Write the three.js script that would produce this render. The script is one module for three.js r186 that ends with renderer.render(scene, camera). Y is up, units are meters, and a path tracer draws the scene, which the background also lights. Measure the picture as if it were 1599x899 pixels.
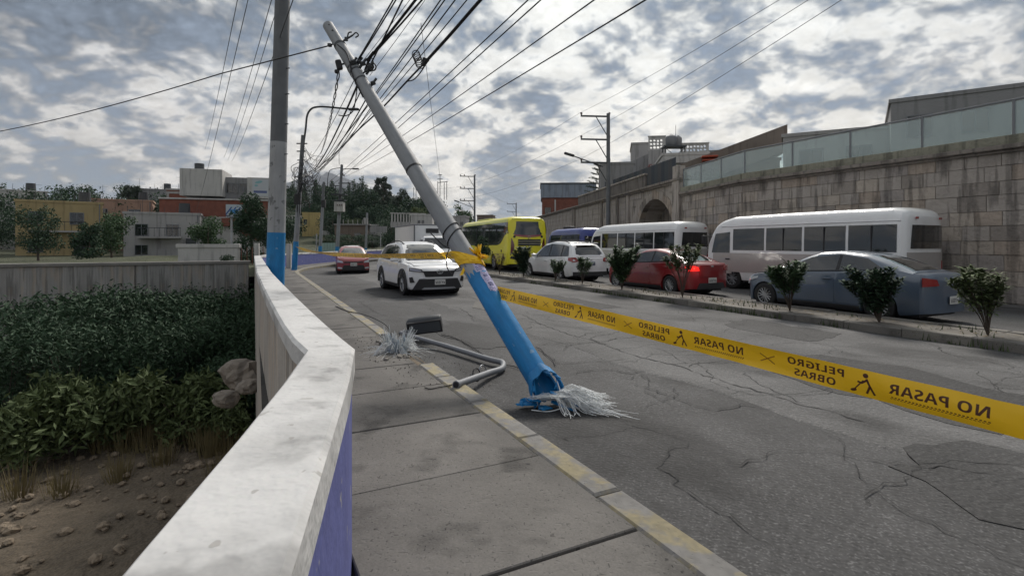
import * as THREE from 'three';
import { mergeGeometries, toCreasedNormals } from 'three/addons/utils/BufferGeometryUtils.js';
import { RoundedBoxGeometry } from 'three/addons/geometries/RoundedBoxGeometry.js';

// ---------------------------------------------------------------- camera, sky, sun, exposure
const EYE = 1.64, F = 800;                       // eye height in metres, focal length in photograph pixels
const scene = new THREE.Scene();
const camera = new THREE.PerspectiveCamera(2 * Math.atan(449.5 / F) * 180 / Math.PI, 1599 / 899, 0.05, 20000);
camera.position.set(0, EYE, 0);
camera.setViewOffset(1599, 899, 0.5, 69.5, 1599, 899);
const renderer = new THREE.WebGLRenderer({ antialias: true });
renderer.setSize(1024, 575);
renderer.toneMapping = THREE.LinearToneMapping;
renderer.toneMappingExposure = 2.15;
renderer.shadowMap.enabled = true;

function rng(seed) { let s = seed >>> 0; return () => { s = (s + 0x6d2b79f5) | 0; let t = Math.imul(s ^ (s >>> 15), 1 | s); t = (t + Math.imul(t ^ (t >>> 7), 61 | t)) ^ t; return ((t ^ (t >>> 14)) >>> 0) / 4294967296; }; }
const clamp = (x, a = 0, b = 1) => Math.min(b, Math.max(a, x)), lerp = (a, b, t) => a + (b - a) * t;
const smooth = (a, b, x) => { const t = clamp((x - a) / (b - a)); return t * t * (3 - 2 * t); };
// lattice noise (tileable when period is given)
const PERM = new Float32Array(65536); { const r = rng(77); for (let i = 0; i < 65536; i++) PERM[i] = r(); }
const hash = (x, y) => PERM[(Math.imul(x, 73856093) ^ Math.imul(y, 19349663)) >>> 3 & 65535];
function vnoise(x, y, per = 0, perY = per) {
  let xi = Math.floor(x), yi = Math.floor(y); const fx = x - xi, fy = y - yi;
  let x1 = xi + 1, y1 = yi + 1;
  if (per) { xi = ((xi % per) + per) % per; x1 = ((x1 % per) + per) % per; yi = ((yi % perY) + perY) % perY; y1 = ((y1 % perY) + perY) % perY; }
  const u = fx * fx * (3 - 2 * fx), v = fy * fy * (3 - 2 * fy);
  return lerp(lerp(hash(xi, yi), hash(x1, yi), u), lerp(hash(xi, y1), hash(x1, y1), u), v);
}
function fbm(x, y, o, per = 0, gain = .5, perY = per) { let s = 0, a = 1, n = 0; for (let i = 0; i < o; i++) { s += a * vnoise(x + i * 17, y + i * 31, per, perY); n += a; a *= gain; x *= 2; y *= 2; per *= 2; perY *= 2; } return s / n; }

const SUN = new THREE.Vector3(0.20, 0.66, -0.66).normalize();
{ // overcast sky: a broken deck of stratocumulus seen from below, the sun somewhere behind it ahead
  const W = 4096, H = 2048, d = new Float32Array(W * H * 4);
  for (let j = 0; j < H; j++) {
    const el = ((j + .5) / H - .5) * Math.PI, y = Math.sin(el), c = Math.cos(el);
    for (let i = 0; i < W; i++) {
      const o = (j * W + i) * 4; d[o + 3] = 1;
      if (y <= 0) { d[o] = .20; d[o + 1] = .205; d[o + 2] = .21; continue; }
      const az = ((i + .5) / W - .5) * 2 * Math.PI, x = Math.cos(az) * c, z = Math.sin(az) * c;
      const k = 2.0 / (y + .36), px = x * k, pz = z * k;
      const wx = px + .16 * (fbm(px * 2.2 + 9, pz * 2.2 + 4, 3) - .5), wz = pz + .16 * (fbm(px * 2.2 + 40, pz * 2.2 + 70, 3) - .5);
      const big = fbm(wx * 1.3 + 3, wz * 1.5 + 8, 3), mid = fbm(wx * 4.2 + 21, wz * 4.8 + 5, 5, 0, .58), fine = fbm(wx * 15, wz * 17, 4, 0, .62);
      const puff = 1 - Math.abs(2 * fbm(wx * 6.4 + 60, wz * 7 + 11, 4, 0, .6) - 1);      // rounded tufts
      const huge = fbm(px * .55 + 33, pz * .55 + 12, 3);
      let dens =   .24 * big + .35 * mid + .19 * fine + .11 * puff + .11 * huge + .10 * (huge - .5);
      dens = smooth(.435, .635, dens);
      const low = smooth(.40, .02, y), cs = x * SUN.x + y * SUN.y + z * SUN.z, glow = Math.pow(Math.max(0, cs), 4);
      const rim = Math.pow(clamp(1 - Math.abs(dens - .25) * 3), 2) * .07;
      const b = .315 + .26 * glow + .05 * low * smooth(.3, 1, -z) + rim + .26 * (fine - .5), dk = .092 + .035 * glow + .12 * (fine - .45) + .12 * (mid - .5);
      const t = dens * (1 - .12 * smooth(.34, .08, y) * smooth(.55, .95, -z));
      d[o] = lerp(b * (.985 + .07 * low), dk * .83, t);
      d[o + 1] = lerp(b * .99, dk * 1.0, t);
      d[o + 2] = lerp(b * (1.0 - .09 * low - .06 * glow), dk * 1.25, t);
    }
  }
  const sky = new THREE.DataTexture(d, W, H, THREE.RGBAFormat, THREE.FloatType);
  sky.mapping = THREE.EquirectangularReflectionMapping; sky.magFilter = THREE.LinearFilter; sky.minFilter = THREE.LinearFilter; sky.needsUpdate = true;
  scene.background = sky; scene.environment = sky;
}
const sun = new THREE.DirectionalLight(new THREE.Color(1, .935, .86), 1.5);
sun.position.copy(SUN).multiplyScalar(90); sun.castShadow = true; sun.shadow.radius = 28;
Object.assign(sun.shadow.camera, { left: -60, right: 60, top: 60, bottom: -60, near: 1, far: 260 }); sun.shadow.mapSize.set(4096, 4096);
scene.add(sun);
scene.fog = new THREE.FogExp2(new THREE.Color(.62, .72, .85), 0.00011);

// ---------------------------------------------------------------- helpers
const V = (x, y, z) => new THREE.Vector3(x, y, z);
const at = (px, py, z) => V((px - 800) * z / F, EYE - (py - 380) * z / F, -z);       // a point of the place from its bearing and its distance
// The street: u metres along it, v metres to the right of the camera's line; it bends to the right past u = 29
const ROAD = []; { let x = 0, z = 0; const st = .25; const hd = (u) => (u < 28 ? 26.57 : u < 38 ? lerp(26.57, 0, (u - 28) / 10) : u < 110 ? lerp(0, -14, (u - 38) / 72) : -14) * Math.PI / 180; { const a = hd(0); x = Math.sin(a) * 12; z = Math.cos(a) * 12; } for (let u = -12; u < 190; u += st) { const a = hd(u); ROAD.push([x, z, a]); x -= Math.sin(a) * st; z -= Math.cos(a) * st; } }
function Wr(u, v, y = 0) { const i = clamp((u + 12) / .25, 0, ROAD.length - 2), k = Math.floor(i), f = i - k, a = ROAD[k], b = ROAD[k + 1]; const an = lerp(a[2], b[2], f); return V(lerp(a[0], b[0], f) + v * Math.cos(an), y, lerp(a[1], b[1], f) - v * Math.sin(an)); }
const AWAY = 116.57 * Math.PI / 180;             // heading of things that face along the street

const used = new Map();
function numbered(name) { const n = used.get(name) ?? 0; used.set(name, n + 1); return n ? name + '_' + String(n).padStart(3, '0') : name; }
function tag(o, label, category, group) { o.userData.label = label; o.userData.category = category; if (group) o.userData.group = group; return o; }
function thing(name, label, category, pos = V(0, 0, 0), turn = 0, group) { const o = new THREE.Group(); o.name = numbered(name); o.position.copy(pos); o.rotation.y = turn; scene.add(o); return tag(o, label, category, group); }
function prep(g) {
  if (g.index) g = g.toNonIndexed();
  for (const k of Object.keys(g.attributes)) if (!['position', 'normal', 'uv', 'color'].includes(k)) g.deleteAttribute(k);
  if (!g.attributes.normal) g.computeVertexNormals();
  if (!g.attributes.uv) uvBox(g); return g;
}
function merge(list) {
  list = (Array.isArray(list) ? list : [list]).map(prep); if (list.length === 1) return list[0];
  if (list.some((g) => g.attributes.color) && !list.every((g) => g.attributes.color)) list.forEach((g) => g.deleteAttribute('color'));
  return mergeGeometries(list);
}
function mesh(name, geo, mat, parent = scene, kind) {
  const m = new THREE.Mesh(merge(geo), mat); m.name = parent === scene ? numbered(name) : name; m.castShadow = m.receiveShadow = true;
  if (kind) m.userData.kind = kind; parent.add(m); return m;
}
// children get running numbers by kind
const childCount = new WeakMap();
function part(name, geo, mat, parent, kind) { const m = mesh(name, geo, mat, parent, kind); nameChild(m, name, parent); return m; }
function nameChild(m, name, parent) { if (!childCount.has(parent)) childCount.set(parent, {}); const c = childCount.get(parent); const n = c[name] ?? 0; c[name] = n + 1; m.name = n ? name + '_' + String(n).padStart(3, '0') : name; return m; }
function grp(name, parent, pos, turn = 0) { const g = new THREE.Group(); if (pos) g.position.copy(pos); g.rotation.y = turn; parent.add(g); return nameChild(g, name, parent); }
function uvBox(g, s = 1) { // uv in metres by the way a face points
  const p = g.attributes.position, n = g.attributes.normal, uv = new Float32Array(p.count * 2);
  for (let i = 0; i < p.count; i++) {
    const a = Math.abs(n.getX(i)), b = Math.abs(n.getY(i)), c = Math.abs(n.getZ(i)), x = p.getX(i), y = p.getY(i), z = p.getZ(i);
    if (b >= a && b >= c) { uv[2 * i] = x; uv[2 * i + 1] = z; } else if (a >= c) { uv[2 * i] = z; uv[2 * i + 1] = y; } else { uv[2 * i] = x; uv[2 * i + 1] = y; }
    uv[2 * i] *= s; uv[2 * i + 1] *= s;
  }
  g.setAttribute('uv', new THREE.BufferAttribute(uv, 2)); return g;
}
function box(w, h, d, x = 0, y = 0, z = 0, r = 0, ry = 0, rx = 0, rz = 0) {
  const g = prep(r ? new RoundedBoxGeometry(w, h, d, 2, Math.min(r, w / 2.01, h / 2.01, d / 2.01)) : new THREE.BoxGeometry(w, h, d));
  if (ry || rx || rz) { uvBox(g); g.applyMatrix4(new THREE.Matrix4().makeRotationFromEuler(new THREE.Euler(rx, ry, rz, 'YXZ'))); g.translate(x, y, z); } else { g.translate(x, y, z); uvBox(g); } return g;
}
function rod(a, b, r0, r1 = r0, seg = 10, cap = true) {
  const l = a.distanceTo(b), g = prep(new THREE.CylinderGeometry(r1, r0, l, seg, 1, !cap)); const uv = g.attributes.uv; for (let i = 0; i < uv.count; i++) uv.setXY(i, uv.getX(i) * 6.28 * r0, uv.getY(i) * l);
  g.translate(0, l / 2, 0); g.applyQuaternion(new THREE.Quaternion().setFromUnitVectors(V(0, 1, 0), b.clone().sub(a).normalize())); g.translate(a.x, a.y, a.z); return g;
}
function tube(pts, r, n = 24, rad = 6, closed = false) { return prep(new THREE.TubeGeometry(new THREE.CatmullRomCurve3(pts, closed), n, r, rad, closed)); }
function orient(g) { // faces outwards: flip when the enclosed volume is negative
  const p = g.attributes.position; let v = 0; const a = V(), b = V(), c = V();
  for (let i = 0; i < p.count; i += 3) { a.fromBufferAttribute(p, i); b.fromBufferAttribute(p, i + 1); c.fromBufferAttribute(p, i + 2); v += a.dot(b.cross(c)); }
  if (v < 0) { const q = p.array; for (let i = 0; i < p.count; i += 3) for (let k = 0; k < 3; k++) { const t = q[(i + 1) * 3 + k]; q[(i + 1) * 3 + k] = q[(i + 2) * 3 + k]; q[(i + 2) * 3 + k] = t; } }
  return g;
}
function fromTris(arr, crease = .6) { const g = new THREE.BufferGeometry(); g.setAttribute('position', new THREE.BufferAttribute(new Float32Array(arr), 3)); orient(g); const h = toCreasedNormals(g, crease); return uvBox(h); }
function loft(rings, crease = .6) { // closed rings of equal count, capped at both ends
  const out = [], q = (a, b, c) => out.push(...a, ...b, ...c), n = rings[0].length;
  for (let i = 0; i + 1 < rings.length; i++) for (let k = 0; k < n; k++) { const a = rings[i][k], b = rings[i][(k + 1) % n], c = rings[i + 1][(k + 1) % n], d = rings[i + 1][k]; q(a, b, c); q(a, c, d); }
  const cap = (r, f) => { const m = [0, 1, 2].map((j) => r.reduce((s, p) => s + p[j], 0) / n); for (let k = 0; k < n; k++) f ? q(m, r[k], r[(k + 1) % n]) : q(m, r[(k + 1) % n], r[k]); };
  cap(rings[0], false); cap(rings[rings.length - 1], true); 
  return fromTris(out, crease);
}
function sheet(fn, nu, nv, t, crease = .7) { // a thin slab on the surface fn(a, b), from -t/4 to +t along its normal
  const P = [], N = []; const e = 1e-3;
  for (let i = 0; i <= nu; i++) for (let j = 0; j <= nv; j++) { const a = i / nu, b = j / nv, p = V(...fn(a, b)), da = V(...fn(Math.min(1, a + e), b)).sub(V(...fn(Math.max(0, a - e), b))), db = V(...fn(a, Math.min(1, b + e))).sub(V(...fn(a, Math.max(0, b - e)))); const n = da.cross(db).normalize(); P.push(p); N.push(n); }
  const top = P.map((p, i) => p.clone().addScaledVector(N[i], t).toArray()), bot = P.map((p, i) => p.clone().addScaledVector(N[i], -Math.abs(t) / 4 * Math.sign(t)).toArray()), id = (i, j) => i * (nv + 1) + j, out = [];
  const q = (a, b, c, d) => out.push(...a, ...b, ...c, ...a, ...c, ...d);
  for (let i = 0; i < nu; i++) for (let j = 0; j < nv; j++) { q(top[id(i, j)], top[id(i + 1, j)], top[id(i + 1, j + 1)], top[id(i, j + 1)]); q(bot[id(i, j)], bot[id(i, j + 1)], bot[id(i + 1, j + 1)], bot[id(i + 1, j)]); }
  for (let i = 0; i < nu; i++) for (const j of [0, nv]) { const A = id(i, j), B = id(i + 1, j); j ? q(top[A], top[B], bot[B], bot[A]) : q(top[A], bot[A], bot[B], top[B]); }
  for (let j = 0; j < nv; j++) for (const i of [0, nu]) { const A = id(i, j), B = id(i, j + 1); i ? q(top[A], bot[A], bot[B], top[B]) : q(top[A], top[B], bot[B], bot[A]); }
  return fromTris(out, crease);
}
function panel(pts, depth, bevel = 0, holes = []) { const s = new THREE.Shape(pts.map((p) => new THREE.Vector2(...p))); for (const h of holes) s.holes.push(h instanceof THREE.Path ? h : new THREE.Path(h.map((p) => new THREE.Vector2(...p)))); const g = prep(new THREE.ExtrudeGeometry(s, { depth, bevelEnabled: bevel > 0, bevelSize: bevel, bevelThickness: bevel, bevelSegments: 1, curveSegments: 20 })); return uvBox(g); }
function prism(low, high) { // hexahedral stone from four bottom and four top corners
  const out = [], q = (a, b, c, d) => out.push(...a, ...b, ...c, ...a, ...c, ...d);
  q(high[0], high[1], high[2], high[3]); q(low[3], low[2], low[1], low[0]); for (let i = 0; i < 4; i++) { const j = (i + 1) % 4; q(low[i], low[j], high[j], high[i]); }
  return fromTris(out, .2);
}
const mat4 = (pos, ry = 0, rx = 0, rz = 0, s = 1) => new THREE.Matrix4().compose(pos, new THREE.Quaternion().setFromEuler(new THREE.Euler(rx, ry, rz, 'YXZ')), V(s, s, s));

// ---------------------------------------------------------------- materials
function tex(size, fn, srgb = false, rep = 1) { // fn(u, v) -> [r, g, b] linear (colour) or a height
  const d = new Uint8Array(size * size * 4);
  for (let j = 0; j < size; j++) for (let i = 0; i < size; i++) { const c = fn(i / size, j / size), o = (j * size + i) * 4; for (let k = 0; k < 3; k++) { let x = clamp(Array.isArray(c) ? c[k] : c); if (srgb) x = x <= .0031308 ? x * 12.92 : 1.055 * Math.pow(x, 1 / 2.4) - .055; d[o + k] = Math.round(x * 255); } d[o + 3] = 255; }
  const t = new THREE.DataTexture(d, size, size); t.wrapS = t.wrapT = THREE.RepeatWrapping; t.magFilter = THREE.LinearFilter; t.minFilter = THREE.LinearMipmapLinearFilter; t.generateMipmaps = true; if (srgb) t.colorSpace = THREE.SRGBColorSpace; t.repeat.set(rep, rep); t.needsUpdate = true; return t;
}
const std = (r, g, b, rough = .8, extra = {}) => new THREE.MeshStandardMaterial({ color: new THREE.Color().setRGB(r, g, b), roughness: rough, side: THREE.DoubleSide, ...extra });
const phys = (r, g, b, rough, extra = {}) => new THREE.MeshPhysicalMaterial({ color: new THREE.Color().setRGB(r, g, b), roughness: rough, side: THREE.DoubleSide, ...extra });
const grain = (P, S) => (u, v) => fbm(u * P, v * P, S, P);
const M = {};
{ // asphalt: dark binder, pale worn stones, coarse patches
  const sp = (u, v) => { const n = vnoise(u * 420, v * 420, 420), m = vnoise(u * 211 + .3, v * 211, 211); return [n, m]; };
  M.asphalt = std(1, 1, 1, .88, {
    map: tex(1024, (u, v) => { const [n, m] = sp(u, v), c = fbm(u * 6, v * 6, 5, 6), w = smooth(.45, .75, fbm(u * 3 + 7, v * 3, 4, 3)); const k = .040 + .022 * (c - .5) + .060 * smooth(.66, .95, n) + .03 * (m - .5) + .018 * w; return [k, k * .995, k * 1.0]; }, true, 1 / 4),
    bumpMap: tex(512, (u, v) => .55 * vnoise(u * 210, v * 210, 210) + .25 * vnoise(u * 97, v * 97, 97) + .2 * fbm(u * 12, v * 12, 3, 12), false, 1 / 4), bumpScale: .010 });
  M.asphaltWorn = std(1, 1, 1, .9, {
    map: tex(1024, (u, v) => { const [n, m] = sp(u + .37, v + .11), c = fbm(u * 5 + 3, v * 5, 5, 5); const k = .088 + .05 * (c - .5) + .06 * smooth(.6, .95, n) + .03 * (m - .5); return [k * 1.0, k * .99, k * .975]; }, true, 1 / 4),
    bumpMap: M.asphalt.bumpMap, bumpScale: .012 });
  M.tar = std(.022, .022, .022, .95);
  M.concrete = std(1, 1, 1, .9, {
    map: tex(1024, (u, v) => { const c = fbm(u * 4, v * 4, 6, 4), s = smooth(.55, .8, fbm(u * 7 + 5, v * 7, 4, 7)), p = smooth(.86, .93, vnoise(u * 150, v * 150, 150)); const f = vnoise(u * 300, v * 300, 300); let k = .122 + .08 * (c - .5) - .05 * s - .06 * p + .03 * (f - .5); return [k * 1.03, k * .985, k * .92]; }, true, 1 / 2),
    bumpMap: tex(512, (u, v) => .6 * fbm(u * 40, v * 40, 4, 40) + .4 * (1 - smooth(.84, .93, vnoise(u * 120, v * 120, 120))), false, 1 / 2), bumpScale: .005 });
  M.kerb = std(1, 1, 1, .85, {
    map: tex(512, (u, v) => { const w = fbm(u * 7, v * 7, 6, 7, .6), y = .55 * smooth(.60, .40, w); const g = .19 + .09 * (fbm(u * 30, v * 30, 3, 30) - .5), d = .75 + .4 * vnoise(u * 60, v * 60, 60); return [lerp(g, .34 * d, y), lerp(g * .97, .28 * d, y), lerp(g * .92, .125 * d, y)]; }, true, 1 / 1.3),
    bumpMap: M.concrete.bumpMap, bumpScale: .006 });
  M.capWhite = std(1, 1, 1, .75, {
    map: tex(1024, (u, v) => { const c = fbm(u * 5, v * 5, 6, 5), s = smooth(.60, .76, fbm(u * 9 + 4, v * 9, 5, 9)), ch = .55 * smooth(.79, .83, fbm(u * 34, v * 34, 4, 34)); const gr = smooth(.5, .72, fbm(u * 3 + 2, v * 3 + 6, 5, 3, .62)), k = .56 + .16 * (c - .5) - .16 * s - .13 * gr; return [lerp(k, .25, ch), lerp(k * .995, .235, ch), lerp(k * .98, .21, ch)]; }, true, 1 / 1.6),
    bumpMap: tex(512, (u, v) => fbm(u * 18, v * 18, 5, 18, .6), false, 1 / 1.6), bumpScale: .012 });
  M.wallBlue = std(1, 1, 1, .8, {
    map: tex(512, (u, v) => { const c = fbm(u * 6, v * 6, 5, 6), ch = smooth(.76, .80, fbm(u * 20, v * 20, 4, 20)), k = .9 + .3 * (c - .5); return [lerp(.105 * k, .3, ch), lerp(.12 * k, .29, ch), lerp(.33 * k, .28, ch)]; }, true, 1 / 1.5), bumpMap: M.capWhite.bumpMap, bumpScale: .008 });
  M.rawWall = std(1, 1, 1, .92, { // vertical board marks and run-off stains of the outer face
    map: tex(1024, (u, v) => { const s = fbm(u * 60, v * 1.0, 5, 60, .5, 1) , c = fbm(u * 5, v * 5, 5, 5), st = smooth(.52, .72, fbm(u * 26 + 3, v * 2, 4, 26, .5, 2)), ro = smooth(.55, .75, fbm(u * 14, v * 3 + 5, 4, 14, .5, 3)); const k = .40 + .18 * (s - .5) + .10 * (c - .5) - .14 * st; return [k * (1.04 + .10 * ro), k * .96, k * (.87 - .08 * ro)]; }, true, 1 / 2.2),
    bumpMap: tex(1024, (u, v) => .7 * fbm(u * 60, v * 1, 4, 60, .5, 1) + .3 * fbm(u * 40, v * 40, 4, 40), false, 1 / 2.2), bumpScale: .03 });
  M.sillar = std(1, 1, 1, .92, { // volcanic building stone
    map: tex(1024, (u, v) => { const c = fbm(u * 6, v * 6, 6, 6), st = smooth(.50, .74, fbm(u * 22, v * 3, 5, 22, .5, 3)), p = smooth(.8, .9, vnoise(u * 130, v * 130, 130)); let k = .34 + .16 * (c - .5) - .15 * st - .05 * p; return [k * 1.08, k * .97, k * .87]; }, true, 1 / 3),
    bumpMap: tex(512, (u, v) => fbm(u * 26, v * 26, 5, 26, .6), false, 1 / 3), bumpScale: .03 });
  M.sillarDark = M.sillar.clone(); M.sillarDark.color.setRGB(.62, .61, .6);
  M.sillarWarm = M.sillar.clone(); M.sillarWarm.color.setRGB(1.0, .93, .86);
  M.poleGrey = std(1, 1, 1, .62, { map: tex(1024, (u, v) => { const c = fbm(u * 5, v * 9, 5, 5, .5, 9), w = fbm(u * 9 + 3, v * 22, 5, 9, .6, 22), s = smooth(.62, .80, w), f = vnoise(u * 120, v * 40, 120), dr = smooth(.55, .85, fbm(u * 26, v * 3, 4, 26, .5, 3)); let k = .235 + .09 * (c - .5) + .03 * (f - .5) - .05 * dr; return [lerp(k * .95, .17, s * .5), lerp(k, .18, s * .5), lerp(k * 1.05, .19, s * .5)]; }, true, 1), bumpMap: M.capWhite.bumpMap, bumpScale: .003 }); M.poleGrey.map.repeat.set(1 / 1.3, 1 / 3.1);
  M.poleDark = std(1, 1, 1, .7, { map: tex(512, (u, v) => { const k = .135 + .06 * (fbm(u * 6, v * 6, 5, 6) - .5); return [k * .95, k, k * 1.06]; }, true, 1 / 1.4), bumpMap: M.capWhite.bumpMap, bumpScale: .004 });
  M.poleWhite = std(1, 1, 1, .75, { map: tex(1024, (u, v) => { const c = fbm(u * 5, v * 9, 5, 5, .5, 9), m = fbm(u * 10 + 2, v * 26, 5, 10, .6, 26), patch = smooth(.45, .62, fbm(u * 2.0 + 5, v * 3 + 1, 3, 2, .5, 3)), s = smooth(.63, .68, m) * patch; const k = .33 + .14 * (c - .5) - .05 * smooth(.5, .8, fbm(u * 30, v * 3, 3, 30, .5, 3)); return [lerp(k * .97, .085, s * .7), lerp(k, .09, s * .7), lerp(k * 1.03, .095, s * .7)]; }, true, 1), bumpMap: M.capWhite.bumpMap, bumpScale: .004 }); M.poleWhite.map.repeat.set(1 / 1.3, 1 / 3.7);
  M.poleBlue = std(1, 1, 1, .55, { map: tex(1024, (u, v) => { const c = fbm(u * 5, v * 4, 5, 5, .5, 4), s = .6 * smooth(.74, .79, fbm(u * 24 + 2, v * 16, 5, 24, .5, 16)), sc = fbm(u * 40, v * 6, 4, 40, .6, 6); const k = .86 + .45 * (c - .5) + .35 * (sc - .5); return [lerp(.008 * k, .24, s), lerp(.21 * k, .36, s), lerp(.50 * k, .46, s)]; }, true, 1 / 1.3), bumpMap: M.capWhite.bumpMap, bumpScale: .004 });
  M.soil = std(1, 1, 1, 1, { map: tex(1024, (u, v) => { const c = fbm(u * 8, v * 8, 6, 8), g = vnoise(u * 200, v * 200, 200); const k = .10 + .10 * (c - .5) + .06 * (g - .5); return [k * 1.15, k * .92, k * .66]; }, true, 1 / 4), bumpMap: tex(512, (u, v) => fbm(u * 24, v * 24, 5, 24, .6), false, 1 / 4), bumpScale: .08 });
  M.scrub = std(1, 1, 1, 1, { map: tex(512, (u, v) => { const c = fbm(u * 12, v * 12, 5, 12), k = .07 + .05 * (c - .5); return [k * .9, k, k * .55]; }, true, 1 / 12), bumpMap: M.soil.bumpMap, bumpScale: .2 });
  M.plaster = std(.46, .45, .44, .9, { map: tex(512, (u, v) => { const s = smooth(.55, .8, fbm(u * 20, v * 3, 4, 20, .5, 3)); const k = .92 + .2 * (fbm(u * 5, v * 5, 5, 5) - .5) - .22 * s; return [k, k, k * .98]; }, true, 1 / 5), bumpMap: M.capWhite.bumpMap, bumpScale: .01 });
}
const tint = (base, r, g, b) => { const m = base.clone(); m.color.setRGB(r, g, b); return m; };
Object.assign(M, {
  glassDark: phys(.012, .015, .017, .06, { clearcoat: 1, clearcoatRoughness: .03 }), rubber: std(.014, .014, .015, .85), black: std(.02, .02, .022, .6), trim: std(.03, .03, .032, .7),
  alloy: std(.42, .43, .44, .38, { metalness: .85 }), steel: std(.30, .31, .33, .45, { metalness: .8 }), galv: std(.19, .20, .215, .6, { metalness: .25 }), darkMetal: std(.055, .06, .065, .55, { metalness: .4 }),
  cable: std(.014, .014, .016, .7), cableGrey: std(.06, .065, .07, .7), insulator: std(.10, .07, .06, .35), plate: std(.62, .62, .60, .5), lampRed: phys(.28, .012, .012, .2, { clearcoat: 1 }), lampClear: phys(.62, .65, .68, .12, { clearcoat: 1, metalness: .25 }),
  paintWhite: phys(.80, .81, .82, .32, { clearcoat: .8, clearcoatRoughness: .08 }), paintRed: phys(.235, .014, .018, .33, { clearcoat: .9, clearcoatRoughness: .08 }), paintMaroon: phys(.27, .035, .04, .35, { clearcoat: .8, clearcoatRoughness: .1 }), paintYellow: phys(.80, .73, .015, .36, { clearcoat: .6, clearcoatRoughness: .12 }), paintLime: phys(.50, .52, .03, .4, { clearcoat: .5 }),
  paintCream: phys(.50, .49, .48, .4, { clearcoat: .5 }), paintSilver: phys(.42, .40, .39, .38, { clearcoat: .5, metalness: .2 }), paintBlue: phys(.035, .055, .27, .4, { clearcoat: .5 }),
  brick: std(1, 1, 1, .9, { map: tex(512, (u, v) => { const k = .9 + .5 * (fbm(u * 9, v * 9, 5, 9) - .5); return [.21 * k, .075 * k, .05 * k]; }, true, 1 / 3) }),
  fibre: std(.66, .69, .70, .75), glassPane: phys(.80, .88, .88, .16, { transmission: .85, thickness: 0 }), bark: std(.09, .07, .055, .95, { bumpMap: M.soil.bumpMap, bumpScale: .04 }),
  leaf: std(.055, .105, .040, .75), leafDark: std(.026, .060, .026, .8), leafGrey: std(.050, .068, .045, .8), leafLight: std(.075, .105, .035, .8), leafDry: std(.14, .10, .04, .9), grass: std(.055, .075, .03, .9),
});
{ const dust = tex(512, (u, v) => { const n = fbm(u * 7, v * 7, 5, 7, .6), s = vnoise(u * 160, v * 160, 160); const k = .93 + .14 * (n - .5) - .05 * smooth(.8, .95, s); return [k, k * .995, k * .985]; }, true, 1 / 1.7), rg = tex(256, (u, v) => .55 + .45 * fbm(u * 6, v * 6, 4, 6), false, 1 / 1.3);
  for (const n of ['paintWhite', 'paintRed', 'paintMaroon', 'paintYellow', 'paintLime', 'paintCream', 'paintSilver', 'paintBlue']) { M[n].map = dust; M[n].roughnessMap = rg; M[n].roughness = Math.min(1, M[n].roughness * 1.3); } }
M.paintSlate = phys(.075, .105, .15, .35, { clearcoat: .9, clearcoatRoughness: .08 });

// ---------------------------------------------------------------- the setting
const structure = (name, geo, mat, parent = scene) => { const m = parent === scene ? mesh(name, geo, mat) : part(name, geo, mat, parent); if (parent === scene) m.userData.kind = 'structure'; return m; };
function strip(us, vs, yf, fine = 1) { // a sheet over the street's own coordinates
  const pos = [], uv = [], idx = [], nv = vs.length;
  us.forEach((u) => vs.forEach((v) => { const p = Wr(u, v, yf(u, v)); pos.push(p.x, p.y, p.z); uv.push(v, u); }));
  for (let i = 0; i + 1 < us.length; i++) for (let j = 0; j + 1 < nv; j++) { const a = i * nv + j, b = a + nv; idx.push(a, a + 1, b, b, a + 1, b + 1); }
  const g = new THREE.BufferGeometry(); g.setAttribute('position', new THREE.Float32BufferAttribute(pos, 3)); g.setAttribute('uv', new THREE.Float32BufferAttribute(uv, 2)); g.setIndex(idx); g.computeVertexNormals(); return g;
}
const range = (a, b, n) => Array.from({ length: n + 1 }, (_, i) => a + (b - a) * i / n);
// a wide plain under everything, out to the horizon
{ const g = new THREE.PlaneGeometry(6400, 6400, 8, 8); g.rotateX(-Math.PI / 2); g.translate(0, -3.6, -1200); structure('ground', uvBox(prep(g)), M.scrub); }
// road: one carriageway on each side of the median
const roadY = (u, v) => .012 * (fbm(u * .6 + 50, v * .6 + 50, 3) - .5) * 2 * smooth(2.0, 2.6, v);
M.asphalt.vertexColors = true; M.asphaltWorn.vertexColors = true;
function blotch(g, f, amp, seed) { const uv = g.attributes.uv, c = new Float32Array(uv.count * 3); for (let i = 0; i < uv.count; i++) { const v = uv.getX(i), u = uv.getY(i), n = fbm(u * f * .6 + seed, v * f + seed, 5, 0, .62), oil = smooth(.66, .74, fbm(u * 1.1 + seed * 3, v * 1.6 + 5, 4)); const k = clamp(1 + amp * (n - .5) * 2 - .35 * oil, .45, 1.5); c[3 * i] = k; c[3 * i + 1] = k; c[3 * i + 2] = k * 1.01; } g.setAttribute('color', new THREE.BufferAttribute(c, 3)); return g; }
const road = structure('road', blotch(strip(range(-8, 130, 690), range(1.9, 17.4, 130), (u, v) => roadY(u, v)), 1.1, .75, 7), M.asphalt);
{ const g = blotch(strip(range(-8, 130, 138), range(17.4, 40, 12), () => -.004), .8, .3, 3); part('road_edge', g, M.asphaltWorn, road); }
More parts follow.
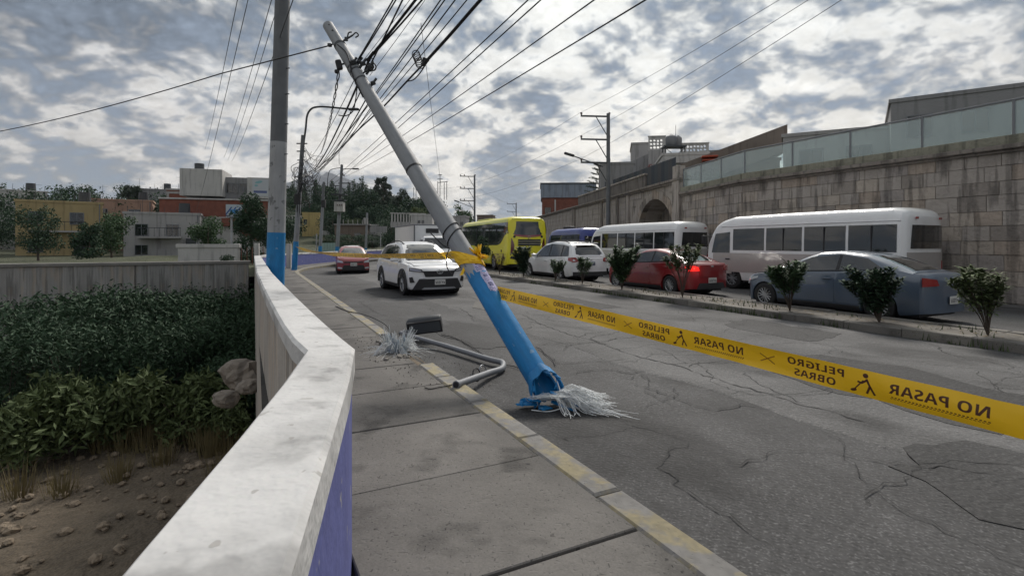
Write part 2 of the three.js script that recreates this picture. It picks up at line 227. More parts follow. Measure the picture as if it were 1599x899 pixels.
// worn strip of older surfacing lying a centimetre proud, with a broken edge
{ const rr = rng(5), us = range(-8, 60, 340), pos = [], uv = [], idx = [];
  us.forEach((u, i) => { const e = 4.55 - .012 * u + .5 * (fbm(u * .7, 3.3, 4) - .5) + .14 * (fbm(u * 4, 9, 3) - .5), far = 9.95 + .25 * (fbm(u * .8, 8.3, 3) - .5);
    for (let k = 0; k <= 30; k++) { const v = k === 0 ? e : lerp(e + .03, far, (k - 1) / 29), y = roadY(u, v) + (k === 0 ? -.004 : .011); const p = Wr(u, v, y); pos.push(p.x, p.y, p.z); uv.push(v, u); } });
  for (let i = 0; i + 1 < us.length; i++) for (let k = 0; k < 30; k++) { const a = i * 31 + k, b = a + 31; idx.push(a, a + 1, b, b, a + 1, b + 1); }
  const g = new THREE.BufferGeometry(); g.setAttribute('position', new THREE.Float32BufferAttribute(pos, 3)); g.setAttribute('uv', new THREE.Float32BufferAttribute(uv, 2)); g.setIndex(idx); g.computeVertexNormals(); part('worn_surfacing', blotch(g, 1.0, .65, 21), M.asphaltWorn, road); }
// cracks: ragged dirt-filled lines
{ const rr = rng(31);
  function crack(pts, w, depth = 0) {
    const L = []; for (let i = 0; i + 1 < pts.length; i++) { const n = Math.max(3, Math.round(Math.hypot(pts[i + 1][0] - pts[i][0], pts[i + 1][1] - pts[i][1]) / .09)); for (let k = 0; k < n; k++) { const t = k / n; L.push([lerp(pts[i][0], pts[i + 1][0], t) + (rr() - .5) * .07, lerp(pts[i][1], pts[i + 1][1], t) + (rr() - .5) * .07]); } }
    L.push(pts[pts.length - 1]);
    const pos = [], idx = [];
    L.forEach((p, i) => { const a = L[Math.max(0, i - 1)], b = L[Math.min(L.length - 1, i + 1)], dx = b[0] - a[0], dy = b[1] - a[1], l = Math.hypot(dx, dy) || 1, ww = w * .55 * (.3 + 1.2 * rr()) * Math.min(1, (i + .3) / 3, (L.length - i - .7) / 3) / 2; for (const s of [-1, 1]) { const u = p[0] - s * dy / l * ww, v = p[1] + s * dx / l * ww, q = Wr(u, v, roadY(u, v) + .016); pos.push(q.x, q.y, q.z); } if (i) { const o = 2 * i; idx.push(o - 2, o - 1, o, o, o - 1, o + 1); } });
    const g = new THREE.BufferGeometry(); g.setAttribute('position', new THREE.Float32BufferAttribute(pos, 3)); g.setIndex(idx); g.computeVertexNormals(); part('crack', g, M.tar, road);
    return L;
  }
  const gp = (px, py) => { const z = EYE * F / (py - 380), x = (px - 800) / F * z; return [-.4473 * x + .8944 * z, .8944 * x + .4473 * z]; };   // where a bearing meets the road
  for (const [w, ...c] of [
    [.030, [818, 492], [846, 507], [880, 520], [925, 533], [960, 546], [1010, 562], [1060, 574], [1100, 588], [1162, 607], [1260, 636], [1380, 668]],
    [.024, [805, 489], [830, 487], [862, 488]], [.03, [892, 512], [915, 512], [940, 511]], [.022, [840, 545], [866, 562], [872, 568], [905, 567], [925, 566], [955, 566], [985, 562]],
    [.024, [893, 586], [915, 580], [950, 578], [985, 584], [1020, 580]], [.02, [985, 584], [990, 592], [962, 588]], [.024, [980, 599], [1010, 606], [1045, 618], [1055, 622], [1032, 626]], [.022, [1055, 622], [1085, 635], [1120, 642], [1162, 635], [1210, 640]],
    [.02, [1070, 578], [1090, 570], [1130, 565]], [.018, [715, 480], [735, 492], [740, 500], [765, 505]], [.018, [660, 505], [690, 520], [730, 535], [760, 560]], [.02, [560, 470], [590, 490], [640, 500]],
    [.018, [690, 470], [715, 462], [760, 470]], [.018, [945, 650], [1000, 668], [1080, 690]],
    [.016, [520, 450], [560, 456], [600, 452]], [.018, [1162, 560], [1220, 575], [1290, 570], [1400, 600]], [.016, [830, 470], [900, 480], [960, 478], [1050, 500]]]) crack(c.map((p) => gp(...p)), w);
  // random short cracks, fewer than one can count
  for (let i = 0; i < 190; i++) { const u0 = 1 + rr() * 24, v0 = 2.6 + rr() * 7; let u = u0, v = v0, a = rr() * 6.28; const pts = [[u, v]]; for (let k = 0; k < 3 + rr() * 4; k++) { a += (rr() - .5) * 1.6; u += Math.cos(a) * .35; v = clamp(v + Math.sin(a) * .35, 2.3, 9.8); pts.push([u, v]); } crack(pts, .009 + .010 * rr()); }
  // irregular repairs, each a skin of bitumen a few millimetres proud
  for (const [u0, v0, ru, rv, k] of [[3.2, 6.6, 1.5, .9, .62], [8.6, 3.5, 1.3, .55, .7], [12.5, 7.6, 2.0, .8, .66], [6.4, 8.9, 1.1, .6, .75], [17, 4.2, 1.8, .8, .7], [1.2, 4.6, .9, .7, .7]]) { const s = []; for (let i = 0; i < 34; i++) { const a = i / 34 * 6.283, q = .75 + .5 * vnoise(i * .8 + u0, v0) ; const e = 1 / Math.max(Math.abs(Math.cos(a)), Math.abs(Math.sin(a))) ** .7; s.push([u0 + Math.cos(a) * ru * q * e, v0 + Math.sin(a) * rv * q * e]); } const top = s.map(([u, v]) => Wr(u, v, roadY(u, v) + (v > 4.4 ? .015 : .006))), c = Wr(u0, v0, roadY(u0, v0) + (v0 > 4.4 ? .015 : .006)), out = []; top.forEach((a, i) => { const b = top[(i + 1) % top.length], la = a.clone().setY(-.02), lb = b.clone().setY(-.02); out.push(...c, ...a, ...b, ...a, ...la, ...lb, ...a, ...lb, ...b); }); const m = M.asphalt.clone(); m.vertexColors = false; m.color.setRGB(k, k, k); part('repair_patch', fromTris(out, .3), m, road); }
  // square patch of newer asphalt behind the pole
  const pt = [[745, 468], [775, 472], [768, 487], [738, 481]].map((p) => gp(...p)); const pp = [0, 3, 2, 1].map((i) => Wr(...pt[i], 0)); const y0 = roadY(...pt[0]);
  part('road_patch', prism(pp.map((p) => [p.x, -.02, p.z]), pp.map((p) => [p.x, y0 + .022, p.z])), tint(M.concrete, .9, .9, .88), road);
}
// parapet wall line: inner edge v and top height along u
const wallV = (u) => u < 2.5 ? .42 : u < 10 ? lerp(.42, .235, Math.pow((u - 2.5) / 7.5, .7)) : u < 22 ? lerp(.235, .17, (u - 10) / 12) : .17;
const wallTop = (u) => u < 22 ? 1.14 : lerp(1.14, .98, smooth(22, 32, u));
// pavement of cast slabs, kerb of painted stones
const pavement = structure('pavement', strip(range(-8, 60, 136), [.05, 1.82], () => .095), tint(M.concrete, .35, .35, .34));
const kerbV = 2.0, PAVE_Y = .14;
{ const rr = rng(12), slabMats = [0, 1, 2, 3].map((i) => { const k = [1, .86, .93, 1.08][i]; return tint(M.concrete, k, k * .99, k * .98); });
  const lipped = (u0, u1, v0, v1, w0, w1, y0, y1, b) => { const c = [[u0, v0], [u1, w0], [u1, w1], [u0, v1]], m = [(u0 + u1) / 2, (v0 + v1 + w0 + w1) / 4]; const lo = c.map(([u, v]) => Wr(u, v, y0).toArray()), mid = c.map(([u, v]) => Wr(u, v, y1 - b).toArray()), hi = c.map(([u, v]) => Wr(u + Math.sign(m[0] - u) * b, v + Math.sign(m[1] - v) * b, y1).toArray());
    return merge([loft([lo, mid, hi], .15)]); };
  for (let i = -7; i < 36; i++) { const u0 = 4.2 + (i - 4) * 1.045 + .009, u1 = u0 + 1.045 - .018, t = () => PAVE_Y + (rr() - .5) * .012; if (u0 > 33) break;
    part('slab', lipped(u0, u1, wallV(u0) + .004, kerbV - .205, wallV(u1) + .004, kerbV - .205, .05, t(), .006), slabMats[Math.floor(rr() * 4)], pavement); }
  { const g = strip(range(34.2, 60, 52), [wallV(40) + .004, kerbV - .205], () => .138); part('slab', g, slabMats[1], pavement); }
  const kerb = structure('kerb', strip(range(-8, 60, 136), [kerbV - .19, kerbV - .01], () => .06), tint(M.concrete, .4, .4, .4));
  for (let u = -7.5; u < 46; u += 1.0) { if (u > 6.2 && u < 8.0) continue; const broken = u > 5.1 && u < 6.2; const y1 = PAVE_Y + .004 + (rr() - .5) * .008;
    part('kerb_stone', lipped(u + .008, u + (broken ? .7 : .992), kerbV - .198, kerbV, kerbV - .198, kerbV, -.05, y1, .016), M.kerb, kerb); }
  // rubble where the kerb broke away round the stump
  for (let i = 0; i < 26; i++) { const u = 6.5 + rr() * 1.6, v = 1.5 + rr() * .6, s = .02 + .07 * rr() * rr(); const g = new THREE.DodecahedronGeometry(s, 0); g.scale(1, .55 + .3 * rr(), .8 + .5 * rr()); g.rotateY(rr() * 6); const p = Wr(u, v, (v < 1.8 ? PAVE_Y : v < 2 ? .08 : .02) + s * .3); g.translate(p.x, p.y, p.z); const st = tag(mesh('rubble', uvBox(prep(g)), tint(M.concrete, 1.7, 1.66, 1.58)), 'broken bit of kerb concrete lying round the frayed pole stump', 'rubble', 'kerb rubble round the stump'); }
  const dirt = []; for (let i = 0; i < 420; i++) { const u = 5.2 + rr() * 3.6, v = 1.3 + rr() * 1.3, s = .004 + .009 * rr(); const g = new THREE.TetrahedronGeometry(s, 0); g.rotateX(rr() * 6); g.rotateY(rr() * 6); const p = Wr(u, v, (v < 1.8 ? PAVE_Y : v < 2 ? .08 : .012) + s * .4); g.translate(p.x, p.y, p.z); dirt.push(g); }
  { const d = mesh('gravel', dirt, tint(M.concrete, 1.7, 1.65, 1.55), scene, 'stuff'); d.userData.label = 'fine concrete grit scattered round the frayed pole stump'; d.userData.category = 'grit'; }
  // dirt bed in the gap of the kerb
  part('kerb_bed', (() => { const g = strip(range(6.1, 8.3, 12), range(1.79, 2.06, 4), (u, v) => .085 - .07 * smooth(1.85, 2.06, v) + .02 * vnoise(u * 9, v * 9)); return g; })(), M.soil, kerb);
}
// parapet wall: white coping, blue inner face, raw outer face dropping into the gully
{ const wall = thing('parapet_wall', 'low roadside parapet wall with white coping, blue inner face and bare concrete outer face', 'wall');
  const line = []; // [inner, outer, top]
  const add = (pi, po, top) => line.push([pi, po, top]);
  add(V(-.10, 0, 4), V(-.33, 0, 4), 1.14); add(V(-.12, 0, .2), V(-.35, 0, .2), 1.14);
  for (let k = 1; k <= 4; k++) { const t = k / 5; add(V(lerp(-.12, -.745, t), 0, lerp(.2, -2.44, t)), V(lerp(-.37, -.925, t), 0, lerp(.2, -2.37, t)), 1.14); }
  for (const u of [2.55, 2.9, 3.4, 4, 5, 6, 7, 8, 9, 10, 11.5, 13, 15, 17, 19, 21, 23, 25, 27, 29, 31, 33, 35, 37, 39, 41, 43, 46, 50, 55, 60]) { const v = wallV(u); add(Wr(u, v), Wr(u, v - (u < 2.7 ? .19 : .21)), wallTop(u)); }
  const box4 = (dI, dO, y0, y1f, cr = .35) => loft(line.map(([a, b, t]) => { const d = b.clone().sub(a).normalize(), I = a.clone().addScaledVector(d, dI), O = b.clone().addScaledVector(d, -dO); return [[I.x, y0(t), I.z], [I.x, y1f(t), I.z], [O.x, y1f(t), O.z], [O.x, y0(t), O.z]]; }), cr);
  const capRing = line.map(([a, b, t], i) => { const d = b.clone().sub(a).normalize(), w = .012 * (vnoise(i * 1.7, 3) - .5), I = a.clone().addScaledVector(d, -.014), O = b.clone().addScaledVector(d, .018 + w); return [[I.x, t - .115 + w, I.z], [I.x, t - .012, I.z], [I.x + d.x * .014, t, I.z + d.z * .014], [O.x - d.x * .016, t + .003, O.z - d.z * .016], [O.x, t - .014, O.z], [O.x, t - .105 + w * 2, O.z]]; });
  part('coping', loft(capRing, .5), M.capWhite, wall);
  part('inner_face', loft(line.map(([a, b, t]) => { const d = b.clone().sub(a).normalize(), O = a.clone().addScaledVector(d, .06); return [[a.x, .0, a.z], [a.x, t - .1, a.z], [O.x, t - .1, O.z], [O.x, .0, O.z]]; }), .35), M.wallBlue, wall);
  part('outer_face', box4(.065, 0, () => -3.8, (t) => t - .1), M.rawWall, wall);
}
// gully left of the wall, ground beyond it and the hillside
{ const g = new THREE.PlaneGeometry(60, 46, 60, 46); g.rotateX(-Math.PI / 2); g.translate(-30.2, 0, -8); const p = g.attributes.position;
  for (let i = 0; i < p.count; i++) { const x = p.getX(i), z = p.getZ(i); p.setY(i, -3.3 + .9 * (fbm(x * .25 + 30, z * .25 + 30, 4) - .5) + 1.2 * smooth(-9, -20, x)); }
  g.computeVertexNormals(); const gl = structure('gully_ground', uvBox(prep(g)), M.soil); }
const hillY = (u, d) => .25 + .012 * Math.max(0, u - 24) + 8 * smooth(12, 55, d) * smooth(84, 135, u) + 2 * smooth(95, 130, u) * smooth(-14, 10, d) + 1.2 * (fbm(u * .07 + 9, d * .07 + 9, 4) - .5) * smooth(2, 12, d);
{ const us = range(24, 170, 146), ds = [0, 1, 2, 4, 6, 8, 10, 13, 16, 20, 25, 30, 36, 42, 50, 60, 72, 90, 120, 160]; structure('hillside', strip(us, ds.map((d) => -.05 - d), (u, v) => hillY(u, -.05 - v)), M.scrub); }
// height of the slope under a point: the nearest sample of its own grid
const HILL = []; for (let u = 24; u < 170; u += 1.5) for (let d = 0; d < 160; d += 2) { const q = Wr(u, -.05 - d); HILL.push([q.x, q.z, hillY(u, d)]); }
function hillAt(x, z) { let b = 1e9, y = 0; for (const h of HILL) { const e = (h[0] - x) ** 2 + (h[1] - z) ** 2; if (e < b) { b = e; y = h[2]; } } return b < 60 ? y : 0; }
const onHill = (px, z, s = -.3) => { const q = at(px, 380, z); return q.setY(hillAt(q.x, q.z) + s); };
const topAt = (py, z) => EYE + (380 - py) * z / F;
// volcano far behind
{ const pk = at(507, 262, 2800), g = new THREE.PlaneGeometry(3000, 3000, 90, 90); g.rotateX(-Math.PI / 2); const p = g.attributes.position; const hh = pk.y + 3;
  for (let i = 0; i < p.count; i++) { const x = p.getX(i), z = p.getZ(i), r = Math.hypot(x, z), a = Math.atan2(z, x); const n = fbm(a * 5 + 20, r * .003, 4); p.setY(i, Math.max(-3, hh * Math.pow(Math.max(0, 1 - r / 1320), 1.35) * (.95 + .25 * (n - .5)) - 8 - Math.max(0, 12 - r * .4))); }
  g.translate(pk.x, 0, pk.z); g.computeVertexNormals(); structure('mountain', uvBox(prep(g), .01), std(.085, .085, .09, 1)); }  // rock grey leans blue: distance haze put into the colour, besides the fog
// upper terrace behind the stone wall
const STONE = [V(2.0, 0, -76), V(8.95, 0, -26.8), V(9.7, 0, -21.4), V(19.2, 0, -2.4)];
{ const pos = [], idx = []; const pts = []; for (let i = 0; i + 1 < STONE.length; i++) for (let k = 0; k < 8; k++) pts.push(STONE[i].clone().lerp(STONE[i + 1], k / 8)); pts.push(STONE[3]);
  const ds = [.3, 3, 8, 16, 30, 60, 110];
  pts.forEach((p) => ds.forEach((d, j) => { pos.push(p.x + d * .97, 4.35 + Math.max(0, d - 4) * .10 + .5 * (vnoise(p.z * .2, d) - .5) * (j > 1 ? 1 : 0), p.z - d * .25); }));
  for (let i = 0; i + 1 < pts.length; i++) for (let j = 0; j + 1 < ds.length; j++) { const a = i * ds.length + j, b = a + ds.length; idx.push(a, b, a + 1, a + 1, b, b + 1); }
  const g = new THREE.BufferGeometry(); g.setAttribute('position', new THREE.Float32BufferAttribute(pos, 3)); g.setIndex(idx); g.computeVertexNormals(); structure('terrace_ground', uvBox(prep(g)), M.scrub); }
// median with kerb stones and a soil bed
{ const md = structure('median', strip(range(-8, 46, 216), [10.42, 10.6, 10.8, 11.0, 11.2, 11.38], (u, v) => .115 + .025 * vnoise(u * 3, v * 5)), tint(M.concrete, 1.05, 1.0, .92)), rr = rng(8), km = [tint(M.concrete, 1.25, 1.22, 1.16), tint(M.concrete, 1.05, 1.03, 1.0), tint(M.concrete, 1.4, 1.38, 1.3)];
  for (const v of [10.2, 11.4]) for (let u = -7; u < 45; u += 1) { const w = .22, c = [[u + .006, v], [u + .994, v], [u + .994, v + w], [u + .006, v + w]], y = .145 + (rr() - .5) * .02; part('kerb_stone', loft([c.map((q) => Wr(...q, -.05).toArray()), c.map((q) => Wr(...q, y - .015).toArray()), c.map(([a, b]) => Wr(a + (a > u + .5 ? -.012 : .012), b + (b > v + .1 ? -.014 : .014), y).toArray())], .15), km[Math.floor(rr() * 3)], md); }
  // weeds in a line along the near kerb
  const w = []; for (let i = 0; i < 2600; i++) { const u = -2 + rr() * 36, clump = smooth(.42, .7, vnoise(u * 1.3, 4)); if (rr() > clump) continue; const v = 10.12 + rr() * .12, h = .04 + .14 * rr(), p = Wr(u, v, 0), a = rr() * 6.28, lean = .05 * rr(); w.push(tri(p, V(p.x + Math.cos(a) * lean, h, p.z + Math.sin(a) * lean), .012, a)); }
  for (let i = 0; i < 1500; i++) { const u = -2 + rr() * 36, v = 10.48 + rr() * .84; if (rr() > smooth(.4, .7, vnoise(u * 1.1, v * 2 + 9))) continue; const h = .03 + .12 * rr(), p = Wr(u, v, .12), a = rr() * 6.28; w.push(tri(p, V(p.x + Math.cos(a) * .05, .12 + h, p.z + Math.sin(a) * .05), .012, a)); }
  const lt = []; for (let i = 0; i < 900; i++) { const u = -2 + rr() * 34, v = 10.45 + rr() * .9, g = new THREE.PlaneGeometry(.03 + .05 * rr(), .015 + .02 * rr()); g.rotateX(-1.57 + .5 * (rr() - .5)); g.rotateY(rr() * 6); const p = Wr(u, v, .15); g.translate(p.x, p.y, p.z); lt.push(g); } const ltm = mesh('leaf_litter', lt, M.leafDry, scene, 'stuff'); ltm.userData.label = 'dry fallen leaves scattered along the top of the median'; ltm.userData.category = 'leaf litter';
  const gm = mesh('weeds', w, M.grass, scene, 'stuff'); gm.userData.label = 'ragged weeds growing along the foot of the median kerb'; gm.userData.category = 'weeds'; }
function tri(p, q, w, a) { const g = new THREE.BufferGeometry(), c = Math.cos(a + 1.57) * w, s = Math.sin(a + 1.57) * w; g.setAttribute('position', new THREE.Float32BufferAttribute([p.x - c, p.y, p.z - s, p.x + c, p.y, p.z + s, q.x, q.y, q.z], 3)); g.computeVertexNormals(); g.setAttribute('uv', new THREE.Float32BufferAttribute([0, 0, 1, 0, .5, 1], 2)); return g; }

// ---------------------------------------------------------------- plants
function leafCloud(clumps, n, size, r, longish = .5) { // many small bent leaves spread through the clumps
  const total = clumps.reduce((s, c) => s + c[3] * c[3], 0), pos = [], nor = [];
  for (const [cx, cy, cz, rad, sq = 1] of clumps) { const k = Math.round(n * rad * rad / total);
    for (let i = 0; i < k; i++) { const a = r() * 6.283, b = Math.acos(2 * r() - 1), q = rad * Math.pow(r(), .42) * (.75 + .35 * r()), x = cx + q * Math.sin(b) * Math.cos(a), y = cy + q * Math.cos(b) * sq, z = cz + q * Math.sin(b) * Math.sin(a);
      const d = V(r() - .5, r() - .5, r() - .5).normalize(), e = d.clone().cross(V(r() - .5, r() - .5, r() - .5)).normalize(), s = size * (.6 + .8 * r()), w = s * longish * .5, nn = d.clone().cross(e);
      const A = V(x, y, z).addScaledVector(d, -s / 2), B = V(x, y, z).addScaledVector(e, w).addScaledVector(nn, w * .3), C = V(x, y, z).addScaledVector(d, s / 2), D = V(x, y, z).addScaledVector(e, -w).addScaledVector(nn, w * .3);
      for (const [p1, p2, p3] of [[A, B, C], [A, C, D]]) { pos.push(...p1, ...p2, ...p3); const fn = p2.clone().sub(p1).cross(p3.clone().sub(p1)).normalize(); nor.push(...fn, ...fn, ...fn); } } }
  const g = new THREE.BufferGeometry(); g.setAttribute('position', new THREE.Float32BufferAttribute(pos, 3)); g.setAttribute('normal', new THREE.Float32BufferAttribute(nor, 3)); g.setAttribute('uv', new THREE.Float32BufferAttribute(new Float32Array(pos.length / 3 * 2), 2)); return g;
}
function shoots(r, h, n, spread, base = .015) { const out = []; for (let i = 0; i < n; i++) { const a = i / n * 6.28 + r(), d = spread * (.4 + .6 * r()); out.push(tube([V(0, -.02, 0), V(Math.cos(a) * d * .25, h * .4, Math.sin(a) * d * .25), V(Math.cos(a) * d, h * (.75 + .25 * r()), Math.sin(a) * d)], base * (.6 + .5 * r()), 6, 5)); } return out; }
function plant(name, label, pos, h, w, n, mat, seed, o = {}) {
  const r = rng(seed), t = thing(name, label, o.cat ?? 'shrub', pos, 0, o.group); const cl = []; const lo = o.lo ?? .25;
  for (let i = 0; i < (o.k ?? 9); i++) { const a = r() * 6.28, q = w * .34 * Math.sqrt(r()), y = h * lerp(lo, .86, r()); cl.push([Math.cos(a) * q, y, Math.sin(a) * q, w * (.16 + .16 * r()), .9]); }
  if (o.spiky) { // leaning shoots clad in long narrow leaves
    const st = [], lv = [], nr = [], lx = (r() - .5) * .25, lz = (r() - .5) * .25, ns = o.k ?? 12;
    for (let s = 0; s < ns; s++) { const a = s / ns * 6.28 + r() * .7, sp = w * (.18 + .34 * r()), hh = h * (.68 + .34 * r()), c = new THREE.CatmullRomCurve3([V(0, -.02, 0), V(Math.cos(a) * sp * .25 + lx * .3, hh * .38, Math.sin(a) * sp * .25 + lz * .3), V(Math.cos(a) * sp * .7 + lx * .7, hh * .75, Math.sin(a) * sp * .7 + lz * .7), V(Math.cos(a) * sp + lx, hh, Math.sin(a) * sp + lz)]); st.push(prep(new THREE.TubeGeometry(c, 8, (o.sr ?? .010) * (.6 + .5 * r()), 5)));
      const q = Math.round(n * (o.dense ?? 4.2) / ns); for (let i = 0; i < q; i++) { const tt = lerp(lo, 1, Math.pow(r(), .75)), p = c.getPoint(tt).add(V((r() - .5) * .10, (r() - .5) * .08, (r() - .5) * .10)), an = r() * 6.28, up = .15 + .75 * r() - .5 * (1 - tt), d = V(Math.cos(an), up, Math.sin(an)).normalize(), L = (o.leaf ?? .1) * (.7 + .7 * r()), sd = V(-d.z, .15 * (r() - .5), d.x).normalize().multiplyScalar(L * .15), m = p.clone().addScaledVector(d, L * .5).add(V(0, .01, 0)), e = p.clone().addScaledVector(d, L).add(V(0, -L * .22 * r(), 0)); const A = m.clone().add(sd), B = m.clone().sub(sd); for (const [x, y, z] of [[p, A, B], [A, e, B]]) { lv.push(...x, ...y, ...z); const f = y.clone().sub(x).cross(z.clone().sub(x)).normalize(); nr.push(...f, ...f, ...f); } } }
    const g = new THREE.BufferGeometry(); g.setAttribute('position', new THREE.Float32BufferAttribute(lv, 3)); g.setAttribute('normal', new THREE.Float32BufferAttribute(nr, 3)); g.setAttribute('uv', new THREE.Float32BufferAttribute(new Float32Array(lv.length / 3 * 2), 2)); part('foliage', g, mat, t, 'stuff'); part('stem', st, M.bark, t); return t; }
  part('foliage', leafCloud(cl, n, o.leaf ?? .09, r, .32), mat, t, 'stuff'); part('stem', shoots(r, h * .8, o.stems ?? 5, w * .3, o.sr ?? .012), M.bark, t); return t;
}
function tree(label, pos, kind, h, w, mat, seed, o = {}) {
  const r = rng(seed), t = thing('tree', label, 'tree', pos, r() * 6, o.group), cl = [], limbs = [];
  const n = o.n ?? 2600, leaf = o.leaf ?? .3;
  if (kind === 'cone') for (let i = 0; i < 26; i++) { const y = lerp(.12, .97, i / 25), q = w * .5 * (1 - y * .86), a = i * 2.4; cl.push([Math.cos(a) * q * .5, h * y, Math.sin(a) * q * .5, q * .75 + .12, 1.2]); }
  else if (kind === 'gum') for (let i = 0; i < 17; i++) { const y = lerp(.3, .96, Math.pow(r(), .8)), a = r() * 6.28, q = w * .42 * Math.sqrt(r()) * (1.15 - y * .5); cl.push([Math.cos(a) * q, h * y, Math.sin(a) * q, w * (.10 + .13 * r()), 1.15]); }
  else for (let i = 0; i < 16; i++) { const y = lerp(o.lo ?? .25, .88, r()), a = r() * 6.28, q = w * .36 * Math.sqrt(r()); cl.push([Math.cos(a) * q, h * y, Math.sin(a) * q, w * (.15 + .13 * r()), .95]); }
  part('trunk', (() => { const g = []; const b = V(0, -.6, 0), m = V(.03 * h * (r() - .5), h * .4, .03 * h * (r() - .5)), e = V(.05 * h * (r() - .5), h * .85, .05 * h * (r() - .5)); g.push(rod(b, m, .022 * h, .014 * h, 8), rod(m, e, .014 * h, .004 * h, 7)); for (const c of cl.filter((_, i) => i % 2 === 0)) { const s = m.clone().lerp(e, clamp((c[1] / h - .45) / .5, 0, .9)); g.push(rod(s, V(c[0], c[1], c[2]), .006 * h, .002 * h, 5)); } return g; })(), M.bark, t);
  part('crown', leafCloud(cl, n, leaf, r, .5), mat, t, 'stuff'); return t;
}
function copyOf(o, pos, turn, label, s = 1, sy = s) { const c = o.clone(); c.name = numbered(o.name.replace(/_\d{3}$/, '')); c.position.copy(pos); c.rotation.y = turn; c.scale.set(s, sy, s); c.userData = { ...o.userData }; if (label) c.userData.label = label; scene.add(c); return c; }
const groundAt = (px, py, y = 0) => { const z = (EYE - y) * F / (py - 380); return at(px, py, z).setY(y); };
// ---------------------------------------------------------------- vehicles (x forward, y up, z to the right)
const poly = (pts) => (x) => { if (x <= pts[0][0]) return pts[0][1]; for (let i = 0; i + 1 < pts.length; i++) if (x <= pts[i + 1][0]) { const [a, b] = pts[i], [c, d] = pts[i + 1]; return lerp(b, d, (x - a) / (c - a || 1)); } return pts[pts.length - 1][1]; };
const soft = (pts, w = .10) => { const f = poly(pts); return (x) => (f(x - w) + 2 * f(x - w / 2) + 2 * f(x) + 2 * f(x + w / 2) + f(x + w)) / 8; };
function shell(o) { // the surfaces that a vehicle's panels lie on
  const hw = o.W / 2, nf = o.noseDepth ?? .22, nr = o.tailDepth ?? .16, pf = o.noseP ?? 3;
  const plan = (x) => { const f = (o.xf - x) / nf, r = (x - o.xr) / nr; let w = hw; if (f < 1) w = hw * Math.pow(Math.max(0, f), 1 / pf); if (r < 1) w = Math.min(w, hw * Math.pow(Math.max(0, r), 1 / 4)); const tw = 1 - .035 * smooth(o.xf - 1.3, o.xf - .2, x) - .03 * smooth(o.xr + 1.2, o.xr + .2, x); return w * (o.straight ? 1 : tw); };
  const top = soft(o.top, o.topSoft ?? .06), S = {};
  S.plan = plan; S.top = top;
  const ks = o.ring ?? [[0, .93], [.10, .985], [.5, 1], [.78, .985], [.93, .955]];    // share of height up the side, share of half width
  S.sideZ = (x, y, yb = o.gc) => { const t = clamp((y - yb) / (top(x) - yb)); return plan(x) * poly(ks)(t); };
  S.front = (z, y) => { const t = clamp((y - o.gc) / Math.max(.3, (o.noseH ?? .8) - o.gc)); return o.xf - nf * Math.pow(Math.abs(z) / hw, pf) - (o.noseLean ? o.noseLean(y) : 0); };
  S.rear = (z, y) => o.xr + nr * Math.pow(Math.abs(z) / hw, 4) + (o.tailLean ? o.tailLean(y) : 0);
  const arches = o.wheels;                        // x of the axles
  S.hull = () => { const xs = new Set(); const N = 70; for (let i = 0; i <= N; i++) xs.add(lerp(o.xr, o.xf, i / N)); for (const e of [.004, .015, .04, .08, .13]) { xs.add(o.xr + e * nr / .16); xs.add(o.xf - e * nf / .22); }
    const rings = []; const push = (x, yb) => { const w = Math.max(.02, plan(x)), yt = Math.max(yb + .05, top(x)); const pr = [[0, yb], [.8 * w, yb]]; for (const [t, k] of ks) { const y = lerp(yb, yt, t); pr.push([Math.max(.02, S.sideZ(x, y)), y]); } pr.push([w * (ks[ks.length - 1][1] - .05), yt - .006], [w * .6, yt + (o.crown ?? .015)], [0, yt + (o.crown ?? .015) * 1.5]); const lx = (y) => x - (o.noseLean && x > o.xf - nf ? o.noseLean(y) * (1 - (o.xf - x) / nf) : 0) + (o.tailLean && x < o.xr + nr ? o.tailLean(y) * (1 - (x - o.xr) / nr) : 0); const rr = pr.map(([z, y]) => [lx(y), y, z]); const ll = pr.slice(1, -1).reverse().map(([z, y]) => [lx(y), y, -z]); rings.push([...rr, ...ll]); };
    const Ra = o.archR ?? o.wr * 1.14; for (const a of arches) for (let k = 0; k <= 14; k++) xs.add(a - Ra * Math.cos(Math.PI * k / 14));
    const yb = (x) => { const base = o.gc + (o.chin ?? .05) * smooth(o.xf - .5, o.xf, x) + (o.chinR ?? .08) * smooth(o.xr + .6, o.xr, x); for (const a of arches) { const d = Math.abs(x - a); if (d < Ra - 1e-4) return Math.max(base, o.wr * .96 + Math.sqrt(Ra * Ra - d * d)); } return base; };
    for (const x of [...xs].sort((a, b) => a - b)) { const edge = arches.find((a) => Math.abs(Math.abs(x - a) - Ra) < 1e-4); if (edge !== undefined) { const inside = o.wr * .96 + .001; if (x < edge) { push(x, yb(x)); push(x + 1e-4, inside); } else { push(x - 1e-4, inside); push(x, yb(x)); } } else push(x, yb(x)); }
    return loft(rings, .55); };
  S.sideQuad = (c, side, t, nu = 8, nv = 6) => sheet((a, b) => { const x = lerp(lerp(c[0][0], c[1][0], a), lerp(c[3][0], c[2][0], a), b), y = lerp(lerp(c[0][1], c[1][1], a), lerp(c[3][1], c[2][1], a), b); return [x, y, side * S.sideZ(x, y)]; }, nu, nv, side * t);
  const endQuad = (f, sg) => (c, t, nu = 10, nv = 4) => sheet((a, b) => { const z = lerp(lerp(c[0][0], c[1][0], a), lerp(c[3][0], c[2][0], a), b), y = lerp(lerp(c[0][1], c[1][1], a), lerp(c[3][1], c[2][1], a), b); return [f(z, y), y, z]; }, nu, nv, sg * t);
  S.frontQuad = endQuad((z, y) => S.front(z, y), -1); S.rearQuad = endQuad((z, y) => S.rear(z, y), 1);
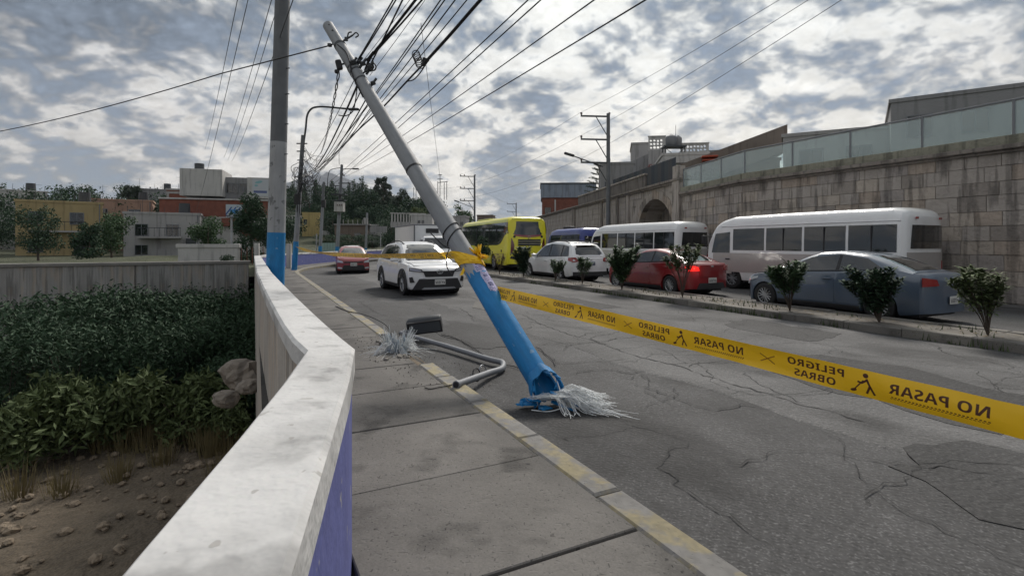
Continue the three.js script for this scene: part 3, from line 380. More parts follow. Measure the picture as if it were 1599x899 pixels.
  if (o.roof) {
    const yr = soft(o.roof, .05), y0 = (x) => top(x) - .03, x0 = o.roof[0][0], x1 = o.roof[o.roof.length - 1][0], hr = (o.roofW ?? o.W * .68) / 2;
    const cw = (x, y) => lerp(plan(x) * .925, hr * (1 - .10 * smooth(x1 - .9, x1, x)), clamp((y - y0(x)) / (o.H - y0(x))) );
    S.cabZ = cw; S.yr = yr;
    S.cabin = () => { const rings = []; for (let i = 0; i <= 44; i++) { const x = lerp(x0, x1, i / 44), b = y0(x), t = Math.max(b + .012, yr(x)), s = Math.min(.07, (t - b) * .5); const pr = [[0, b], [cw(x, b), b], [cw(x, lerp(b, t - s, .5)), lerp(b, t - s, .5)], [cw(x, t - s), t - s], [Math.max(.02, cw(x, t) - .035), t - s * .25], [cw(x, t) * .72, t + .012], [0, t + .022]]; rings.push([...pr.map(([z, y]) => [x, y, z]), ...pr.slice(1, -1).reverse().map(([z, y]) => [x, y, -z])]); } return loft(rings, .5); };
    S.cabQuad = (c, side, t) => sheet((a, b) => { const x = lerp(lerp(c[0][0], c[1][0], a), lerp(c[3][0], c[2][0], a), b), y = lerp(lerp(c[0][1], c[1][1], a), lerp(c[3][1], c[2][1], a), b); return [x, y, side * cw(x, y)]; }, 6, 4, side * t);
    S.screen = (xa, xb, k0, k1, t, sg) => sheet((a, b) => { const x = lerp(xa, xb, b), y = yr(x), w = Math.max(.05, cw(x, y)) * lerp(k0, k1, b), z = (a * 2 - 1) * w; return [x, y + .012 + .010 * (1 - Math.abs(a * 2 - 1)) - .03 * Math.pow(Math.abs(a * 2 - 1), 6), z]; }, 12, 8, t * sg);
  }
  return S;
}
function wheel(parent, x, y, z, r, w, side, spokes, hub = M.alloy, dark = M.black) {
  const g = grp('wheel', parent, V(x, y, z)); const pr = [[r * .62, -w / 2], [r * .80, -w / 2], [r * .95, -w * .46], [r, -w * .33], [r, w * .33], [r * .95, w * .46], [r * .80, w / 2], [r * .62, w / 2]].map((p) => new THREE.Vector2(...p));
  const ty = prep(new THREE.LatheGeometry(pr, 28)); ty.rotateX(Math.PI / 2); part('tyre', ty, M.rubber, g);
  const rim = []; const ring = new THREE.TorusGeometry(r * .63, r * .045, 6, 28); ring.translate(0, 0, side * w * .42); rim.push(ring); const c = new THREE.CylinderGeometry(r * .15, r * .17, w * .3, 14); c.rotateX(Math.PI / 2); c.translate(0, 0, side * w * .30); rim.push(c);
  for (let i = 0; i < spokes; i++) { const a = i / spokes * 6.283; for (const e of [-.13, .13]) { const q = a + e; rim.push(rod(V(Math.cos(q) * r * .12, Math.sin(q) * r * .12, side * w * .36), V(Math.cos(a + e * 1.6) * r * .63, Math.sin(a + e * 1.6) * r * .63, side * w * .40), r * .055, r * .045, 5)); } }
  part('rim', rim, hub, g); const d = new THREE.CylinderGeometry(r * .62, r * .62, w * .5, 24); d.rotateX(Math.PI / 2); d.translate(0, 0, -side * w * .02); part('brake_backing', d, dark, g);
}
function mirrorPod(x, y, z, side) { const b = new RoundedBoxGeometry(.16, .15, .24, 3, .06); b.translate(x, y, z + side * .10); return [b, rod(V(x + .03, y - .07, z - side * .06), V(x, y - .02, z + side * .03), .03, .03, 6)]; }
const plateTex = (() => { const c = document.createElement('canvas'); c.width = 128; c.height = 64; const g = c.getContext('2d'); g.fillStyle = '#c8c8c4'; g.fillRect(0, 0, 128, 64); g.fillStyle = '#26262a'; const r = rng(4); for (let i = 0; i < 6; i++) { g.fillRect(10 + i * 19, 18, 5, 34); g.fillRect(10 + i * 19, r() < .5 ? 18 : 30, 13, 6); if (r() < .6) g.fillRect(18 + i * 19, 30, 5, 22); } const t = new THREE.CanvasTexture(c); t.colorSpace = THREE.SRGBColorSpace; t.wrapS = t.wrapT = THREE.RepeatWrapping; return t; })();
M.plateInk = std(1, 1, 1, .5, { map: plateTex });
function numberPlate(x, y, z, dir, w = .34, h = .16) { const g = prep(new RoundedBoxGeometry(.02, h, w, 2, .008)); const uv = g.attributes.uv, p = g.attributes.position; for (let i = 0; i < uv.count; i++) uv.setXY(i, .5 + dir * p.getZ(i) / w * -1, .5 + p.getY(i) / h); g.translate(x, y, z); return g; }

function car(o) {
  const t = thing(o.name, o.label, o.cat ?? 'car', o.pos, o.turn), S = shell(o), hw = o.W / 2;
  part('body', S.hull(), o.paint, t); part('cabin', S.cabin(), o.paint, t);
  part('underbody', box(o.xf - o.xr - .5, .12, o.W * .8, (o.xf + o.xr) / 2, o.gc + .04, 0), M.black, t);
  for (const [a, b] of o.windows) for (const s of [-1, 1]) part('side_window', S.cabQuad([[a[0], S.top(a[0]) + .035], [b[0], S.top(b[0]) + .035], [b[1], b[2]], [a[1], a[2]]], s, .006), M.glassDark, t);
  for (let i = 0; i + 1 < o.windows.length; i++) { const b = o.windows[i][1], a = o.windows[i + 1][0]; for (const s of [-1, 1]) part('pillar_trim', S.cabQuad([[b[0], S.top(b[0]) + .03], [a[0], S.top(a[0]) + .03], [a[1], a[2]], [b[1], b[2]]], s, .004), M.black, t); }
  for (const s of [-1, 1]) { const w0 = o.windows[0][0], w1 = o.windows[o.windows.length - 1][1]; part('belt_trim', tube([0, .25, .5, .75, 1].map((k) => { const x = lerp(w0[0], w1[0], k), y = S.top(x) + .022; return V(x, y, s * (S.cabZ(x, y) + .006)); }), .011, 16, 5), M.black, t); }
  part('bonnet', sheet((a, b) => { const x = lerp(o.ws[0] + .06, o.xf - .30, b), z = (a * 2 - 1) * (S.plan(x) * .80); return [x, S.top(x) + .018 * (1 - .35 * Math.abs(a * 2 - 1)) + .004, z]; }, 10, 10, .006), o.paint, t);
  part('windshield', S.screen(o.ws[0], o.ws[1], .90, .86, .008, -1), M.glassDark, t);
  part('rear_window', S.screen(o.rw[0], o.rw[1], .84, .84, .008, 1), M.glassDark, t);
  for (const d of o.doors) for (const s of [-1, 1]) { const dr = part('door', S.sideQuad([[Math.max(d[0], o.wheels[0] + o.wr * 1.14 + .05), o.gc + .14], [Math.min(d[1], o.wheels[1] - o.wr * 1.14 - .04), o.gc + .14], [d[1] - (d[2] ?? 0), S.top(d[1]) - .03], [d[0], S.top(d[0]) - .03]], s, .007), o.paint, t); const hx = d[0] + .16, hy = S.top(d[0]) - .16; part('handle', box(.2, .03, .03, hx, hy, s * (S.sideZ(hx, hy) + .022), .012), o.handle ?? o.paint, dr); }
  for (const s of [-1, 1]) { part('mirror', mirrorPod(o.mir[0], o.mir[1], s * (S.plan(o.mir[0]) * .95 + .02), s), o.mirMat ?? o.paint, t); part('sill', S.sideQuad([[o.wheels[0] + o.wr * 1.2, o.gc + .005], [o.wheels[1] - o.wr * 1.2, o.gc + .005], [o.wheels[1] - o.wr * 1.2, o.gc + .11], [o.wheels[0] + o.wr * 1.2, o.gc + .11]], s, .012), o.sillMat ?? M.trim, t); }
  if (o.cladding) for (const s of [-1, 1]) for (const a of o.wheels) { const pts = []; const R0 = o.wr * 1.12, R1 = R0 + .075; const sh = new THREE.Shape(); sh.absarc(0, 0, R1, -.22, Math.PI + .22, false); sh.absarc(0, 0, R0, Math.PI + .22, -.22, true); const g = prep(new THREE.ExtrudeGeometry(sh, { depth: .05, bevelEnabled: false, curveSegments: 20 })); g.translate(a, o.wr, s > 0 ? hw - .038 : -hw - .012); part('arch_trim', g, M.trim, t); }
  for (const a of o.wheels) for (const s of [-1, 1]) wheel(t, a, o.wr, s * (hw - .12), o.wr, .22, s, o.spokes ?? 5, o.hub);
  o.wheels.forEach((a) => part('wheel_housing', (() => { const g = new THREE.CylinderGeometry(o.wr * 1.1, o.wr * 1.1, o.W - .50, 18); g.rotateX(Math.PI / 2); g.translate(a, o.wr, 0); return g; })(), M.black, t));
  if (o.rails) for (const s of [-1, 1]) part('roof_rail', [tube([V(-1.6, S.yr(-1.6) - .01, s * .52), V(-1.4, S.yr(-1.4) + .035, s * .55), V(-.4, S.yr(-.4) + .045, s * .56), V(.05, S.yr(.05) + .03, s * .55), V(.22, S.yr(.22), s * .53)], .02, 20, 6)], M.trim, t);
  o.extra?.(t, S); return t;
}
// the white crossover that passes the fallen pole
car({ name: 'suv', label: 'white crossover with black grille driving towards the leaning pole behind the yellow tape', cat: 'car', pos: V(-3.27, 0, -17.75), turn: -62.3 * Math.PI / 180,
  W: 1.86, H: 1.69, xf: 2.27, xr: -2.33, gc: .23, wr: .365, wheels: [-1.345, 1.345], noseDepth: .30, noseP: 2.6, paint: M.paintWhite, cladding: true, rails: true, spokes: 5, chin: .02, mirMat: M.paintWhite,
  top: [[-2.33, 1.0], [-2.1, 1.12], [.9, 1.03], [1.1, 1.04], [1.7, 1.0], [2.05, .92], [2.2, .84], [2.27, .72]], roof: [[-2.22, 1.1], [-1.98, 1.5], [-1.75, 1.6], [-1.0, 1.68], [-.3, 1.69], [.22, 1.62], [.55, 1.47], [1.2, 1.04]], roofW: 1.24,
  windows: [[[-1.95, -1.75, 1.5], [-1.38, -1.38, 1.57]], [[-1.32, -1.3, 1.58], [-.36, -.40, 1.61]], [[-.28, -.32, 1.61], [.92, .28, 1.50]]], ws: [1.14, .30], rw: [-2.18, -1.86], doors: [[-.32, .82, .06], [-1.36, -.36]], mir: [.72, 1.12],
  extra(t, S) {
    part('grille', S.frontQuad([[-.44, .62], [.44, .62], [.52, .80], [-.52, .80]], .02), M.black, t);
    part('grille_slat', [.66, .70, .74].map((y) => box(.012, .008, .84, S.front(0, y) + .012, y, 0)), M.trim, t);
    part('bumper', S.frontQuad([[-.80, .24], [.80, .24], [.62, .55], [-.62, .55]], .022, 16), M.black, t);
    part('chrome_bar', [tube([-.62, -.3, 0, .3, .62].map((z) => V(S.front(z, .58) + .02, .585, z)), .018, 16, 6)], M.paintWhite, t);
    part('skid_plate', S.frontQuad([[-.55, .24], [.55, .24], [.48, .30], [-.48, .30]], .035), M.steel, t);
    for (const s of [-1, 1]) { const z = (a) => s * a; part('headlight', S.frontQuad([[z(.50), .76], [z(.88), .80], [z(.88), .90], [z(.54), .845]], s * .018), M.black, t); part('lamp_lens', S.frontQuad([[z(.54), .785], [z(.86), .825], [z(.86), .875], [z(.58), .825]], s * .026), M.lampClear, t); part('fog_pod', S.frontQuad([[z(.74), .46], [z(.86), .44], [z(.88), .60], [z(.80), .62]], s * .02), M.black, t); }
    const e = new THREE.TorusGeometry(.075, .011, 6, 20); e.scale(1.25, .85, 1); e.rotateY(Math.PI / 2); e.translate(S.front(0, .77) + .03, .775, 0); const e2 = new THREE.TorusGeometry(.04, .009, 6, 16); e2.scale(.8, 1.2, 1); e2.rotateY(Math.PI / 2); e2.translate(S.front(0, .77) + .031, .77, 0); part('badge', [e, e2], M.alloy, t);
    part('number_plate', numberPlate(S.front(0, .46) + .045, .46, 0, 1), M.plateInk, t);
    for (const z of [-.45, .1]) part('wiper', [rod(V(1.13, 1.085, z), V(.93, 1.21, z + .42), .012, .008, 5)], M.black, t);
  } });
// red hatchback coming behind it
const redHatch = { W: 1.73, H: 1.47, xf: 2.02, xr: -1.95, gc: .18, wr: .31, wheels: [-1.25, 1.25], noseDepth: .34, noseP: 2.4, paint: M.paintMaroon, spokes: 6,
  top: [[-1.95, .9], [-1.75, 1.02], [.85, .93], [1.0, .94], [1.6, .88], [1.85, .78], [2.02, .6]], roof: [[-1.85, 1.0], [-1.55, 1.33], [-1.2, 1.42], [-.4, 1.47], [.1, 1.42], [.42, 1.29], [1.1, .94]], roofW: 1.18,
  windows: [[[-1.35, -1.2, 1.34], [-.42, -.42, 1.39]], [[-.34, -.35, 1.39], [.82, .2, 1.32]]], ws: [1.04, .22], rw: [-1.82, -1.42], doors: [[-.36, .78, .05], [-1.2, -.4]], mir: [.66, 1.0],
  extra(t, S) {
    part('grille', S.frontQuad([[-.5, .60], [.5, .60], [.46, .67], [-.46, .67]], .016), M.black, t); part('bumper', S.frontQuad([[-.62, .22], [.62, .22], [.5, .48], [-.5, .48]], .016, 14), M.black, t);
    for (const s of [-1, 1]) { part('headlight', S.frontQuad([[s * .52, .60], [s * .82, .62], [s * .80, .77], [s * .58, .70]], s * .018), M.lampClear, t); part('fog_light', S.frontQuad([[s * .56, .28], [s * .80, .30], [s * .78, .38], [s * .60, .36]], s * .018), M.lampClear, t); }
    part('number_plate', numberPlate(S.front(0, .52) + .03, .52, 0, 1), M.plateInk, t);
  } };
car({ ...redHatch, name: 'hatchback', label: 'dark red hatchback coming round the bend behind the white crossover', pos: V(-9.15, 0, -29.3), turn: -70 * Math.PI / 180 });
car({ ...redHatch, name: 'hatchback', extra: redHatch.extra, paint: M.paintWhite, label: 'white car on the bend, mostly hidden behind the dark red hatchback', pos: V(-11.7, .0, -37.4), turn: -72 * Math.PI / 180 });
// white sport utility parked in the far queue
const px2 = (u, v) => Wr(u, v);
car({ name: 'suv', label: 'white sport utility with red tail lights and roof bars waiting beyond the median', pos: px2(20.05, 12.55), turn: AWAY,
  W: 1.89, H: 1.73, xf: 2.22, xr: -2.42, gc: .24, wr: .36, wheels: [-1.35, 1.35], noseDepth: .34, noseP: 2.4, paint: M.paintWhite, spokes: 5, rails: true, tailLean: (y) => .05 * smooth(.7, 1.1, y),
  top: [[-2.42, 1.0], [-2.2, 1.1], [.9, 1.0], [1.05, 1.02], [1.75, .95], [2.05, .86], [2.22, .65]], roof: [[-2.32, 1.06], [-2.12, 1.42], [-1.92, 1.6], [-1.2, 1.70], [-.4, 1.72], [.15, 1.64], [.5, 1.47], [1.2, 1.0]], roofW: 1.26,
  windows: [[[-1.95, -1.8, 1.52], [-1.42, -1.44, 1.57]], [[-1.34, -1.34, 1.58], [-.42, -.44, 1.62]], [[-.34, -.36, 1.62], [.9, .24, 1.52]]], ws: [1.14, .28], rw: [-2.28, -1.98], doors: [[-.38, .80, .06], [-1.42, -.42]], mir: [.70, 1.10], hub: M.alloy,
  extra(t, S) {
    for (const s of [-1, 1]) { part('tail_light', [S.rearQuad([[s * .62, .88], [s * .90, .86], [s * .90, 1.07], [s * .66, 1.02]], s * .02), S.sideQuad([[-2.36, .87], [-2.02, .93], [-2.02, 1.05], [-2.34, 1.06]], s, .02)], M.lampRed, t); part('reverse_lamp', S.rearQuad([[s * .70, .92], [s * .84, .91], [s * .84, .98], [s * .72, .97]], s * .03), M.lampClear, t); }
    part('rear_bumper', S.rearQuad([[-.86, .30], [.86, .30], [.86, .46], [-.86, .46]], .02, 14), M.trim, t);
    part('number_plate', numberPlate(S.rear(0, .8) - .03, .80, 0, -1), tint(M.plateInk, .25, .3, .45), t);
    part('tailgate', S.rearQuad([[-.66, .56], [.66, .56], [.60, 1.0], [-.60, 1.0]], .010), M.paintWhite, t);
    part('badge', [box(.02, .04, .10, S.rear(0, .95) - .02, .95, 0, .008)], M.alloy, t);
    part('roof_spoiler', [box(.22, .03, 1.1, -2.03, 1.66, 0, .012)], M.paintWhite, t);
    for (const x of [-.9, .0]) part('roof_bar', [box(.06, .03, 1.16, x, S.yr(x) + .06, 0, .01)], M.black, t);
    for (const s of [-1, 1]) part('exhaust', [rod(V(-2.40, .26, s * .5), V(-2.2, .26, s * .5), .03, .03, 8)], M.steel, t);
  } });
// red saloon in the far queue, brake light on
M.brakeLit = phys(.5, .015, .015, .25, { emissive: new THREE.Color(1, .03, .02), emissiveIntensity: .35 });
const saloon = { W: 1.74, H: 1.46, xf: 2.12, xr: -2.28, gc: .17, wr: .315, wheels: [-1.35, 1.35], noseDepth: .34, noseP: 2.4, paint: M.paintRed, spokes: 7,
  top: [[-2.28, .86], [-2.16, 1.02], [-1.55, 1.06], [.9, .93], [1.05, .94], [1.65, .86], [1.95, .76], [2.12, .55]], roof: [[-1.95, 1.04], [-1.35, 1.28], [-1.0, 1.39], [-.4, 1.455], [.05, 1.43], [.4, 1.31], [1.15, .93]], roofW: 1.14,
  windows: [[[-1.42, -1.05, 1.31], [-.50, -.50, 1.385]], [[-.42, -.43, 1.385], [.88, .22, 1.31]]], ws: [1.08, .20], rw: [-1.88, -1.12], doors: [[-.42, .82, .05], [-1.35, -.48]], mir: [.70, 1.0],
  extra(t, S) {
    for (const s of [-1, 1]) part('tail_light', [S.rearQuad([[s * .50, .80], [s * .84, .78], [s * .84, .96], [s * .56, .92]], s * .02), S.sideQuad([[-2.24, .80], [-1.98, .87], [-2.0, .95], [-2.22, .95]], s, .02)], s < 0 ? M.brakeLit : M.lampRed, t);
    part('rear_bumper', S.rearQuad([[-.6, .24], [.6, .24], [.5, .42], [-.5, .42]], .02, 14), M.trim, t); part('boot_lid', S.rearQuad([[-.5, .62], [.5, .62], [.5, .97], [-.5, .97]], .012), M.paintRed, t);
    part('badge', [box(.02, .05, .10, S.rear(0, .93) - .025, .93, 0, .01)], M.alloy, t); part('number_plate', numberPlate(S.rear(0, .52) - .035, .50, 0, -1), M.plateInk, t);
    part('aerial', [rod(V(-.95, 1.40, 0), V(-1.12, 1.52, 0), .012, .006, 5)], M.black, t);
    for (const s of [-1, 1]) part('headlight', S.frontQuad([[s * .50, .58], [s * .80, .60], [s * .78, .74], [s * .56, .68]], s * .018), M.lampClear, t);
  } };
const sal = car({ ...saloon, name: 'sedan', label: 'red sedan with a lit brake light, behind the white sport utility beyond the median', pos: px2(13.7, 12.65), turn: AWAY });
{ const l = new THREE.PointLight(new THREE.Color(1, .06, .04), .06, 0, 2); const p = V(-2.38, .87, -.68).applyAxisAngle(V(0, 1, 0), AWAY).add(px2(13.7, 12.65)); l.position.copy(p); l.castShadow = true; scene.add(l); }
car({ ...saloon, name: 'sedan', paint: M.paintSlate, label: 'dark slate blue car at the right, next in the queue behind the red sedan', pos: px2(7.55, 12.6), turn: AWAY, extra(t, S) { for (const s of [-1, 1]) { part('headlight', [S.frontQuad([[s * .46, .56], [s * .80, .58], [s * .80, .76], [s * .54, .70]], s * .018), S.sideQuad([[1.82, .66], [1.55, .74], [1.55, .80], [1.82, .76]], s, -.018)], M.lampClear, t); part('tail_light', S.rearQuad([[s * .5, .8], [s * .84, .78], [s * .84, .96], [s * .56, .92]], s * .02), M.lampRed, t); } part('bumper', S.frontQuad([[-.6, .22], [.6, .22], [.5, .46], [-.5, .46]], .016, 14), M.black, t); part('number_plate', numberPlate(S.rear(0, .52) - .035, .5, 0, -1), M.plateInk, t); } });

function coach(o) { // minibuses and the big bus share one way of building
  const t = thing(o.name, o.label, o.cat, o.pos, o.turn), S = shell({ straight: true, ring: [[0, .965], [.04, .99], [.3, 1], [.62, .985], [.80, .965], [.91, .93], [.965, .86], [.99, .76]], crown: .02, ...o });
  part('body', S.hull(), o.paint, t);
  part('underbody', box(o.xf - o.xr - .6, .2, o.W * .85, 0, o.gc + .02, 0), M.black, t);
  for (const a of o.wheels) for (const s of [-1, 1]) wheel(t, a, o.wr, s * (o.W / 2 - .17), o.wr, .26, s, 6, M.galv);
  for (const a of o.wheels) part('wheel_housing', (() => { const g = new THREE.CylinderGeometry(o.wr * 1.1, o.wr * 1.1, o.W - .64, 18); g.rotateX(Math.PI / 2); g.translate(a, o.wr, 0); return g; })(), M.black, t);
  o.extra(t, S); return t;
}
const mini = { name: 'minibus', cat: 'minibus', W: 2.08, H: 2.62, xf: 3.5, xr: -3.5, gc: .34, wr: .39, wheels: [-1.75, 2.15], noseDepth: .30, noseP: 3.2, tailDepth: .18, topSoft: .1, paint: M.paintWhite, chinR: .12,
  top: [[-3.5, 2.28], [-3.42, 2.50], [-3.1, 2.62], [0, 2.63], [2.2, 2.60], [2.7, 2.48], [2.95, 2.30], [3.2, 1.75], [3.42, 1.25], [3.5, .95]] };
const miniExtra = (lower, withRear) => (t, S) => {
  const roofY = 2.16;
  for (const s of [-1, 1]) {
    part('lower_panel', S.sideQuad([[-3.3, .62], [2.95, .62], [2.95, 1.30], [-3.3, 1.30]], s, .006, 30, 6), lower, t);
    for (let i = 0; i < 4; i++) { const x0 = -3.22 + i * 1.34; const w = part('side_window', S.sideQuad([[x0, 1.40], [x0 + 1.26, 1.40], [x0 + 1.26, roofY], [x0, roofY]], s, .008), M.glassDark, t); if (i < 3) part('window_divider', [box(.03, .72, .02, x0 + .63, 1.77, s * (S.sideZ(x0 + .63, 1.77) + .012))], M.black, w); }
    part('door_window', S.sideQuad([[2.20, 1.30], [3.02, 1.30], [2.86, 2.0], [2.20, 2.06]], s, .008), M.glassDark, t);
    part('front_door', S.sideQuad([[2.12, .55], [2.95, .55], [2.95, 1.24], [2.12, 1.24]], s, .010), lower, t);
    part('handle', [box(.18, .05, .04, 2.28, 1.08, s * (S.sideZ(2.28, 1.08) + .02), .015)], M.black, t);
    part('mirror', [rod(V(3.05, 1.9, s * .94), V(3.22, 1.92, s * 1.18), .015, .015, 6), box(.09, .34, .20, 3.23, 1.78, s * 1.2, .04), rod(V(3.2, 1.4, s * .96), V(3.23, 1.62, s * 1.2), .012, .012, 5)], M.black, t);
    part('tail_light', S.rearQuad([[s * .72, .84], [s * .90, .84], [s * .90, 1.16], [s * .72, 1.16]], s * .02), M.lampRed, t);
    part('headlight', S.frontQuad([[s * .55, .72], [s * .88, .72], [s * .86, .92], [s * .55, .92]], s * .02), M.lampClear, t);
    part('rain_gutter', [tube([-3.3, -1.5, 0, 1.5, 2.6].map((x) => V(x, 2.26, s * (S.sideZ(x, 2.26) + .012))), .014, 20, 5)], M.paintWhite, t);
  }
  part('windshield', sheet((a, b) => { const x = lerp(3.40, 2.98, b), z = (a * 2 - 1) * lerp(.90, .82, b); return [x - .12 * Math.pow(Math.abs(a * 2 - 1), 4) + .05, S.top(x) + .0, z]; }, 12, 8, -.02), M.glassDark, t);
  part('rear_window', S.rearQuad([[-.80, 1.50], [.80, 1.50], [.74, 2.14], [-.74, 2.14]], .015, 12), M.glassDark, t);
  part('rear_bumper', [box(.14, .22, 1.9, -3.50, .50, 0, .05)], lower, t); part('bumper', [box(.16, .26, 1.9, 3.45, .52, 0, .06)], lower, t);
  part('rear_panel', S.rearQuad([[-.9, .66], [.9, .66], [.9, 1.40], [-.9, 1.40]], .008, 12), lower, t);
  part('number_plate', numberPlate(-3.54, .86, 0, -1), M.plateInk, t);
  part('rear_lamp', [-.6, .6].map((z) => box(.03, .06, .12, S.rear(z, 2.3) - .02, 2.33, z, .01)), M.lampRed, t);
};
coach({ ...mini, label: 'white minibus with four dark side windows passing behind the red sedan', pos: px2(20.3, 17.62), turn: AWAY, extra: miniExtra(M.paintCream) });
coach({ ...mini, label: 'white minibus whose cab and mirror stand at the right edge, nearer than the other minibus', pos: px2(10.9, 16.45), turn: AWAY, extra: miniExtra(M.paintSilver) });
coach({ ...mini, xf: 2.9, xr: -2.9, wheels: [-1.5, 1.75], H: 2.6, top: [[-2.9, 2.1], [-2.82, 2.45], [-2.5, 2.6], [1.6, 2.6], [2.2, 2.5], [2.5, 2.2], [2.75, 1.6], [2.9, 1.0]], paint: M.paintBlue, label: 'van with a blue roof standing between the yellow bus and the white minibus', cat: 'van', name: 'van', pos: px2(36.6, 19.2).setY(0), turn: 108 * Math.PI / 180,
  extra(t, S) { for (const s of [-1, 1]) { part('side_window', S.sideQuad([[-2.6, 1.5], [2.2, 1.5], [2.0, 2.2], [-2.6, 2.2]], s, .008, 20), M.glassDark, t); part('lower_panel', S.sideQuad([[-2.7, .6], [2.5, .6], [2.4, 1.48], [-2.7, 1.48]], s, .006, 20), M.paintWhite, t); part('tail_light', S.rearQuad([[s * .74, .9], [s * .9, .9], [s * .9, 1.2], [s * .74, 1.2]], s * .02), M.lampRed, t); }
    part('rear_window', S.rearQuad([[-.8, 1.45], [.8, 1.45], [.76, 2.1], [-.76, 2.1]], .015), M.glassDark, t); part('rear_panel', S.rearQuad([[-.88, .6], [.88, .6], [.88, 1.4], [-.88, 1.4]], .01), M.paintWhite, t);
    part('roof_hatch', [box(.7, .10, .7, -.9, 2.66, .1, .03)], M.trim, t); part('roof_bundle', [box(.8, .22, .5, .9, 2.70, -.1, .08, .3)], M.black, t); } });
// big yellow bus seen from its rear corner
coach({ name: 'bus', cat: 'bus', label: 'big yellow bus with dark glass and black louvres on its tail beyond the median', pos: V(-.9, 0, -34.85), turn: (90 + 20.5) * Math.PI / 180,
  W: 2.52, H: 3.2, xf: 5.3, xr: -5.4, gc: .36, wr: .48, wheels: [-2.6, 3.2], noseDepth: .3, tailDepth: .22, paint: M.paintYellow, topSoft: .08, chinR: .14, tailLean: (y) => .20 * smooth(1.5, 3.1, y),
  top: [[-5.4, 2.9], [-5.25, 3.10], [-4.8, 3.2], [4.9, 3.2], [5.2, 3.05], [5.3, 2.8]],
  extra(t, S) {
    for (const s of [-1, 1]) {
      const y0 = soft([[-5.2, 2.22], [-4.7, 2.12], [-4.1, 1.66], [-3.5, 1.54], [5, 1.48]], .2);
      part('side_glass', sheet((a, b) => { const xa = lerp(-5.30, 4.9, a), y = lerp(y0(xa), 2.88, b), x = xa + .20 * smooth(1.5, 3.1, y) * smooth(-4.3, -5.3, xa); return [x, y, s * S.sideZ(x, y)]; }, 46, 6, s * .012), M.glassDark, t);
      for (let i = 0; i < 6; i++) part('window_divider', [box(.05, 1.1, .02, -3.2 + i * 1.4, 2.15, s * (S.sideZ(0, 2.15) + .016))], M.black, t);
      part('roof_edge', S.sideQuad([[-5.0, 2.88], [4.9, 2.88], [4.9, 3.04], [-5.0, 3.04]], s, .010, 20), M.paintLime, t);
      const cres = sheet((a, b) => { const y = lerp(.95, 1.95, b), w = Math.sin(Math.PI * b) * .16 + .03, z = s * (1.10 - a * w - .06 * b); return [S.rear(z, y), y, z]; }, 6, 12, -s * .02); part('tail_light', cres, phys(.10, .012, .010, .25, { clearcoat: 1 }), t);
      part('round_lamp', (() => { const g = new THREE.CylinderGeometry(.07, .07, .04, 16); g.rotateZ(Math.PI / 2); g.translate(S.rear(s * .86, 2.02) - .03, 2.04, s * .86); return g; })(), M.black, t);
      part('corner_light', S.rearQuad([[s * .80, .70], [s * 1.12, .78], [s * 1.05, .92], [s * .86, .88]], s * .02), M.black, t);
      part('hatch', [box(.34, .28, .015, -4.2, 1.18, s * (S.sideZ(-4.2, 1.18) + .004), .006)], M.paintYellow, t); part('hatch_grille', [box(.16, .15, .012, -4.2, 1.2, s * (S.sideZ(-4.2, 1.2) + .016))], M.trim, t);
      part('trim_line', [tube([-5, -3, -1, 1.5, 4.8].map((x) => V(x, 1.0, s * (S.sideZ(x, 1.0) + .003))), .010, 20, 4)], M.trim, t);
    }
    part('rear_window', sheet((a, b) => { const y = lerp(2.22 - .10 * (1 - Math.pow(a * 2 - 1, 2)), 2.92, b), z = (a * 2 - 1) * lerp(1.225, 1.11, b); return [S.rear(z, y), y, z]; }, 20, 8, .016), M.glassDark, t);
    part('rear_visor', [box(.10, .08, 1.9, -5.14, 3.08, 0, .035)], M.paintLime, t);
    part('red_band', sheet((a, b) => { const z = (a * 2 - 1) * .95, y = lerp(2.10, 2.22, b) - .10 * (1 - Math.pow(a * 2 - 1, 2)); return [S.rear(z, y), y, z]; }, 14, 2, .012), M.paintMaroon, t);
    for (let i = 0; i < 3; i++) part('louvre', [box(.03, .085, 1.42, S.rear(0, 1.66) - .014, 1.84 - i * .14, .05, .012)], M.black, t);
    for (let i = 0; i < 2; i++) part('louvre_bar', [box(.034, .03, 1.42, S.rear(0, 1.66) - .016, 1.77 - i * .14, .05, .008)], M.alloy, t);
    part('number_plate', numberPlate(S.rear(-.5, 1.34) - .03, 1.36, -.48, -1, .38, .17), M.plateInk, t);
    part('rear_bumper', S.rearQuad([[-1.2, .46], [1.2, .46], [1.2, .66], [-1.2, .66]], .03, 16), M.paintYellow, t);
    part('engine_lid', S.rearQuad([[-.80, .74], [.80, .74], [.80, 1.26], [-.80, 1.26]], .012, 12), M.paintYellow, t);
    part('badge', [(() => { const g = new THREE.TorusGeometry(.08, .012, 6, 20); g.rotateY(Math.PI / 2); g.translate(S.rear(0, 2.02) - .02, 2.0, .05); return g; })()], M.alloy, t);
    part('roof_unit', [box(2.6, .16, 1.5, 1.2, 3.24, 0, .06)], M.paintLime, t);
  } });
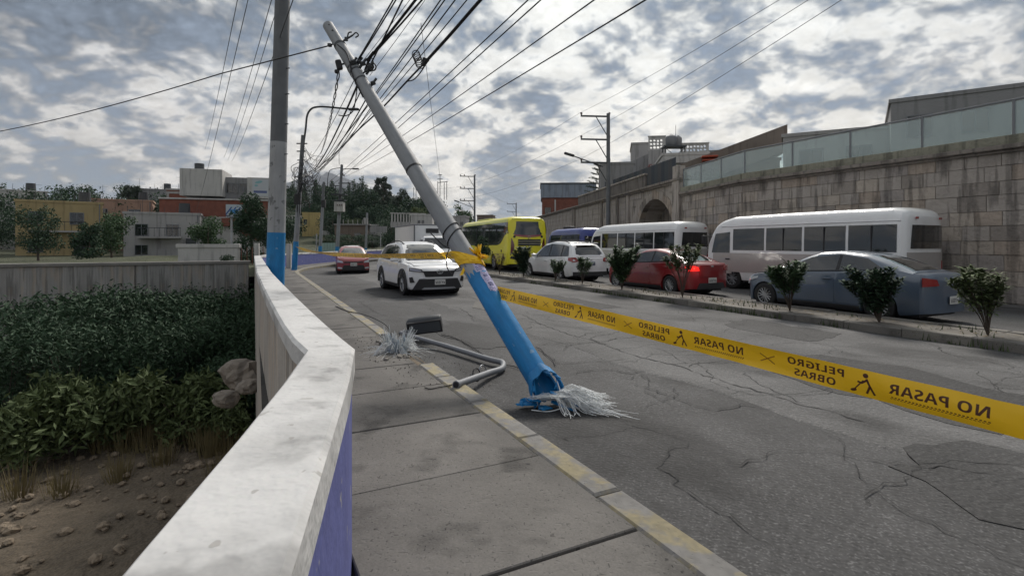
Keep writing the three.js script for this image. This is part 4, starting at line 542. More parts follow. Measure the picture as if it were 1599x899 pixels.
// white box truck half hidden by the pole
{ const t = thing('truck', 'white box truck with a blank sign panel behind the white crossover', 'truck', at(664, 380, 31.2).setY(0), (90 + 24 + 180) * Math.PI / 180);
  // x forward is towards the camera
  part('box_body', [box(5.4, 1.9, 2.3, -.6, 1.76, 0, .04)], M.paintWhite, t); part('box_rim', [box(5.44, .08, 2.34, -.6, 2.70, 0, .02), box(.06, 1.9, .07, 2.10, 1.76, 1.13), box(.06, 1.9, .07, 2.10, 1.76, -1.13)], M.galv, t);
  const S = shell({ straight: true, W: 1.95, H: 2.05, xf: 3.7, xr: 2.2, gc: .4, wr: .36, wheels: [], noseDepth: .3, noseP: 3, top: [[2.2, 2.0], [2.8, 2.05], [3.0, 1.98], [3.35, 1.35], [3.7, 1.1]], ring: [[0, .97], [.3, 1], [.62, .98], [.85, .93], [.96, .85]] });
  part('cab', S.hull(), M.paintWhite, t); part('windshield', sheet((a, b) => { const x = lerp(3.34, 3.03, b), z = (a * 2 - 1) * lerp(.86, .78, b); return [x + .03, S.top(x) + .0, z]; }, 8, 6, -.02), M.glassDark, t);
  for (const s of [-1, 1]) { part('side_window', S.sideQuad([[2.4, 1.35], [3.2, 1.3], [2.98, 1.85], [2.4, 1.88]], s, .008), M.glassDark, t); part('headlight', S.frontQuad([[s * .5, .72], [s * .85, .72], [s * .85, .9], [s * .5, .9]], s * .02), M.lampClear, t); part('mirror', [rod(V(3.1, 1.6, s * .9), V(3.2, 1.62, s * 1.15), .015, .015, 5), box(.08, .3, .18, 3.2, 1.6, s * 1.17, .03)], M.black, t); }
  part('sign_panel', [box(.03, .26, .75, 2.12, 2.36, .1, .01)], M.black, t); part('bumper', [box(.14, .25, 1.9, 3.66, .52, 0, .04)], M.trim, t); part('grille', S.frontQuad([[-.42, .7], [.42, .7], [.42, .92], [-.42, .92]], .015), M.black, t);
  for (const a of [-1.9, 2.75]) for (const s of [-1, 1]) wheel(t, a, .37, s * .82, .37, .24, s, 6, M.galv); part('chassis', [box(6, .2, .9, .2, .6, 0)], M.black, t); }
// ---------------------------------------------------------------- stone retaining wall with its arch, on the right
{ const A = STONE[0], B = STONE[1], C = STONE[2], D = STONE[3], rr = rng(44);
  const wall = thing('stone_wall', 'tall old stone retaining wall with a blind arch behind the minibuses', 'wall');
  const seg = (from, to) => ({ L: from.distanceTo(to), m: new THREE.Matrix4().makeBasis(to.clone().sub(from).normalize(), V(0, 1, 0), to.clone().sub(from).normalize().cross(V(0, 1, 0))).setPosition(from) });
  const put = (name, g, mat, s, kind) => { const list = (Array.isArray(g) ? g : [g]).map((q) => { const c = prep(q).clone(); c.applyMatrix4(s.m); return c; }); return part(name, list, mat, wall, kind); };
  // A -> B: x runs towards the camera, z out to the road? the cross product points to the road when going from far to near
  const far = seg(A, B), mid = seg(B, C), near = seg(C, D), L = far.L;
  const out = (s) => { const n = V(0, 0, 1).transformDirection(s.m); return n.x < 0 ? 1 : -1; };
  const o1 = out(far), o2 = out(mid), o3 = out(near);
  const ax = L - 3.55, R = 2.75, sp = 1.52;          // arch axis, radius, springing height
  const hole = new THREE.Path(); hole.moveTo(ax - R, 0); hole.lineTo(ax + R, 0); hole.lineTo(ax + R, sp); hole.absarc(ax, sp, R, 0, Math.PI, false); hole.lineTo(ax - R, 0);
  const face = panel([[0, -.2], [L, -.2], [L, 4.95], [0, 4.95]], 1.7, 0, [hole]); face.translate(0, 0, o1 > 0 ? -1.7 : 0); put('masonry_face', face, M.sillar, far);
  put('arch_infill', box(R * 2 + .1, sp + R + .2, .3, ax, (sp + R) / 2, -o1 * 1.50), M.sillarDark, far);  // darker stone tint paints in some of the deep shade of the recess
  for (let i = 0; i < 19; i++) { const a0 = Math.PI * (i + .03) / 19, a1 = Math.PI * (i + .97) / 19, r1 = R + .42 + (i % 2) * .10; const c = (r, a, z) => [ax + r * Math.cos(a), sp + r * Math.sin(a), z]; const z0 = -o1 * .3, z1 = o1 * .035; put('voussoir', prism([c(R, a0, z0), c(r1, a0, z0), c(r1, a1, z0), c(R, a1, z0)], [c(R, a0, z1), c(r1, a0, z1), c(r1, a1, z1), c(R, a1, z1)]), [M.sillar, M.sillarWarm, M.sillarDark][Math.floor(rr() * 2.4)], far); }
  // coursed blocks on the far face, joined
  const blocks = []; for (let r = 0; r < 11; r++) { const h = .44, y = .06 + r * h; let x = (r % 2) * .4; while (x < L - .6) { const w = .62 + .3 * rr(); const cx = x + w / 2, cy = y + h / 2; const dx = Math.max(0, Math.abs(cx - ax) - w / 2), dy = cy + h / 2 - sp; if (!(Math.hypot(dx, Math.max(0, cy - h / 2 - sp)) < R + .52)) blocks.push(box(w - .022, h - .022, .05, cx, cy, o1 * (.012 + .012 * rr()))); x += w; } }
  put('ashlar', blocks, M.sillar, far, 'stuff');
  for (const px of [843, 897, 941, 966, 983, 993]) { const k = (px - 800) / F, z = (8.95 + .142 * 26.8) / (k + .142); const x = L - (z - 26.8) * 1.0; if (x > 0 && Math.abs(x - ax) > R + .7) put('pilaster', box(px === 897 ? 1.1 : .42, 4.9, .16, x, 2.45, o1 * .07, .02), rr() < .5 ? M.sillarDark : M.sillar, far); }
  put('pilaster', box(.75, 5.0, .26, L - .40, 2.5, o1 * .10, .03), M.sillar, far);
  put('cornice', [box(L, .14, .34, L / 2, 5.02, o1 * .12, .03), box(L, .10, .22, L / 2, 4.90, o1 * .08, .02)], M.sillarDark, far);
  put('parapet', box(15.4, .75, .35, L - 12.5, 5.46, -o1 * .12, .02), tint(M.sillar, .42, .42, .43), far); put('parapet_cap', box(15.5, .12, .46, L - 12.5, 5.90, -o1 * .12, .03), M.sillar, far);
  put('gate_post', box(.5, .7, .5, L - .42, 5.4, 0, .03), M.sillar, far);
  // the two nearer faces: every block a piece
  const mats = [M.sillar, M.sillar, M.sillarWarm, tint(M.sillar, .78, .77, .76), tint(M.sillar, .88, .88, .9), tint(M.sillar, 1.1, 1.07, 1.02)];
  for (const [s, o, x1] of [[mid, o2, mid.L], [near, o3, 15.5]]) {
    put('masonry_core', box(s.L, 4.3, .5, s.L / 2, 2.02, -o * .225), tint(M.sillar, .8, .79, .77), s);
    const hs = [.46, .40, .44, .38, .42, .40, .45, .37, .42, .39]; let yy = .02; for (let r = 0; r < 10; r++) { const h = hs[r], y = yy; yy += h; let x = (r % 2) * .32; while (x < x1 - .1) { const w = Math.min(.58 + .28 * rr(), x1 - x); if (s === near || r > 2) put('stone', box(w - .010, h - .010, .09, x + w / 2, y + h / 2, o * (-.006 + .018 * rr()), .010), mats[Math.floor(rr() * 6)], s); x += w; } }
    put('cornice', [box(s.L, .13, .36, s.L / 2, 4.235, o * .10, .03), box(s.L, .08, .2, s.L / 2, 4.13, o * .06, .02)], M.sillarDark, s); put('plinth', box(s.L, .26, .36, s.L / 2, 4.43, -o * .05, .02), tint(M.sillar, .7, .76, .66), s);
  }
  // glass screen along the top
  const gs = thing('glass_screen', 'long greenish glass screen standing on top of the stone wall at right', 'glass fence'); const gp = (name, g, mat, s) => { const c = prep(g).clone(); c.applyMatrix4(s.m); part(name, c, mat, gs); };
  for (const [s, n, o] of [[mid, 3, o2], [near, 10, o3]]) for (let i = 0; i < n; i++) { const w = s.L / n; gp('glass_pane', box(w - .05, .90, .02, w * (i + .5), 5.02, -o * .05), M.glassPane, s); gp('post', box(.05, 1.0, .05, w * i + .025, 5.04, -o * .05, .008), M.galv, s); gp('top_rail', box(w, .05, .06, w * (i + .5), 5.52, -o * .05, .01), M.galv, s); }
  // dark corrugated fence above the arch: each sheet a piece
  const cf = thing('sheet_metal_fence', 'dark corrugated metal fence above the arch of the stone wall', 'fence'); const dm = [std(.05, .06, .075, .6, { metalness: .3 }), std(.07, .08, .09, .6, { metalness: .3 }), std(.085, .085, .09, .65, { metalness: .3 })];
  for (let i = 0; i < 22; i++) { const w = .46, x = L - 11.1 + i * w; const g = sheet((a, b) => [x + a * w, lerp(5.10, 6.30 + .05 * rr(), b), -o1 * .1 + .022 * Math.sin(a * 6 * Math.PI)], 24, 1, .004); const c = prep(g); c.applyMatrix4(far.m); part('metal_sheet', c, dm[i % 3], cf); }
  { const c = box(10.2, .06, .06, L - 6.05, 5.6, -o1 * .18); c.applyMatrix4(far.m); part('rail', c, M.darkMetal, cf); }
}
// ---------------------------------------------------------------- buildings
function facadeWindows(t, list, z, frame = M.galv) { for (const [x, y, w, h] of list) { const f = part('window', [box(w, .05, .06, x, y + h / 2 - .025, z), box(w, .05, .06, x, y - h / 2 + .025, z), box(.05, h, .06, x - w / 2 + .025, y, z + .002), box(.05, h, .06, x + w / 2 - .025, y, z + .002), box(.035, h, .05, x, y, z)], frame, t); part('pane', box(w - .04, h - .04, .02, x, y, z - .012), M.glassDark, f); } }
function house(label, c, w, h, d, mat, o = {}) { // c: middle of the front face at its foot
  const t = thing(o.name ?? 'house', label, o.cat ?? 'house', c, o.turn ?? Math.atan2(-c.x, -c.z) * .5); const dn = o.down ?? 3;
  part('wall', box(w, h + dn, d, 0, (h - dn) / 2, -d / 2, .02), mat, t);
  if (o.roof !== 'gable') { part('parapet', [box(w + .2, .22, .22, 0, h + .09, -.06, .02), box(.22, .22, d, w / 2 - .02, h + .092, -d / 2), box(.22, .22, d, -w / 2 + .02, h + .092, -d / 2)], o.trim ?? mat, t); } else { const g = panel([[-w / 2 - .3, h], [w / 2 + .3, h], [0, h + w * .28]], d + .4); g.translate(0, 0, -d - .2); part('roof', g, o.trim ?? M.brick, t); }
  facadeWindows(t, o.win ?? [], .02); for (const [x, y, ww, hh] of o.doors ?? []) part('door', box(ww, hh, .06, x, y, .02, .01), o.doorMat ?? M.darkMetal, t);
  o.extra?.(t); return t;
}
const wA = tint(M.plaster, .50, .49, .48), wB = tint(M.plaster, .38, .37, .37), wC = tint(M.plaster, .27, .27, .28), wY = tint(M.plaster, .52, .40, .17), wG = tint(M.plaster, .36, .37, .22), wBr = tint(M.plaster, .20, .155, .125), wBl = tint(M.plaster, .27, .31, .38);
// left: hillside house of white plaster and red brick, with its bold printed banner and stair
{ const p = at(372, 380, 58).setY(-.3); const t = thing('hillside_house', 'white and red brick hillside house with dark top floor windows left of the painted pole', 'house', p, .30); const w = 6.2;
  part('wall', [box(11, 9, 6, -2.2, 1.4, -3.2, .02)], wA, t); part('upper_wall', [box(4.2, 3.0, 5, -3.7, 8.75, -2.6, .02), box(2.6, 2.4, 4.4, 2.2, 8.3, -2.4, .02)], wA, t); part('set_back_wall', box(2.8, 2.6, 4, -.3, 8.3, -3.6, .02), wC, t);
  part('brick_band', [box(11.1, 1.9, 6.06, -2.2, 5.85, -3.2, .02)], M.brick, t); part('white_ledge', [box(11.3, .16, 6.3, -2.2, 6.9, -3.2, .02), box(11.2, .14, 6.2, -2.2, 4.85, -3.2, .02)], wA, t);
  part('brick_stair', (() => { const g = panel([[-.6, 4.8], [.9, 4.8], [3.2, 3.0], [3.2, 2.2], [2.0, 2.6], [.6, 3.9], [-.6, 3.9]], .5); g.translate(-1.0, 0, -.2); return g; })(), M.brick, t);
  facadeWindows(t, [[-.9, 8.35, 1.2, 1.2], [.35, 8.35, 1.0, 1.2]], -1.57); facadeWindows(t, [[1.0, 3.4, .7, 1.2], [-3, 2.0, 1, 1.1], [-5.2, 3.4, 1, 1.1], [-5.0, 8.8, 1.3, 1.1]], -.17);
  const bn = document.createElement('canvas'); bn.width = 128; bn.height = 128; { const g = bn.getContext('2d'); g.fillStyle = '#a9b3bb'; g.fillRect(0, 0, 128, 128); g.fillStyle = '#2c4f8a'; for (let i = 0; i < 4; i++) { g.save(); g.translate(20 + i * 30, 64); g.rotate(.5); g.fillRect(-6, -44, 10, 90); g.restore(); } g.fillStyle = '#3b7fb4'; g.fillRect(30, 48, 52, 40); g.fillStyle = '#1e2a44'; g.fillRect(0, 104, 128, 10); }
  const bt = new THREE.CanvasTexture(bn); bt.colorSpace = THREE.SRGBColorSpace; const pm = std(1, 1, 1, .6, { map: bt }); const g = prep(new THREE.BoxGeometry(1.9, 1.5, .04)); g.translate(-.3, 5.6, -.12); part('banner', g, pm, t);
  const bn2 = document.createElement('canvas'); bn2.width = 128; bn2.height = 160; { const g2 = bn2.getContext('2d'); g2.fillStyle = '#b4b8bc'; g2.fillRect(0, 0, 128, 160); g2.fillStyle = '#7fa9ad'; g2.beginPath(); g2.ellipse(50, 30, 30, 12, -.3, 0, 7); g2.fill(); g2.beginPath(); g2.ellipse(30, 62, 14, 10, 0, 0, 7); g2.fill(); g2.fillStyle = '#55618c'; g2.fillRect(10, 108, 104, 22); } const bt2 = new THREE.CanvasTexture(bn2); bt2.colorSpace = THREE.SRGBColorSpace; const g3 = prep(new THREE.BoxGeometry(1.7, 2.0, .03)); g3.translate(2.3, 8.35, -.18); part('painted_sign', g3, std(1, 1, 1, .7, { map: bt2 }), t);
  part('water_tank', [(() => { const g4 = new THREE.CylinderGeometry(.5, .5, 1, 14); g4.translate(-4.6, 10.7, -3); return g4; })()], M.darkMetal, t); }
// low things between that house and the gully
{ const p = at(352, 408, 30).setY(0); house('small white garden wall with gate posts at the left edge, above the grey wall', V(p.x - 1, .2, p.z), 3.2, 1.2, .4, wA, { name: 'garden_wall', cat: 'wall', turn: .2, extra(t) { for (const x of [1.5, 2.6, 3.6, 4.4]) part('gate_post', box(.26, 1.5 + .3 * (x % 1), .26, x, .6, -.2, .02), wA, t); for (let i = 0; i < 9; i++) part('bar', rod(V(1.75 + i * .3, -.1, -.2), V(1.75 + i * .3, 1.2, -.2), .02, .02, 5), M.brick, t); } });
  const lp = thing('lamp_post', 'slim white post beside the small white garden wall', 'post', at(362, 380, 31).setY(.1)); part('post', rod(V(0, 0, 0), V(0, 3.1, 0), .07, .055, 8), M.poleWhite, lp); part('cap', (() => { const g = new THREE.SphereGeometry(.1, 10, 8); g.translate(0, 3.15, 0); return g; })(), M.galv, lp);
  const gw = thing('retaining_wall', 'bare grey concrete wall across the gully left of the white coping', 'wall'); const e0 = Wr(23.85, -.25), dl = Wr(23.85, -20).sub(Wr(23.85, 0)).normalize(), ry = Math.atan2(-dl.z, dl.x), LEN = 46;
  const seg = (w, h, d, x, y, z, r) => { const g = box(w, h, d, x, y, z, r); g.applyMatrix4(mat4(e0.clone().setY(0), ry)); return g; };
  for (let i = 0; i < 12; i++) part('wall_panel', seg(LEN / 12 - .02, 4.6, .35, LEN / 12 * (i + .5), -1.48 + .0, 0, .02), tint(M.rawWall, .62 + .05 * (i % 3), .66 + .05 * (i % 3), .70 + .05 * (i % 3)), gw);
  part('coping', seg(LEN + .1, .12, .46, LEN / 2, .87, 0, .02), tint(M.concrete, 1.5, 1.5, 1.5), gw); }
// left middle: houses seen past the painted pole
house('yellow house with a flat roof and small dark windows behind the slim pole', at(486, 380, 108).setY(-1), 3.4, 9.0, 6, wY, { win: [[-1.1, 7.2, .7, 1.0]], turn: .32, extra(t) { part('side_wing', box(2.6, 6.6, 5, -2.8, 3.0, -3.5), wG, t); facadeWindows(t, [[-2.4, 5.6, 1.4, 1.0], [-2.6, 3.6, 1.2, .9]], -.98); part('balcony', [box(2.2, .2, 1.2, 2.7, 4.6, -.6), box(2.2, .7, .08, 2.7, 5.0, -.05), box(1.8, .18, 1, 2.5, 2.3, -.6)], wA, t); for (const x of [1.9, 3.5]) part('column', box(.18, 5.4, .18, x, 2.0, -.1), wA, t); } });
house('pale terraced building with banded balconies left of the yellow house', at(456, 380, 112).setY(-1), 7.5, 8.6, 7, wA, { turn: .3, extra(t) { for (let i = 0; i < 3; i++) { part('balcony_slab', box(7.7, .28, 1.2, 0, 2.2 + i * 2.1, .4), wA, t); part('window_band', box(6.6, 1.1, .06, 0, 3.3 + i * 2.1, .03), M.glassDark, t); for (let k = 0; k < 6; k++) part('mullion', box(.2, 1.2, .12, -2.9 + k * 1.15, 3.3 + i * 2.1, .05), wA, t); } } });
house('small white house with a pitched roof above the yellow house', at(477, 380, 132).setY(6), 4.2, 5.4, 5, wA, { roof: 'gable', trim: wA, turn: .3, win: [[.9, 3.9, 1.5, 1.4]] });
house('olive green house high on the slope beside the dark cable tangle', at(454, 380, 140).setY(7), 3.4, 6.0, 5, wG, { turn: .3, win: [[-.6, 4.6, .9, 1.0]] });
house('ochre brown house among the trees behind the transformer pole', at(549, 380, 100).setY(.5), 6.2, 4.6, 5, wBr, { turn: .2, win: [[-1.6, 2.4, 1.0, 1.2], [1.2, 2.6, 1.2, 1.2]], extra(t) { part('roof_slab', box(6.8, .2, 5.6, .2, 4.85, -2.4), wB, t); for (let i = 0; i < 7; i++) part('railing_bar', rod(V(-2.4 + i * .9, 4.9, -.2), V(-2.4 + i * .9, 5.8, -.2), .05, .05, 5), wA, t); } });
house('white flat roofed house right of the ochre house', at(588, 380, 104).setY(1), 5.0, 4.3, 5, wA, { turn: .1, win: [[-1.0, 2.0, .9, .9]], extra(t) { part('roof_slab', box(3.2, .24, 4, 3.6, 3.9, -2), wA, t); } });
house('grey low house beneath the white flat roofed one', at(590, 380, 92).setY(-.5), 4.6, 3.2, 4, wC, { turn: .1, win: [[-1.2, 1.9, .8, .8], [1.3, 1.9, .8, .8]] });
house('white rooftop hut with two small dark openings above the box truck', at(659, 380, 70).setY(0), 2.9, 5.45, 3, wA, { turn: .06, win: [[-.35, 4.6, .34, .42], [.2, 4.6, .34, .42]] });
{ const t = thing('balustrade_wall', 'pale slotted wall on the slope above the box truck', 'wall', at(638, 380, 84).setY(5.0), .35); part('base', box(5.6, .9, .3, 0, -.3, 0), wB, t); part('cap', box(5.8, .16, .4, 0, 1.55, 0), wA, t); for (let i = 0; i < 12; i++) part('baluster', box(.2, 1.4, .24, -2.6 + i * .47, .75, 0), wA, t); }
house('small pale house between the leaning pole and the far utility pole', at(718, 380, 84).setY(0), 2.2, 6.0, 3, wB, { turn: -.1, win: [[.4, 4.9, .5, .6]] });
house('brown roofed house just above the roof of the yellow bus', at(758, 380, 110).setY(0), 3.4, 7.6, 4, wBr, { turn: -.1, win: [[-.7, 6.2, .8, .7], [.7, 6.2, .8, .7]] });
house('grey gabled house on the skyline behind the yellow bus', at(771, 380, 118).setY(0), 3.0, 7.0, 4, wC, { turn: -.1, roof: 'gable', trim: wB });
{ const t = thing('garden_fence', 'pale green fence panels behind the blue wall on the bend', 'fence'); for (let i = 0; i < 6; i++) { const a = at(499 + i * 4.2, 380, 56 + i * .3), b = at(503 + i * 4.2, 380, 56.3 + i * .3); const g = box(a.distanceTo(b) * .96, 1.5, .06, 0, .95, 0); g.applyMatrix4(mat4(a.clone().lerp(b, .5).setY(.0), Math.atan2(-(b.z - a.z), b.x - a.x))); part('panel', g, tint(M.plaster, .33, .45, .42), t); } }
// right: houses on the terrace above the stone wall
house('block of grey metal storey over bare brick at the stone wall far end', at(889, 380, 84).setY(4), 8.6, 5.0, 8, M.brick, { turn: -.05, down: 5, extra(t) { part('upper_storey', box(9.0, 2.3, 8.3, 0, 6.3, -3.95, .02), wBl, t); for (let i = 0; i < 9; i++) part('cladding_rib', box(.06, 2.2, .06, -4.1 + i * 1.02, 6.3, .24), M.galv, t); part('roof_edge', box(9.3, .14, 8.6, 0, 7.5, -3.9), M.darkMetal, t); part('window', box(1.0, 1.1, .08, -3.4, 3.0, .02), M.glassDark, t); part('white_pipe', box(.22, 3.0, .2, -2.2, 3.3, .12), wA, t); part('side_window', box(.08, 1.5, 2.2, -4.52, 6.3, -2.2), M.galv, t); } });
house('grey rendered house with one dark window right of the big utility pole', at(965, 380, 45).setY(4.6), 2.9, 4.0, 5, wC, { turn: -.15, win: [[-.9, 2.2, .4, .6]] });
house('tall pale modern house block with blank walls on the terrace', at(1001, 380, 56).setY(5), 1.8, 7.5, 5, wB, { turn: -.2, extra(t) { part('lean_to', (() => { const g = panel([[-2.4, 0], [3.0, 0], [3.0, 5.3], [1.2, 5.9], [-2.4, 4.3]], 3); g.translate(0, .2, .3); return g; })(), wC, t); } });
{ const lattice = (label, px0, px1, z, y0, h, seed) => { const a = at(px0, 380, z), b = at(px1, 380, z), w = a.distanceTo(b), t = thing('pierced_parapet', label, 'parapet', V((a.x + b.x) / 2, y0, a.z), -.12); const r = rng(seed), hs = []; for (let i = 0; i < w / .34; i++) for (let j = 0; j < h / .34 - 1; j++) { const p = new THREE.Path(); p.absellipse(-w / 2 + .25 + i * .34 + (r() - .5) * .06, .28 + j * .34 + (r() - .5) * .06, .10 + .04 * r(), .09 + .05 * r(), 0, 6.283, false, 0); if (-w / 2 + .25 + i * .34 < w / 2 - .2) hs.push(p); } const g = panel([[-w / 2, 0], [w / 2, 0], [w / 2, h], [-w / 2, h]], .12, 0, hs); part('screen', g, wA, t); part('cap', box(w + .1, .1, .24, 0, h + .05, .06), wA, t); part('base', box(w, 2.4, .3, 0, -1.2, .06), wB, t); };
  lattice('pierced white parapet left of the roof water tank', 1014, 1040, 52, 11.1, 1.35, 3); lattice('pierced white parapet right of the roof water tank', 1066, 1107, 52, 10.5, 1.25, 4); }
house('grey house wall on the skyline right of the pierced parapet', at(1125, 380, 54).setY(5), 3.8, 6.3, 5, wC, { turn: -.2 });
{ const t = thing('water_tank', 'two roof water tanks on a dark legged stand above the terrace', 'water tank', at(1053, 380, 47).setY(9.9)); const tk = (x, z, r, h) => { const pr = [[0, 0], [r, 0], [r, h * .72], [r * .92, h * .80], [r * .55, h * .93], [r * .3, h * .95], [r * .3, h], [0, h]].map((p) => new THREE.Vector2(...p)); const g = prep(new THREE.LatheGeometry(pr, 20)); g.translate(x, .65, z); return g; }; part('tank', tk(-.22, 0, .50, 1.1), M.galv, t); part('tank', tk(.52, -.3, .34, 1.05), wC, t); part('platform', box(2.0, .12, 1.3, 0, .58, 0), M.darkMetal, t); for (const [x, z] of [[-.85, .5], [.85, .5], [-.85, -.5], [.85, -.5]]) part('leg', rod(V(x * 1.12, -2.6, z), V(x, .56, z), .05, .05, 6), M.darkMetal, t); part('brace', [rod(V(-.9, -1.0, .5), V(.9, .4, .5), .03, .03, 5), rod(V(.9, -1.0, .5), V(-.9, .4, .5), .03, .03, 5)], M.darkMetal, t); part('pipe', rod(V(.2, 1.6, 0), V(.2, 2.6, 0), .02, .02, 5), M.darkMetal, t); }
house('low white house front with a broad pale beam under the water tanks', at(1072, 380, 42).setY(5.0), 3.6, 3.9, 5, wA, { turn: -.16, extra(t) { part('beam', box(3.9, .34, .3, 0, 3.4, .16), wA, t); part('glazing', box(2.9, 2.2, .05, .3, 1.7, .03), wBl, t); part('corner_column', box(.34, 3.6, .3, -1.62, 1.6, .15), wA, t); } });
house('house with a long sloping brown roof edge at the right of the terrace', at(1150, 380, 38).setY(5.3), 6.0, 2.4, 6, wBr, { turn: -.25, extra(t) { part('sloping_roof', (() => { const g = panel([[-3.9, 2.3], [3.4, 4.9], [3.4, 3.0], [-2.2, 1.0], [-3.9, 1.7]], 5); g.translate(0, 0, -4.6); return g; })(), tint(M.plaster, .21, .175, .15), t); part('awning', [box(1.1, .12, .9, -1.9, 2.72, .7, .02), box(1.0, .10, .8, -1.9, 2.46, .7, .02)], std(.42, .07, .03, .7), t); } });
house('pale terrace house above the glass screen, near the right of the frame', at(1330, 380, 30).setY(5), 7.0, 3.2, 6, wB, { turn: -.5, win: [[-2, 1.8, 1.3, 1.1], [.4, 1.8, 1.3, 1.1], [2.4, 1.8, 1, 1.1]] });
house('taller grey terrace house above the glass screen, at the right of the frame', at(1500, 380, 26).setY(5), 5.6, 4.2, 6, wC, { turn: -.6, win: [[-1.6, 2.8, 1.1, 1.2], [.6, 2.8, 1.1, 1.2]] });
// ---------------------------------------------------------------- trees
tree('dense dark tree between the hillside house and the painted pole', at(394, 380, 33).setY(.2), 'round', 4.7, 3.1, M.leafDark, 3, { n: 9500, leaf: .15, lo: .06 });
plant('shrub', 'round dark shrub by the small white garden wall at the left edge', at(352, 380, 29).setY(0), 1.1, 1.1, 900, M.leafDark, 5, { leaf: .1 });
const slopeTree = (label, px, z, py, kind, w, mat, seed, o) => { const q = onHill(px, z); return tree(label, q, kind, topAt(py, z) - q.y, w, mat, seed, o); };
const gum = slopeTree('tall open gum tree standing clear on the skyline left of the leaning pole', 599, 112, 273, 'gum', 4.6, M.leafGrey, 21, { n: 3400, leaf: .42 });
const cone = slopeTree('dark pointed conifer on the slope right of the transformer pole', 566, 118, 274, 'cone', 5.6, M.leafDark, 22, { n: 3800, leaf: .38 });
const round = slopeTree('broad dark tree on the slope behind the yellow house', 500, 122, 288, 'round', 8, M.leafDark, 23, { n: 3800, leaf: .40 });
const gum2 = slopeTree('thin gum tree leaning over the skyline beside the leaning pole', 622, 108, 293, 'gum', 5.0, M.leafGrey, 29, { n: 2400, leaf: .42 });
const cone2 = slopeTree('narrow dark conifer just right of the slim pole with the cable tangle', 494, 128, 279, 'cone', 3.6, M.leafDark, 33, { n: 3000, leaf: .38 });
{ const rr = rng(91), G = 'trees on the far slope', hts = new Map([[cone, [118, 566, 274]], [round, [122, 500, 288]], [gum, [112, 599, 273]], [cone2, [128, 494, 279]], [gum2, [108, 622, 293]]].map(([k, [z, px, py]]) => [k, topAt(py, z) - onHill(px, z).y]));
  const kinds = [cone, round, gum, cone2, gum2];
  const spots = [[452, 140, 292, 1], [458, 146, 281, 0], [466, 134, 296, 1], [476, 150, 285, 3], [484, 118, 302, 1], [510, 140, 290, 2], [519, 126, 281, 3], [527, 135, 292, 1], [537, 118, 300, 1], [545, 140, 284, 0], [553, 130, 279, 0], [559, 122, 286, 0], [573, 140, 287, 0], [580, 126, 294, 1], [586, 118, 300, 1], [607, 126, 290, 4], [614, 118, 306, 1], [629, 122, 305, 4], [636, 110, 312, 1], [645, 112, 303, 4], [652, 108, 312, 1], [662, 106, 306, 4], [671, 100, 313, 1], [680, 110, 302, 2], [689, 104, 312, 4], [530, 116, 312, 1], [541, 118, 312, 1], [560, 118, 316, 1], [575, 120, 312, 1], [592, 120, 311, 1], [606, 108, 318, 1], [618, 98, 326, 1], [520, 104, 330, 1], [570, 112, 322, 1], [510, 116, 316, 1], [533, 84, 366, 1], [570, 80, 366, 1], [546, 78, 368, 1], [612, 88, 344, 1], [582, 78, 369, 1], [506, 86, 366, 1]];
  spots.forEach(([px, z, py, ki], i) => { const k = kinds[ki], q = onHill(px, z), h = Math.max(1.5, topAt(py, z) - q.y), s = h / hts.get(k); const kind = ['pointed conifer', 'rounded tree', 'open gum tree', 'narrow conifer', 'thin gum tree'][ki]; const c = copyOf(k, q, rr() * 6, `${kind} in the dark wooded slope behind the bend of the road`, ki === 1 ? clamp(s * 1.25, .5, 1.0) : s * 1.05, s); c.userData.group = `${kind}s of the far slope`; });
  const left = [[330, 70, 316, 1], [300, 62, 290, 0], [268, 75, 300, 1], [240, 66, 312, 1], [205, 80, 285, 2], [170, 62, 305, 1], [140, 74, 290, 0], [105, 60, 312, 1], [70, 70, 296, 1], [35, 60, 300, 1], [5, 66, 285, 0], [-30, 60, 305, 1], [413, 84, 296, 1], [432, 96, 298, 1], [225, 92, 292, 1], [120, 96, 290, 1], [50, 90, 290, 3], [290, 96, 298, 1], [345, 100, 296, 1]];
  left.forEach(([px, z, py, ki]) => { const k = kinds[ki], q = onHill(px, z), s = (topAt(py, z) - q.y) / hts.get(k); const kind = ['pointed conifer', 'rounded tree', 'open gum tree', 'narrow conifer', 'thin gum tree'][ki]; const c = copyOf(k, q, rr() * 6, `${kind} on the rising ground beyond the gully at the far left`, s, s); c.userData.group = `${kind}s beyond the gully`; }); }
const roofClutter = (w, h, d, seed) => (t) => { const r = rng(seed); const tk = new THREE.CylinderGeometry(.5, .55, 1.1, 14); tk.translate(w * (.1 + .25 * r()), h + .78, -d * .5); part('water_tank', tk, M.darkMetal, t); for (let i = 0; i < 7; i++) part('column_rod', rod(V(-w / 2 + .2 + i * (w - .4) / 6, h, -d * .2), V(-w / 2 + .2 + i * (w - .4) / 6 + .05 * r(), h + .5 + .6 * r(), -d * .2), .022, .018, 4), M.darkMetal, t); part('aerial', [rod(V(-w * .3, h, -d * .4), V(-w * .3, h + 2.0, -d * .4), .02, .015, 4), rod(V(-w * .3 - .5, h + 1.8, -d * .4), V(-w * .3 + .5, h + 1.8, -d * .4), .012, .012, 4)], M.darkMetal, t); part('drain_pipe', rod(V(w / 2 - .25, -.5, .06), V(w / 2 - .25, h, .06), .05, .05, 6), M.galv, t); };
const balcony = (x, y, w) => (t) => { part('balcony_slab', box(w, .16, 1.0, x, y, .5), wB, t); part('balcony_rail', box(w, .06, .06, x, y + .95, .97), M.darkMetal, t); for (let i = 0; i <= 8; i++) part('baluster', rod(V(x - w / 2 + .05 + i * (w - .1) / 8, y + .08, .97), V(x - w / 2 + .05 + i * (w - .1) / 8, y + .95, .97), .02, .02, 5), M.darkMetal, t); };
